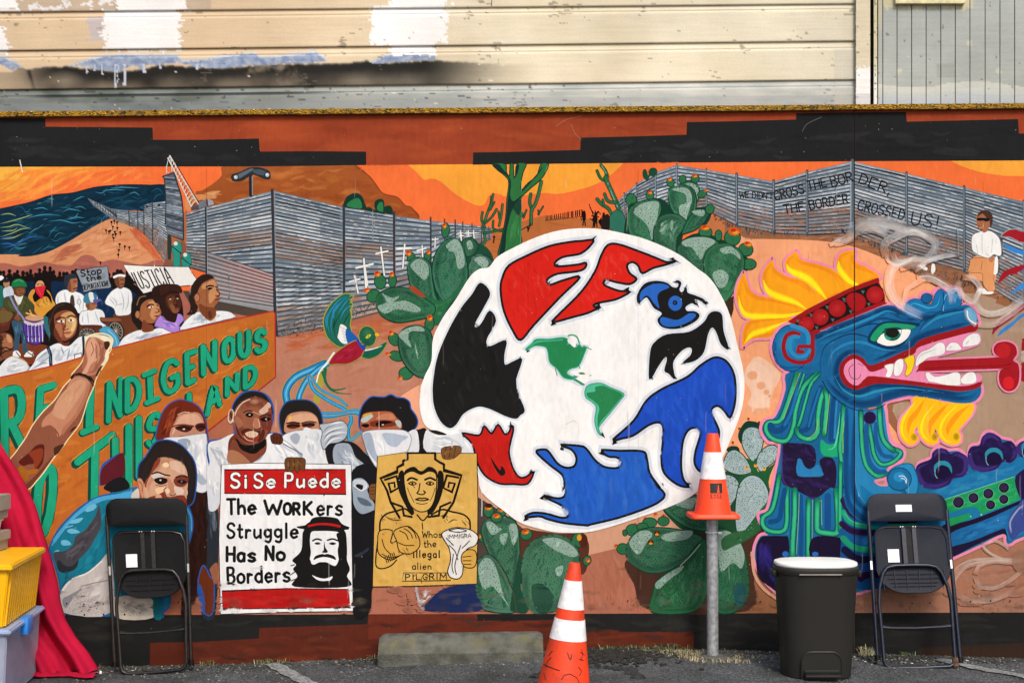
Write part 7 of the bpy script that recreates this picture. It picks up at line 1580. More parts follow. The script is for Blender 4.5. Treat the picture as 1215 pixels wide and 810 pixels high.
f('#8A3E2C', '172 445 205 420 196 460 172 490 150 520 128 560 118 600 112 570 145 512'); c('#F0D2A8', 238, 462, 20, 15); f('#E8C6AE', '262 440 310 440 346 470 350 520 300 500 270 480', al=.7)
f('#CFC4BC', '150 520 190 512 226 524 196 540 168 548'); l('#1A0F0D', 1.7, '154 516 190 506 230 520 262 526'); f('#241412', '166 550 204 536 252 548 236 572 196 578'); c('#F0E8E0', 208, 553, 9, 4.5, n=9); c('#120A08', 214, 553, 5, 4, n=8); l('#8A4A38', .9, '176 580 210 588 244 580')
f('#7A3A2C', '284 560 300 534 340 524 372 534 368 570 340 592 302 588'); l('#1A0F0D', 1.6, '298 536 335 524 366 534'); f('#241412', '302 560 332 550 364 562 340 576'); c('#F0E8E0', 334, 561, 6, 3.5, n=8)
f('#E8C49C', '178 600 240 596 228 626 196 640 176 622'); f('#BE8668', '248 536 272 560 290 600 284 634 258 640 240 622 250 590'); f('#E8C8AE', '244 600 262 612 256 634 238 630'); l('#5A2018', 1.1, '232 628 226 612 240 598'); l('#5A2018', 1, '262 640 282 646 296 634'); f('#E0C4B6', '290 590 342 606 340 640 310 646 292 620')
f('#86382A', '130 660 190 640 230 622 244 650 276 652 320 642 352 650 345 692 140 690'); f('#D8A080', '176 646 206 640 212 664 180 668'); f('#EFE6DC', '220 664 270 658 300 668 270 682 226 680')
f('#C88C6C', '70 548 90 545 104 580 110 640 96 660 82 620'); l('#7A3A2A', .9, '78 560 94 580 96 620')
# ------------------------------------------------------------------ white workers' placard
part('painted_placard', 'white painted placard with red bands reading The workers struggle has no borders')
K.px()
PLC = f('#F3F4F6', '263 551 300 549 417 550.5 417.5 640 419 724.5 340 725.5 262 728 260 640', 0, ol='#2A2A2A', w=.8)
brush([(266, 585), (410, 585), (410, 700), (266, 700)], 40, ['#E4E8EE', '#F8F9FA', '#DDE3EA'], 24, 4, .3, .6, .5)
f('#C11F1E', '266.5 557 340 556.5 410 556.5 410.5 586 340 585.5 266.5 585', 0, ol='#1A1716', w=1.1); f('#B81C1C', '263.5 700.5 340 697.5 414 698.5 415.5 720 350 721 264.5 722', 0, ol='#1A1716', w=1.1)
brush([(268, 560), (408, 558), (408, 583), (268, 583)], 30, ['#CC2824', '#AC1818'], 26, 3, 0, .1, .5); brush([(268, 703), (412, 701), (412, 718), (268, 718)], 30, ['#C82A24', '#A41616'], 26, 3, 0, .1, .5)
part('painted_lettering', None, PARTS[-1])
for ps in ((WT := '#F6F6F4'),):
    text('Si', 274, 578, 294, 578, 16.5, 2.9, WT, gap=.4, ol='#151312', olw=1.8); text('Se', 301.5, 578, 327, 578, 16.5, 2.7, WT, gap=.4, ol='#151312', olw=1.7); text('Puede', 338, 577.5, 404, 577.5, 16.5, 2.7, WT, gap=.4, ol='#151312', olw=1.7)
IK = '#1B1A1B'
text('The', 270, 609.5, 304, 609, 17.5, 3.5, IK, gap=.28); text('W', 314, 609.5, 334, 609.7, 16, 3.7, IK); text('OR', 337, 609.6, 356, 609.8, 13, 3.7, IK, gap=.3); text('K', 360, 610, 371, 610, 15, 3.6, IK); text('ers', 376, 610.5, 407, 610.5, 19, 3.1, IK, gap=.3)
text('Struggle', 269.5, 637.5, 354, 637.5, 17, 3.1, IK, gap=.3)
text('Has', 269, 665, 304, 665.5, 16.5, 3.8, IK, gap=.3); text('No', 315, 663.5, 338, 664, 16, 3.8, IK, gap=.35)
text('Borders', 270, 691.5, 345, 689, 18.5, 3.3, IK, gap=.3)
part('painted_portrait', 'black and white stencil portrait of a moustached worker in a brimmed field hat on the placard')
K.o(360, 560)
f('#1C1A1B', '-15 536 -5 416 7 392 -30 384 -46 372 12 362 28 348 44 340 61 316 102 304 169 304 234 316 257 344 281 362 318 376 310 392 281 396 294 424 301 536 300 600 320 664 300 712 310 784 -60 784 -40 712 -70 664 -50 632 -75 600')
f('#C41E1E', '32 362 94 349 169 347 255 363 256 378 169 363 94 363 32 376'); f('#F3F4F6', '48 504 46 456 57 408 102 402 178 402 241 410 260 440 255 488 248 552 240 608 220 640 190 632 160 616 110 616 70 632 45 608 52 552')
f('#1C1A1B', '59 466 94 450 130 462 125 470 94 462 62 475'); f('#1C1A1B', '160 462 202 450 243 466 239 474 202 462 164 470'); f('#1C1A1B', '75 488 98 478 120 488 100 496'); f('#1C1A1B', '176 488 202 478 227 488 202 498'); f('#1C1A1B', '143 472 151 512 169 544 151 552 125 546 139 536 141 504'); f('#1C1A1B', '85 572 134 558 145 563 162 558 210 572 225 600 190 588 145 580 100 588 70 600')
f('#1C1A1B', '20 560 48 600 62 636 100 664 150 668 200 662 232 632 262 568 262 680 200 720 150 736 90 720 30 680'); f('#F3F4F6', '110 594 150 589 185 594 150 602'); f('#1C1A1B', '227 424 260 424 266 568 246 600 236 536 243 488')
for t in ('-60 632 -85 640', '-55 680 -90 704', '-45 728 -85 744', '-50 760 -70 772'): l('#1C1A1B', 1.2, t, 0)
f('#F3F4F6', '60 704 100 720 150 728 200 712 190 736 150 744 100 738')
# ------------------------------------------------------------------ yellow poster
part('painted_poster', 'yellow painted poster with a bare-chested man in a stepped black frame')
K.px()
yp = f('#DDB05A', '448 541 480 536.5 519 537 566 537.5 567 600 566 692 500 694.5 442 695.5 444 620', 0, ol='#1C1610', w=.9)
brush([(450, 545), (560, 541), (560, 688), (446, 692)], 120, ['#E6BC68', '#D4A24C', '#E8C274', '#CC9A44', '#DDB060'], 24, 4, .4, .8, .5)
INK = '#1D1812'; K.o(360, 440)
l(INK, 2.34, '720 562 905 562', 0); l(INK, 2.86, '715 565 715 605 685 615 685 640 645 660 645 690 530 735 575 820 600 900 660 1005', 0); l(INK, 2.86, '905 562 905 605 935 625 965 640 965 680 1085 715 1060 800 1030 900 960 1005', 0)
for t in ('560 745 640 720 655 800 600 830 585 770 625 765 628 795', '1065 730 985 715 960 800 1020 830 1040 770 1000 765 995 795'): l(INK, 2.60, t, 0)
f(INK, '655 700 690 690 700 830 760 960 740 980 690 900 650 800'); f(INK, '960 700 925 690 915 830 850 960 880 980 930 900 960 800'); l(INK, 2.60, '600 900 680 930 690 990 745 1000', 0); l(INK, 2.60, '1010 900 940 930 930 990 860 1000', 0)
f('#E2B662', '690 720 710 690 760 670 810 690 860 670 900 690 915 730 912 820 895 900 860 950 810 965 760 945 725 900 700 820', ol=INK, w=1.4)
f(INK, '685 730 700 680 760 655 808 690 860 655 912 680 925 740 900 700 860 690 808 712 750 690 705 705')
for t, w_ in (('715 748 740 732 780 745', 1.8), ('835 745 870 732 905 748', 1.8), ('722 770 748 758 775 772 748 782 722 770', 1.0), ('842 770 868 758 895 772 868 782 842 770', 1.0), ('800 770 792 820 780 835 800 845 822 845 838 832 825 820', 1.1), ('755 790 765 800', .6), ('715 800 730 840 760 900', .6), ('905 800 890 850 870 890', .6), ('770 880 800 870 815 874 830 870 858 880 815 888 770 880', 1.2), ('775 905 815 912 850 905', .7)): l(INK, w_ * 1.35, t)
c(INK, 748, 771, 8); c(INK, 869, 771, 8)
K.o(360, 560)
l(INK, 2.08, '525 400 530 330 570 285 640 265 700 250 745 290'); l(INK, 2.08, '1145 390 1140 330 1100 290 1020 270 950 255 880 290'); l(INK, 1.69, '780 290 820 330 860 290'); l(INK, 1.30, '815 345 820 390')
for t in ('560 300 600 320 640 310', '990 350 1030 325 1060 330', '600 330 680 325', '940 300 970 295', '1100 340 1120 370', '700 290 720 310'): l(INK, 1.82, t, tp='b', al=.8)
# folded arms in place of the pointing hand
f('#D9A850', '525 400 510 480 520 560 600 600 680 560 740 540 760 500 720 450 640 470 600 480 610 400', ol=INK, w=1.3); f('#D9A850', '640 470 620 410 660 380 720 370 760 400 790 440 800 500 770 540 720 560 660 540', ol=INK, w=1.3)
for t in ('660 400 700 420 720 460', '690 385 730 410 750 450', '720 375 760 410 775 450', '650 480 700 500 760 500', '540 460 560 520 600 560', '540 560 600 585 660 570'): l(INK, 1.17, t)
l(INK, 1.56, '510 480 500 560 500 640 540 660 600 640 640 600'); 
for k in range(6): l(INK, 1.17, [(560 + k * 12, 580 - k * 6), (575 + k * 12, 620 - k * 6)], 0)
f('#E6E4E0', '950 420 1000 390 1060 378 1150 395 1200 440 1180 500 1120 530 1100 620 1090 700 1060 730 1010 720 990 680 1010 600 1000 520 970 470', ol=INK, w=1.3)
for t in ('1000 400 1060 410 1120 400 1060 385 1000 398', '1000 500 1040 540 1060 600', '1080 500 1060 560 1040 640 1050 700', '1030 560 1020 640 1030 690', '980 450 1030 500', '1140 470 1090 520'): l(INK, 1.17, t)
f('#D9A850', '1090 560 1130 530 1180 540 1190 600 1170 650 1110 650 1085 610', ol=INK, w=1.2); l(INK, 1.04, '1095 580 1150 575'); l(INK, 1.04, '1095 605 1150 605'); l(INK, 1.04, '1100 630 1150 630')
f('#F0E6D0', '782 880 815 874 848 880 815 890', ol=INK, w=.5)
for x in (798, 815, 832): l(INK, .5, [(x, 876), (x, 889)], 0)
for k in range(40):
    x, y = U(700, 930), U(700, 960); 
for t in ('735 900 745 925 765 940', '895 900 880 925 862 940', '705 830 712 860 722 890', '750 700 760 712 770 700', '850 700 860 712 870 700', '810 720 812 760'): l(INK, .8, t)
K.o(360, 560)
for k in range(46):
    x, y = random.choice([(540, 300), (1110, 320), (620, 320), (960, 310), (560, 420), (700, 540), (1080, 420), (640, 560)]); x += U(-24, 24); y += U(-24, 24); l(INK, .6, [(x, y), (x + U(6, 16), y + U(8, 20))], 0, tp=(1, .3))
part('painted_lettering', None, PARTS[-1])
K.px(); text('IMMIGRA', 531, 638.5, 559, 637, 4.4, .75, INK, gap=.2)
text('Whos', 501, 637, 525, 637, 7.5, 1.2, INK, gap=.25); text('the', 503, 649, 518, 648, 8, 1.25, INK, gap=.25); text('illegal', 490, 661, 522, 661, 8.5, 1.5, INK, gap=.4); text('alien', 489, 675, 512, 675, 8, 1.2, INK, gap=.3)
l(INK, .9, '479 679 532 679 535 688 477 689 479 679', 0); text('PILGRIM', 481, 687.3, 530, 686.5, 6.6, 1.25, INK, gap=.35)
part('painted_person', 'painted brown hands gripping the placard and the poster')
K.o(180, 440)
f('#5A2E1C', '818 440 850 428 890 440 902 475 890 500 860 502 830 495 818 470', ol='#23120C', w=.6)
for x in (840, 862, 884): l('#2A140C', .9, [(x, 445), (x - 4, 495)], 1)
f('#6A4426', '920 600 980 592 1050 600 1055 650 1048 685 1020 675 1000 700 985 680 950 690 918 670', ol='#2E1C10', w=.6); 
for x in (950, 982, 1015): l('#33200F', .9, [(x, 605), (x - 2, 672)], 1)
brush(K.P('930 610 1040 605 1040 670 930 665'), 12, ['#8A5E38', '#7A5230'], 8, 1.6, 1.4, .3, .8)
K.o(360, 440)
f('#7A5230', '950 530 1000 515 1075 515 1085 550 1070 570 1030 600 990 606 960 600 948 570', ol='#2E1C10', w=.6)
for x in (980, 1012, 1045): l('#3A2614', .9, [(x, 522), (x - 12, 592)], 1)
brush(K.P('960 540 1060 525 1040 575 970 590'), 12, ['#9A6E44', '#6A4426'], 8, 1.6, 1.8, .3, .8)
part('painted_person', 'painted blue trousers of the marcher below the yellow poster')
K.px(); f('#1F2E5C', '504 723.5 512 709 524 699 540 694 562 692.5 566 705 569 724', 1); l('#B8BEC6', 3, '494 697 497 712 502 722', al=.8); brush([(494, 698), (520, 696), (506, 712), (500, 722)], 16, ['#D8DCE2', '#8A94A4', '#F0F2F4'], 9, 1, -1., .5, .8)
# scuffs and runs on the paint
part('paint_scuffs', None)
for k in range(90):
    x, y = U(0, 1215), U(205, 690); L = U(6, 40); l(random.choice(['#F0ECE4', '#3A302A', '#8A7A6C', '#D8D0C4']), U(1, 2.4), [(x, y), (x + U(-.8, .8), y + L * .5), (x + U(-1, 1), y + L)], 1, al=U(.12, .35), soft=True, raw=True)
for k in range(260):
    x, y = U(0, 1215), 724 - abs(random.gauss(0, 16)); g(random.choice(['#4A3E34', '#6A5E50', '#3A322A']), U(.15, .4), x, y, U(3, 14), U(2, 5))
# panel joints that were painted over
part('painted_joint', None)
for x, a in ((245.2, .35), (757.2, .22)): l('#2A2420', .5, [(x, 200), (x, 725)], 0, al=a)
l('#3A302A', .5, '450 260 450 330', 0, al=.3); l('#4A1A14', .6, '626.5 312 626.5 400', 0, al=.4)
for k in range(420):
    x, y = U(0, 1215), U(196, 722); c(random.choice(['#3A322C', '#2A2622', '#D8D0C4', '#F0ECE4']), x, y, U(.2, .5), n=5)
for k in range(160):
    x, y = U(0, 1215), 722 - abs(random.gauss(0, 6)); c(random.choice(['#2A2622', '#3A322C']), x, y, U(.25, .6), n=5)
build_parts(wall)
# ================================================================== things in front of the wall
BLKM = mat('black_vinyl', '#0d0e11', rough=.5, spec=.18, scale=40, bump=.15, bscale=300)
METB = mat('black_tube', '#141416', rough=.3, metal=.2, scale=60, c2='#2a2724')
METN = mat('navy_tube', '#16213a', rough=.35, metal=.2, scale=60, c2='#0b0f18')
NAVY = mat('navy_vinyl', '#0e1526', rough=.5, spec=.2, scale=40, bump=.15, bscale=300)
SCREW = mat('bright_screw', '#d8d8d8', rough=.25, metal=.9)
STICK = mat('white_sticker', '#e9edf2', rough=.5, noise_amt=.04, scale=20)
RUST = mat('rusty_foot_cap', '#6a4a34', rough=.8, scale=60, c2='#241a14')
def rrect(u0, v0, u1, v1, r, rb=None, n=7, asp=1.0):
    rb = r if rb is None else rb; P = []
    for cx, cy, rr, a0 in ((u1 - r, v0 + r * asp, r, -90), (u1 - rb, v1 - rb * asp, rb, 0), (u0 + rb, v1 - rb * asp, rb, 90), (u0 + r, v0 + r * asp, r, 180)):
        for k in range(n + 1): a = math.radians(a0 + 90 * k / n); P.append((cx + rr * math.cos(a), cy + rr * asp * math.sin(a)))
    return P
def chair(name, label, tl, tr, bl, br, dtop, dbot, vinyl, metal, top_sticker, tube, grid):
    root = empty(name, W((bl[0] + br[0]) / 2, (bl[1] + br[1]) / 2, dbot), label, 'folding chair', 'folding chairs leaning on the mural wall')
    def M(u, v, off=0.0):
        x = (tl[0] * (1 - u) + tr[0] * u) * (1 - v) + (bl[0] * (1 - u) + br[0] * u) * v; y = (tl[1] * (1 - u) + tr[1] * u) * (1 - v) + (bl[1] * (1 - u) + br[1] * u) * v
        return W(x, y, dtop * (1 - v) + dbot * v + off)
    def slab(nm, poly, d0, d1, m_, bulge=0.0, parent=root):
        bm = bmesh.new(); cx = sum(p[0] for p in poly) / len(poly); cy = sum(p[1] for p in poly) / len(poly)
        rings = []
        for s, d in ((.985, d0), (1, d0 + (d1 - d0) * .3), (1, d0 + (d1 - d0) * .7), (.985, d1), (.85, d1 + bulge * .5), (.5, d1 + bulge), (.1, d1 + bulge * 1.1)):
            rings.append([bm.verts.new(M(cx + (u - cx) * s, cy + (v - cy) * s, d)) for u, v in poly])
        n = len(poly)
        for A, B in zip(rings, rings[1:]):
            for k in range(n): bm.faces.new((A[k], A[(k + 1) % n], B[(k + 1) % n], B[k]))
        bm.faces.new(rings[0][::-1]); bm.faces.new(rings[-1])
        mb = MB(); mb.bm.free(); mb.bm = bm; return mb.done(nm, m_, parent, ang=50)
    # backrest, folded seat underside
    bk = slab('backrest', rrect(.0, .0, 1.0, .16, .16, .02, asp=.42), -.005, .022, vinyl, .006)
    st = slab('seat', rrect(.06, .185, .985, .575, .14, .34, asp=.47), .0, .022, vinyl, -.006)
    for t in (.36, .5, .64) if not grid else (.16, .3, .44, .58, .72, .86):
        m = MB(); m.tube([M(t + (t - .5) * .1, .44, .0235), M(t + (t - .5) * .02, .555, .0235)], .0016, 5); m.done('seat_rib', metal, st)
    for v in (.465, .49, .515, .535) if grid else (.47, .5, .53):
        m = MB(); m.tube([M(.14 + (v - .44) * 1.2, v, .0235), M(.9 - (v - .44) * 1.2, v, .0235)], .0016, 5); m.done('seat_rib', metal, st)
    m = MB(); m.tube([M(a, b, .022) for a, b in ((.075, .42), (.075, .26), (.11, .21), (.2, .196), (.5, .193), (.8, .196), (.91, .21), (.955, .26), (.96, .42))], .004, 8); m.done('seat_rim', metal, st)
    # centre slide channel
    for a, b in ((.41, .46), (.54, .59)):
        m = MB(); m.prism([(a, .2), (b, .2), (b, .41), (a, .41)], lambda u, v, d: M(u, v, d), .018, .034); m.done('slide_rail', metal, root)
    m = MB(); m.prism([(.46, .22), (.54, .22), (.54, .405), (.46, .405)], lambda u, v, d: M(u, v, d), .017, .026); m.done('slide_plate', BLKM, root)
    for u, v in ((.40, .193), (.43, .193), (.555, .193), (.585, .193), (.42, .418), (.6, .418)):
        m = MB(); m.lathe([(.0045, 0), (.0042, .002), (.002, .003)], (0, 0, 0), 10, Matrix.Rotation(math.radians(90), 3, 'X')); 
        for q in m.bm.verts: q.co += M(u, v, .026)
        m.done('screw', SCREW, root)
    m = MB(); m.prism([(.22, .32), (.36, .32), (.36, .395), (.22, .395)], lambda u, v, d: M(u, v, d), .0215, .0235); m.done('sticker', STICK, root)
    if top_sticker:
        m = MB(); m.prism([(.36, .065), (.56, .065), (.56, .105), (.36, .105)], lambda u, v, d: M(u, v, d), .026, .0295); m.done('sticker', STICK, root)
    # front legs: long tubes that carry the backrest
    for a in (0, 1):
        u = .01 if a == 0 else .99
        m = MB(); m.tube([M(u, .1, .012), M(u, .2, .014), M(u, .6, .012), M(u, .93 if a == 0 else .955, .006)], tube, 12); lg = m.done('front_leg', metal, root)
        m = MB(); m.tube([M(u, .925 if a == 0 else .945, .006), M(u, .955 if a == 0 else .98, .005)], tube * 1.5, 12); m.done('foot_cap', BLKM, lg)
        m = MB(); m.prism([(u - .012, .385), (u + .012, .385), (u + .012, .435), (u - .012, .435)], lambda p, q, d: M(p, q, d), .024, .0275); m.done('hinge_pin', SCREW, root)
    # rear legs: one bent frame with an arch at the top and a bar at the ground
    arch = [(.085, .96), (.08, .80), (.07, .62), (.09, .54), (.14, .46), (.2, .425), (.3, .415), (.5, .413), (.7, .415), (.8, .425), (.86, .46), (.92, .54), (.945, .62), (.935, .80), (.93, .96)]
    pts = catmull(arch, False, 5) if False else arch
    fine = []
    for i in range(len(pts) - 1):
        fine += [(pts[i][0] + (pts[i + 1][0] - pts[i][0]) * t, pts[i][1] + (pts[i + 1][1] - pts[i][1]) * t) for t in (0, .5)]
    fine.append(pts[-1])
    m = MB(); m.tube([M(a, b, .036) for a, b in fine], tube * .95, 12); rl = m.done('rear_leg_frame', metal, root)
    m = MB(); m.tube([M(a, b, .036) for a, b in ((.085, .955), (.10, .985), (.16, 1.0), (.5, 1.004), (.86, 1.0), (.91, .985), (.93, .955))], tube * .95, 12); m.done('floor_bar', metal, rl)
    m = MB(); m.tube([M(.07, .765, .028), M(.2, .772, .030), M(.5, .775, .03), M(.8, .77, .030), M(.95, .765, .028)], [tube * 1.2, tube * .7, tube * .65, tube * .7, tube * 1.2], 10); m.done('crossbar', metal, root)
    if top_sticker:
        m = MB(); m.tube([M(.93, .95, .037), M(.93, 1.0, .038)], tube * 1.5, 12); m.done('foot_cap', RUST, rl)
    return root
chair('folding_chair', 'black folding chair folded flat against the painted wall beside the red cloth', (124.5, 591), (221.5, 590), (136, 800), (228, 793), .035, .165, BLKM, METB, False, .0105, False)
chair('folding_chair', 'dark navy folding chair with two white stickers leaning folded behind the trash can', (1027.5, 585.5), (1122, 584.5), (1041, 792), (1141, 790), .035, .30, NAVY, METN, True, .0115, True)

# ------------------------------------------------------------------ trash can
CAN = mat('brown_grey_plastic', '#252422', spec=.3, rough=.45, scale=3, noise_amt=.05, bump=.06, bscale=500)
CANL = mat('lid_sky_glare', '#f4f4f2', rough=.35, noise_amt=.03)  # white base colour stands in for bright sky reflected in the lid
CAND = mat('dark_pedal_plastic', '#121110', rough=.5)
def super_ring(cx, cy, rx, ry, z, n=64, p=3.2):
    out = []
    for k in range(n):
        t = 2 * math.pi * k / n; c_, s_ = math.cos(t), math.sin(t)
        out.append(Vector((cx + rx * math.copysign(abs(c_) ** (2 / p), c_), cy + ry * math.copysign(abs(s_) ** (2 / p), s_), z)))
    return out
def loft(rings, name, material, parent, cap=(True, True)):
    m = MB(); R_ = [[m.bm.verts.new(v) for v in r] for r in rings]; n = len(rings[0])
    for A, B in zip(R_, R_[1:]):
        for k in range(n): m.bm.faces.new((A[k], A[(k + 1) % n], B[(k + 1) % n], B[k]))
    if cap[0]: m.bm.faces.new(R_[0][::-1])
    if cap[1]: m.bm.faces.new(R_[-1])
    return m.done(name, material, parent, ang=40)
cb = W(975, 812, .72); ct = W(974.5, 674, .70); cxm = cb.x; cym = -.57
zb = gz(cxm) - .01; sc_ = F / (DIST - .72); hw_t = 48.5 / sc_; hw_b = 40.5 / sc_
can = empty('trash_can', (cxm, cym, zb), 'dark grey pedal trash can with a lid whitened for sky glare beside the navy folding chair', 'trash can')
dy_t, dy_b = .165, .14
rs = []
zt = ct.z
for t in (0, .01, .04, .3, .6, .9, .955):
    k = t; rs.append(super_ring(cxm, cym, hw_b * (.965 if t == 0 else 1) + (hw_t - hw_b) * k, dy_b * (.965 if t == 0 else 1) + (dy_t - dy_b) * k, zb + (zt - zb) * t))
body = loft(rs, 'bin_body', CAN, can)
loft([super_ring(cxm, cym, hw_t * a, dy_t * a, zt - q) for a, q in ((.98, .036), (1.012, .034), (1.03, .02), (1.03, .006), (1.02, .0), (.9, -.001))], 'bin_rim', mat('rim_plastic', '#1e1c1a', rough=.45), can)
lidr = [super_ring(cxm, cym + .004, hw_t * a, dy_t * a, zt + q, p=2.7) for a, q in ((.99, .002), (1.01, .006), (1.015, .014), (1.0, .021), (.93, .026), (.6, .031), (.2, .033))]
loft(lidr, 'lid', CANL, can)
m = MB(); m.box((cxm - .12, cym - dy_t - .012, zt - .03), (cxm + .10, cym - dy_t - .002, zt - .024), .002); m.done('rim_lip', mat('lip', '#8f8a84', rough=.3), can)
for s in (-1, 1):
    m = MB(); m.box((cxm + s * hw_t * 1.0, cym - .05, zt - .055), (cxm + s * (hw_t * 1.0 + .022), cym + .05, zt - .02), .006); m.done('handle', CAND, can)
# pedal recess
yf = cym - dy_b - .004
m = MB(); po = rrect(cxm - .103, 0, cxm + .103, .15, .055, .004)
pf = [(x, zb + .15 - z - .006) for x, z in po]
def fy(z): return cym - (dy_b + (dy_t - dy_b) * ((z - zb) / (zt - zb)))
m.prism(pf, lambda u, v, d: Vector((u, fy(v) - d, v)), -.004, .004); m.done('pedal_recess', mat('recess_plastic', '#141311', rough=.6), can)
ring = [(cxm + (x - cxm) * 1.0, z) for x, z in pf]
m = MB(); m.tube([Vector((x, fy(z) - .005, z)) for x, z in ring + ring[:1]], .004, 6); m.done('recess_edge', CAN, can)
m = MB(); m.box((cxm - .092, yf - .055, zb + .018), (cxm + .092, yf + .01, zb + .034), .006); m.done('pedal', CAND, can)
m = MB(); m.box((cxm - .09, yf - .012, zb + .034), (cxm + .09, yf - .004, zb + .052), .003); m.done('pedal', CAND, can)

# ------------------------------------------------------------------ cones
ORG = mat('cone_orange', '#ff4a1c', rough=.5, noise_amt=.08, scale=9)
ORGD = mat('worn_cone_orange', '#fb4316', rough=.55, scale=9, c2='#c23a18', bump=.15, bscale=80)
WHB = mat('reflective_band', '#f2f2f4', rough=.4, noise_amt=.1, scale=30, bump=.1, bscale=120)
INKM = mat('marker_ink', '#1c0f0c', rough=.7)
def cone(name, label, base, rot, H, r0, r1, bands, plate, material, ph, group):
    root = empty(name, base, label, 'traffic cone', group)
    rr = lambda z: r0 + (r1 - r0) * z / H
    zs = [ph]; 
    for a, b in bands: zs += [a, b]
    zs.append(H); segs = list(zip(zs, zs[1:]))
    for i, (a, b) in enumerate(segs):
        isband = any(abs(a - q[0]) < 1e-6 for q in bands)
        if not isband:
            prof = [(rr(a) - .004, a), (rr(a), a), (rr(b), b)]
            if b == H: prof = [(rr(a) - .004, a), (rr(a), a), (rr(H - .01), H - .01), (rr(H) - .002, H), (rr(H) - .006, H), (rr(H) - .008, H - .03)]
            m = MB(); m.lathe(prof, base, 48, rot); m.done('cone_body', material, root, ang=30)
    for a, b in bands:
        m = MB(); m.lathe([(rr(a) - .003, a + .0001), (rr(a) + .0016, a), (rr(b) + .0016, b), (rr(b) - .003, b - .0001)], base, 48, rot); m.done('reflective_band', WHB, root, ang=30)
    m = MB(); w_ = plate; pl = []
    for q, z in ((w_ * .97, 0), (w_, .004), (w_, ph * .6), (w_ * .96, ph)):
        pl.append([Vector(v) for v in super_ring(0, 0, q, q, z, 56, 7)])
    m = MB(); R_ = [[m.bm.verts.new(Vector(base) + rot @ v) for v in r] for r in pl]
    for A, B in zip(R_, R_[1:]):
        for k in range(56): m.bm.faces.new((A[k], A[(k + 1) % 56], B[(k + 1) % 56], B[k]))
    m.bm.faces.new(R_[0][::-1]); m.bm.faces.new(R_[-1]); m.done('cone_base', material, root)
    def on(theta, z, off=.001):                       # theta 0 faces the camera
        r = rr(z) + off; return Vector(base) + rot @ Vector((r * math.sin(theta), -r * math.cos(theta), z))
    return root, on
# big cone on the asphalt
d = 1.25; s_ = F / (DIST - d); base = Vector(((667 - 607.5) / s_, -d, gz(.25) - .014)); H = .668
zpx = lambda py: (CAMZ + (461 - py) / s_ - base.z) / math.cos(math.radians(6))
R6 = Matrix.Rotation(math.radians(5.2), 3, 'Y')
C1, on = cone('traffic_cone', 'tall orange cone with two white bands and black marker scrawls on the asphalt', tuple(base), R6, H, .140, .0265, [(zpx(757), zpx(733)), (zpx(721), zpx(688))], .165, ORGD, .03, 'orange traffic cones')
def scr(pts, r=.0018):
    m = MB(); fine = catmull([(a, b) for a, b in pts], False, 8); 
    q = []
    for i in range(len(pts) - 1):
        for k in range(6): t = k / 6; q.append((pts[i][0] * (1 - t) + pts[i + 1][0] * t, pts[i][1] * (1 - t) + pts[i + 1][1] * t))
    q.append(pts[-1]); m.tube([on(a, b, .0006) for a, b in q], r, 5); m.done('marker_scrawl', INKM, C1)
zz = lambda py: zpx(py)
def th(px, py):
    z = zz(py); cx = 668 + (810 + 20 - py) * .09; r = (.140 + (.0265 - .140) * z / H) * s_; return math.asin(max(-.97, min(.97, (px - cx) / r)))
def sp(*pp, r=.0018): scr([(th(x, y), zz(y)) for x, y in pp], r)
sp((646, 788), (655, 789), (664, 790.5), r=.0022)
sp((666, 800), (669, 795), (676, 793), (684, 797), (687, 803), (686, 809)); sp((674, 809), (680, 805), (684, 803))
sp((673, 769), (675, 775), (677, 777), (678, 771)); sp((651, 777), (656, 770)); sp((648, 790), (650, 783), (654, 778)); sp((690, 765), (691, 771), (689, 778)); sp((687, 776), (692, 778)); sp((686, 785), (690, 790), (687, 795)); sp((646, 797), (648, 804)); sp((688, 768), (693, 772))
# post with the small cone on top
GAL = mat('galvanised_pipe', '#b9bcc0', rough=.45, metal=.45, scale=50, c2='#8d9196', bump=.25, bscale=200)
d = .22; s2 = F / (DIST - d); px_ = (844.8 - 607.5) / s2; zg = gz(px_) + .0
post = empty('metal_post', (px_, -d, zg), 'upright galvanised metal pipe post standing in the asphalt with a small cone on top', 'post')
z1 = CAMZ + (461 - 600) / s2
m = MB(); m.tube([(px_ + .004, -d, zg - .05), (px_ + .003, -d, zg + .4), (px_, -d, z1)], .0315, 28); m.done('pipe', GAL, post)
m = MB(); m.lathe([(.095, -.02), (.1, .0), (.09, .012), (.06, .02), (.03, .022)], (px_, -d, zg - .005), 30); m.done('concrete_footing', mat('footing_concrete', '#5c5f5e', rough=.9, scale=40, bump=.5, c2='#3a3c3b'), post)
zt_ = CAMZ + (461 - 631) / s2
m = MB(); m.tube([(px_ + .0335 * math.cos(a), -d + .0335 * math.sin(a), zt_) for a in [k * math.pi / 12 for k in range(25)]], .0035, 6); tie = m.done('zip_tie', STICK, post)
m = MB(); m.box((px_ + .03, -d - .036, zt_ - .006), (px_ + .05, -d - .028, zt_ + .006), .002); m.done('tie_head', STICK, tie)
bz = CAMZ + (461 - 613.5) / s2
H2 = CAMZ + (461 - 514) / s2 - bz
zq = lambda py: CAMZ + (461 - py) / s2 - bz
C2, on2 = cone('traffic_cone', 'small orange cone with one white band set on top of the metal post', (px_ + .004, -d, bz), Matrix.Identity(3), H2, .105, .031, [(zq(567.5), zq(536))], .137, ORG, .024, 'orange traffic cones')
BLKL = mat('black_label', '#17110f', rough=.6)
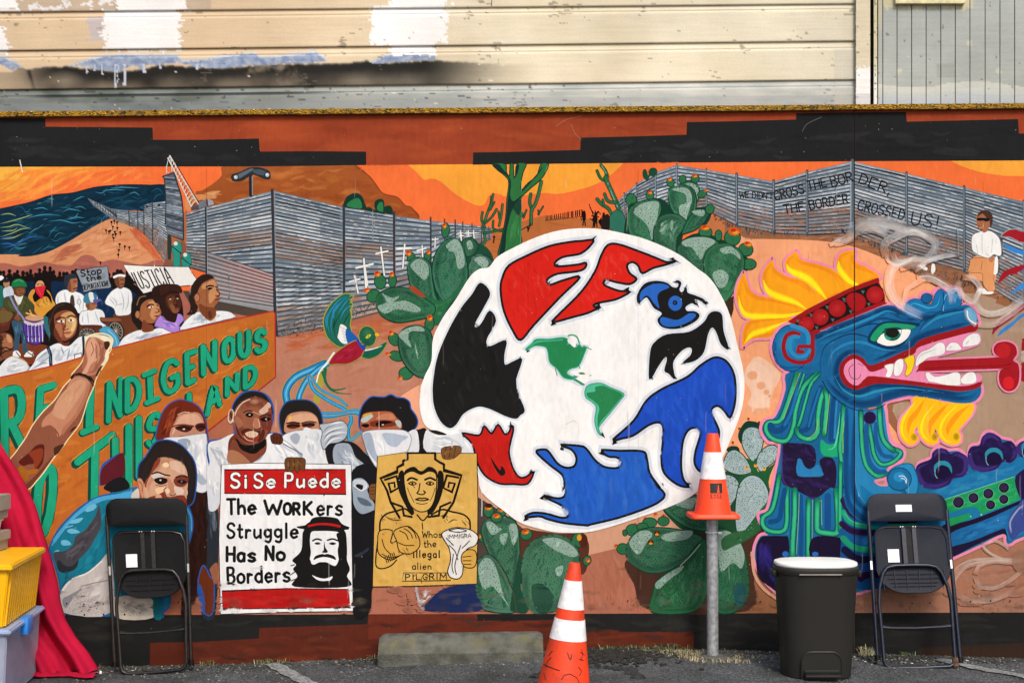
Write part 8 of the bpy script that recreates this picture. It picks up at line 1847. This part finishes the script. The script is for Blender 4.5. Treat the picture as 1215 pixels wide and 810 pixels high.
def patch(name, x0, y0, x1, y1, m_, off, root, shape=None):
    bm = bmesh.new(); pts = shape or [(x0, y0), (x1, y0), (x1, y1), (x0, y1)]
    rows = []
    nx = 6
    V = []
    for j in (0, 1):
        y = y0 if j == 0 else y1; z = zq(y); r = .105 + (.031 - .105) * z / H2 + off
        for i in range(nx + 1):
            x = x0 + (x1 - x0) * i / nx; X = (x - 845.5) / s2; a = math.asin(max(-1, min(1, X / r))); V.append(bm.verts.new((px_ + .004 + r * math.sin(a), -d - r * math.cos(a), bz + z)))
    for i in range(nx): bm.faces.new((V[i], V[i + 1], V[nx + 2 + i], V[nx + 1 + i]))
    me = bpy.data.meshes.new(name); bm.to_mesh(me); bm.free(); me.materials.append(m_); me.shade_smooth(); return link(name, me, root)
lb = patch('label', 840.2, 572, 854.6, 583.5, BLKL, .0012, C2)
def on_c(x, y, off): z = zq(y); r = .105 + (.031 - .105) * z / H2 + off; X = (x - 845.5) / s2; a = math.asin(max(-1, min(1, X / r))); return Vector((px_ + .004 + r * math.sin(a), -d - r * math.cos(a), bz + z))
bm = bmesh.new(); bm.faces.new([bm.verts.new(on_c(x, y, .0024)) for x, y in ((848.2, 583), (851, 583), (850.2, 574), (849.6, 574))]); me = bpy.data.meshes.new('cone_logo'); bm.to_mesh(me); bm.free(); me.materials.append(ORG); link('cone_logo', me, lb)
for k, ch in enumerate('EDGE'):
    x0 = 840.6 + k * 3.7; m = MB()
    for st in GL[ch]:
        v = [float(q) for q in st.split()]; pp = [on_c(x0 + u * 2.6, 585 + t * 4.4, .0012) for u, t in zip(v[::2], v[1::2])]
        m.tube(pp, .0014, 5)
    m.done('letter', BLKL, C2)

# ------------------------------------------------------------------ concrete wheel stop
CONC = mat('mossy_concrete', '#6a6c66', rough=.95, scale=14, c2='#494a42', bump=.9, bscale=130)
def conc_mat():
    m = CONC; n, l_ = m.node_tree.nodes, m.node_tree.links; b = n['Principled BSDF']
    src = b.inputs['Base Color'].links[0].from_socket
    t = n.new('ShaderNodeTexNoise'); t.inputs['Scale'].default_value = 7; t.inputs['Detail'].default_value = 8
    co = [q for q in n if q.type == 'TEX_COORD'][0]; l_.new(co.outputs['Object'], t.inputs['Vector'])
    t2 = n.new('ShaderNodeTexNoise'); t2.inputs['Scale'].default_value = 70; l_.new(co.outputs['Object'], t2.inputs['Vector'])
    r = n.new('ShaderNodeMapRange'); r.inputs[1].default_value = .52; r.inputs[2].default_value = .72; l_.new(t.outputs[0], r.inputs[0])
    r2 = n.new('ShaderNodeMapRange'); r2.inputs[1].default_value = .42; r2.inputs[2].default_value = .56; l_.new(t2.outputs[0], r2.inputs[0])
    mu = n.new('ShaderNodeMath'); mu.operation = 'MULTIPLY'; l_.new(r.outputs[0], mu.inputs[0]); l_.new(r2.outputs[0], mu.inputs[1])
    mx = n.new('ShaderNodeMix'); mx.data_type = 'RGBA'; l_.new(mu.outputs[0], mx.inputs[0]); l_.new(src, mx.inputs[6]); mx.inputs[7].default_value = (*lin('#6b6428'), 1); l_.new(mx.outputs[2], b.inputs['Base Color'])
conc_mat()
xa, xb = (448.5 - 607.5) / 216, (644.5 - 607.5) / 216
z0 = gz(-.2)
sec = [(-.245, -.03), (-.25, .055), (-.235, .068), (-.165, .132), (-.15, .138), (-.06, .138), (-.035, .125), (-.03, -.03)]
bm = bmesh.new(); rings = []
for i in range(61):
    x = xa + (xb - xa) * i / 60; e = min(i, 60 - i); k = {0: .9, 1: .97}.get(e, 1)
    zo = gz(x) * .5 + z0 * .5 - .004 * (i / 60)
    rings.append([bm.verts.new((x + (.012 if i == 0 else -.012 if i == 60 else 0) * 0, (y + .14) * (k if e < 2 else 1) - .14 + noise.noise(Vector((x * 14, j, 2))) * .0025, zo + (z * k if z > 0 else z) + noise.noise(Vector((x * 18, j, 9))) * .0025)) for j, (y, z) in enumerate(sec)])
n = len(sec)
for A, B in zip(rings, rings[1:]):
    for k in range(n): bm.faces.new((A[k], A[(k + 1) % n], B[(k + 1) % n], B[k]))
bm.faces.new(rings[0]); bm.faces.new(rings[-1][::-1]); bmesh.ops.recalc_face_normals(bm, faces=bm.faces[:])
me = bpy.data.meshes.new('wheel_stop'); bm.to_mesh(me); bm.free(); me.materials.append(CONC); me.shade_smooth(); me.set_sharp_from_angle(angle=math.radians(28))
tag(link('wheel_stop', me), 'mossy grey concrete wheel stop lying at the foot of the wall', 'wheel stop')

# ------------------------------------------------------------------ stacked boxes at the left edge
def wall_box(name, x0, y0, y1, z0, z1, w=.6, taper=.0, material=None, parent=None, bev=.006, th=.0):
    # x0 is the visible right side; y0 nearest, y1 farthest
    rs = []
    for z, t in ((z0, taper), (z1, 0)):
        rs.append([Vector((x0 - t, y0 + t, z)), Vector((x0 - t, y1 - t, z)), Vector((x0 - w + t, y1 - t, z)), Vector((x0 - w + t, y0 + t, z))])
    m = MB(); R_ = [[m.bm.verts.new(v) for v in r] for r in rs]
    for k in range(4): m.bm.faces.new((R_[0][k], R_[0][(k + 1) % 4], R_[1][(k + 1) % 4], R_[1][k]))
    m.bm.faces.new(R_[0][::-1]); m.bm.faces.new(R_[1])
    bmesh.ops.bevel(m.bm, geom=m.bm.edges[:], offset=bev, segments=2, affect='EDGES')
    return m.done(name, material, parent)
clear = bpy.data.materials.new('clear_plastic'); clear.use_nodes = True; cb2 = clear.node_tree.nodes['Principled BSDF']
cb2.inputs['Base Color'].default_value = (.55, .62, .80, 1); cb2.inputs['Roughness'].default_value = .35; cb2.inputs['Alpha'].default_value = .5; cb2.inputs['Specular IOR Level'].default_value = .6
tn = clear.node_tree.nodes.new('ShaderNodeTexNoise'); tn.inputs['Scale'].default_value = 5; tr_ = clear.node_tree.nodes.new('ShaderNodeMapRange'); tr_.inputs[3].default_value = .4; tr_.inputs[4].default_value = .62
clear.node_tree.links.new(tn.outputs[0], tr_.inputs[0]); clear.node_tree.links.new(tr_.outputs[0], cb2.inputs['Alpha'])
zg = gz(-2.6)
tote = empty('storage_bin', (-2.85, -.58, zg), 'clear plastic storage bin with blue lid clips at the bottom of the stack', 'storage bin')
X0, Y0, Y1 = -2.50, -.97, -.20
# the right side drifts left going back
def skew(o_, k):
    for v in o_.data.vertices: v.co.x -= (v.co.y - Y0) * k
SK = .115
b_ = wall_box('bin_body', X0 - .01, Y0 + .01, Y1, zg + .002, .285, .55, .02, clear, tote); skew(b_, SK)
b_ = wall_box('bin_contents', X0 - .05, Y0 + .05, Y1 - .04, zg + .01, .23, .46, .0, mat('stored_cloth', '#8d6f90', rough=.9, scale=6, c2='#4a5680', bump=.5), tote, .03); skew(b_, SK)
b_ = wall_box('bin_lid', X0 + .012, Y0 - .012, Y1 + .02, .278, .305, .58, 0, mat('frosted_lid', '#9fb2d6', rough=.3, noise_amt=.05), tote, .008); skew(b_, SK)
LB = mat('blue_clip', '#2f8ae6', rough=.35)
m = MB(); m.box((X0 - .02, -.66, .225), (X0 + .026, -.53, .312), .008); b_ = m.done('lid_clip', LB, tote); skew(b_, SK)
m = MB(); m.box((X0 - .35, Y0 - .02, .225), (X0 - .22, Y0 + .02, .312), .008); m.done('lid_clip', LB, tote)
crate = empty('storage_crate', (-2.85, -.58, .306), 'yellow ribbed plastic crate stacked on the clear bin', 'crate')
YEL = mat('yellow_plastic', '#f2b90c', rough=.4, noise_amt=.05, scale=4)
b_ = wall_box('crate_body', X0 - .0, Y0 + .0, Y1 - .03, .309, .60, .58, .035, YEL, crate); skew(b_, SK)
for k in range(14):
    y = Y0 + .05 + k * .05
    m = MB(); m.prism([(y, .315), (y + .022, .315), (y + .022, .595), (y, .595)], lambda u, v, dd: Vector((X0 - .035 + (v - .309) / .291 * .035 + dd, u, v)), -.01, .009); b_ = m.done('rib', YEL, crate); skew(b_, SK)
for k in range(8):
    x = X0 - .06 - k * .055; m = MB(); m.prism([(x, .315), (x - .024, .315), (x - .024, .595), (x, .595)], lambda u, v, dd: Vector((u, Y0 + .035 - (v - .309) / .291 * .035 - dd, v)), -.01, .009); m.done('rib', YEL, crate)
b_ = wall_box('crate_rim', X0 + .022, Y0 - .022, Y1 - .01, .598, .63, .62, 0, YEL, crate, .007); skew(b_, SK)
GRB = mat('grey_cardboard', '#9b9288', rough=.8, scale=12, noise_amt=.08)
def cardbox(name, label, xr, y0, y1, z0, z1, lid, tilt):
    r = empty(name, (xr - .2, (y0 + y1) / 2, z0), label, 'box', 'grey boxes stacked on the crate')
    wall_box('box_body', xr - .012, y0 + .012, y1 - .012, z0, z1 - .01, .4, 0, GRB, r, .003)
    wall_box('lid', xr, y0, y1, z1 - lid, z1, .424, 0, GRB, r, .004); return r
cardbox('cardboard_box', 'grey cardboard box with lid resting directly on the yellow crate', -2.732, -.62, -.28, .632, .735, .05, 0)
cardbox('cardboard_box', 'uppermost grey cardboard box, stacked over the white tray', -2.732, -.60, -.28, .80, .93, .085, 0)
r = empty('plastic_tray', (-2.95, -.45, .737), 'white tray between the two grey cardboard boxes', 'tray'); wall_box('tray_body', -2.77, -.58, -.30, .737, .798, .36, .01, mat('white_tray', '#e4e2de', rough=.5), r, .004)
wall_box('tray_rim', -2.765, -.585, -.295, .785, .797, .37, 0, mat('tray_rim', '#f0efec', rough=.5), r, .003)

# ------------------------------------------------------------------ red cloth hanging behind the boxes
def cloth():
    redge = [(455, -14), (490, -6), (527, 1), (545, 12), (560, 22), (580, 33), (600, 42), (630, 51), (660, 60), (690, 68), (715, 72), (735, 78), (755, 90), (775, 106), (790, 115), (799, 119.5)]
    ys = [q[0] for q in redge]; xs = [q[1] for q in redge]
    V = []; Fc = []; nu, nv = 90, 110
    for j in range(nv):
        y = 440 + (801 - 440) * j / (nv - 1); xr = float(np.interp(y, ys, xs)); xl = -150 + 60 * j / nv
        for i in range(nu):
            u = i / (nu - 1); x = xl + (xr - xl) * u
            t = (y - 440) / 360
            d_ = .10 + .05 * math.sin(u * 26 + t * 2.4) * (.5 + .5 * t) + .028 * math.sin(u * 55 - t * 5 + 1) * t + .10 * t * t + .03 * noise.noise(Vector((u * 5, t * 4, 0))) + .010 * noise.noise(Vector((u * 22 + t * 6, t * 9, 3))) + .004 * noise.noise(Vector((u * 60, t * 30, 7)))
            # a big diagonal fold that turns over the lower edge
            fx = float(np.interp(y, [600, 680, 740, 800], [40, 40, 62, 98]))
            d_ += .05 * math.exp(-((x - fx) / 9) ** 2) * max(0, min(1, (y - 610) / 60))
            d_ += .035 * math.exp(-((x - fx - 16) / 6) ** 2) * max(0, min(1, (y - 700) / 60))
            d_ = max(.02, d_ * (1 - .6 * u ** 8))
            p = W(x, y, d_); p.z = max(p.z, gz(p.x) + .004 + .004 * math.sin(u * 60)); V.append(tuple(p))
    for j in range(nv - 1):
        for i in range(nu - 1): a = j * nu + i; Fc.append((a, a + 1, a + nu + 1, a + nu))
    me = bpy.data.meshes.new('red_cloth'); me.from_pydata(V, [], Fc); me.shade_smooth()
    me.materials.append(mat('red_fabric', '#b4173a', rough=.85, spec=.08, scale=5, noise_amt=.08, bump=.3, bscale=700, stretch=(1, 1, 1)))
    o_ = link('red_cloth', me); tag(o_, 'crimson red cloth draped down to the asphalt behind the stacked boxes', 'cloth')
    md = o_.modifiers.new('thickness', 'SOLIDIFY'); md.thickness = .0025
    # hem lying on the ground
    V = []; Fc = []; nu = 60
    for j in range(8):
        v = j / 7
        for i in range(nu):
            u = i / (nu - 1); x = 42 + 77 * u; d_ = .18 + .05 * u + v * (.09 + .015 * math.sin(u * 9)); X = (x - 607.5) / (F / (DIST - .2)); V.append((X, -d_, gz(X) + .006 + .012 * math.sin(v * 3.1) * (1 + .4 * math.sin(u * 14)) + .004 * noise.noise(Vector((u * 9, v * 3, 1)))))
    for j in range(7):
        for i in range(nu - 1): a = j * nu + i; Fc.append((a, a + 1, a + nu + 1, a + nu))
    me2 = bpy.data.meshes.new('cloth_hem'); me2.from_pydata(V, [], Fc); me2.shade_smooth(); me2.materials.append(me.materials[0]); h = link('hem', me2, o_); md = h.modifiers.new('t', 'SOLIDIFY'); md.thickness = .003
    m = MB(); p = W(119.5, 797, .24); m.box((p.x - .006, p.y - .004, p.z - .008), (p.x + .006, p.y + .002, p.z + .008), .002); m.done('label_tag', STICK, o_)
cloth()

# ------------------------------------------------------------------ grit, litter and weeds along the wall foot
def scatter(name, label_kind, material, n, size, dfun, xf=None, flat=.6):
    bm = bmesh.new()
    for k in range(n):
        x = xf() if xf else U(-3.1, 3.1); dd = dfun(); r = size * U(.4, 1.4)
        mt = Matrix.LocRotScale(Vector((x, -dd, gz(x) - .012 * max(0, min(1, (dd - .1) / .5)) + r * flat * .4)), Matrix.Rotation(U(0, 6.3), 3, 'Z').to_quaternion(), (r * U(.7, 1.5), r, r * flat))
        bmesh.ops.create_icosphere(bm, subdivisions=1, radius=1, matrix=mt)
    me = bpy.data.meshes.new(name); bm.to_mesh(me); bm.free(); me.materials.append(material); tag(link(name, me), kind='stuff')
scatter('grit', '', mat('dark_grit', '#4a4b46', rough=.95, scale=60, c2='#1e1e1c'), 2600, .007, lambda: abs(random.gauss(.02, .09)))
scatter('gravel', '', mat('pale_gravel', '#8f8f88', rough=.95, scale=60, c2='#5a5a54'), 900, .006, lambda: abs(random.gauss(.02, .22)))
scatter('paint_chips', '', mat('pale_chips', '#d8d8d2', rough=.7), 150, .0065, lambda: abs(random.gauss(.03, .12)), flat=.25)
scatter('soil_clods', '', mat('dark_soil', '#2b2a26', rough=1, scale=40, c2='#151412'), 900, .013, lambda: abs(random.gauss(.12, .16)), lambda: random.gauss(.55, .16))
# cracked asphalt lip beside the tall cone
m = MB()
for a, b in (((636, .62), (655, .50)), ((655, .50), (720, .47)), ((720, .47), (748, .55)), ((748, .55), (752, .80))):
    n_ = 8
    for k in range(n_):
        t = k / n_; x = gx(a[0] + (b[0] - a[0]) * t, .5); dd = a[1] + (b[1] - a[1]) * t; s = U(.018, .034)
        bmesh.ops.create_icosphere(m.bm, subdivisions=2, radius=1, matrix=Matrix.LocRotScale(Vector((x + U(-.01, .01), -dd, gz(x) - .012)), None, (s * 1.5, s, s * .5)))
for v in m.bm.verts: v.co += Vector((noise.noise(v.co * 60), noise.noise(v.co * 55 + Vector((3, 0, 0))), noise.noise(v.co * 50))) * .006
o_ = m.done('broken_asphalt', mat('broken_asphalt', '#3a3b3a', rough=1, scale=60, c2='#161616', bump=.8, bscale=120)); tag(o_, kind='stuff')
def blades(name, mats, spots, kind='stuff', label=None):
    bm = bmesh.new()
    for (x, dd, n_, h, sp_) in spots:
        for k in range(n_):
            X = x + random.gauss(0, sp_); Y = -abs(dd + random.gauss(0, sp_ * .5)); a = U(0, 6.28); L = h * U(.4, 1.2); lean = U(.3, 1.7); wd = U(.0012, .0026)
            b0 = Vector((X, Y, gz(X) - .006)); dr = Vector((math.cos(a), math.sin(a) * .6, 0)); sd = Vector((math.cos(a + 1.57), math.sin(a + 1.57), 0)) * wd
            P0, P1, P2 = b0, b0 + dr * L * lean * .3 + Vector((0, 0, L * .6)), b0 + dr * L * lean * .9 + Vector((0, 0, L * (1 - .35 * lean)))
            if P2.y > -.004: P2.y = -.004
            if P1.y > -.004: P1.y = -.004
            v = [bm.verts.new(q) for q in (P0 - sd, P0 + sd, P1 + sd * .8, P1 - sd * .8, P2)]
            f1 = bm.faces.new(v[:4]); f2 = bm.faces.new((v[3], v[2], v[4])); mi = random.randrange(len(mats)); f1.material_index = f2.material_index = mi
    me = bpy.data.meshes.new(name); bm.to_mesh(me); bm.free()
    for q in mats: me.materials.append(q)
    return tag(link(name, me), label, kind=kind)
GRN = [mat('weed_green', '#4f6a34', rough=.8, c2='#2c4420'), mat('weed_dark', '#2f4426', rough=.8), mat('weed_pale', '#93a07a', rough=.8), mat('dry_straw', '#b39c78', rough=.85, c2='#8a7452')]
STRAW = [GRN[3], mat('pale_straw', '#cdbb9a', rough=.85), GRN[2]]
blades('weeds', GRN, [(wx(px), .03, n_, h, s) for px, n_, h, s in ((230, 14, .03, .04), (246, 26, .05, .025), (290, 24, .025, .10), (318, 60, .05, .035), (332, 40, .04, .03), (370, 20, .02, .09), (436, 20, .03, .04), (447, 50, .045, .025), (120, 14, .05, .02), (150, 26, .03, .07), (185, 12, .02, .06), (60, 10, .03, .03))])
blades('weeds', GRN[:3] + GRN[:1], [(wx(px), .03, n_, h, s) for px, n_, h, s in ((718, 50, .05, .03), (757, 60, .045, .05), (778, 50, .06, .03), (800, 60, .06, .04), (700, 40, .03, .05), (745, 40, .04, .05), (880, 50, .025, .1), (935, 40, .02, .1), (1075, 40, .04, .025), (1066, 20, .025, .05), (1120, 20, .02, .05))])
blades('dry_grass', STRAW, [(wx(px), dd, n_, h, s) for px, dd, n_, h, s in ((770, .07, 90, .03, .07), (800, .10, 160, .035, .06), (822, .12, 160, .035, .05), (812, .22, 120, .03, .05), (830, .30, 110, .03, .05), (858, .30, 90, .03, .06), (872, .2, 60, .03, .05), (745, .05, 40, .03, .07), (868, .06, 40, .03, .06), (1025, .03, 25, .05, .02))])
blades('weed_tuft', [GRN[2], STRAW[1]], [(wx(1026), .05, 60, .08, .022)], None, 'small pale weed tuft growing at the wall foot right of the trash can')['category'] = 'weed'
NAILM = mat('rusty_nail', '#15110e', rough=.7)
m = MB(); m.lathe([(.0045, 0), (.0042, .0015), (.002, .002)], (0, 0, 0), 9, Matrix.Rotation(math.radians(90), 3, 'X')); nl = m.done('nail', NAILM, wall)
for i, (x, y) in enumerate([(79.5, 715), (100, 716), (123, 715.5), (148, 714.5), (212, 714), (484, 716), (580, 714), (745, 712), (1082, 715), (1103, 714.5), (1151, 713), (1175, 712), (1198, 712), (30, 716), (902, 713), (1040, 715), (437, 742), (566, 742), (485, 735), (490, 768)]):
    q = nl if i == 0 else nl.copy()
    if i: COLL.objects.link(q)
    q.location = (wx(x), -.0068 if y < 726 else -.0015, wz(y))
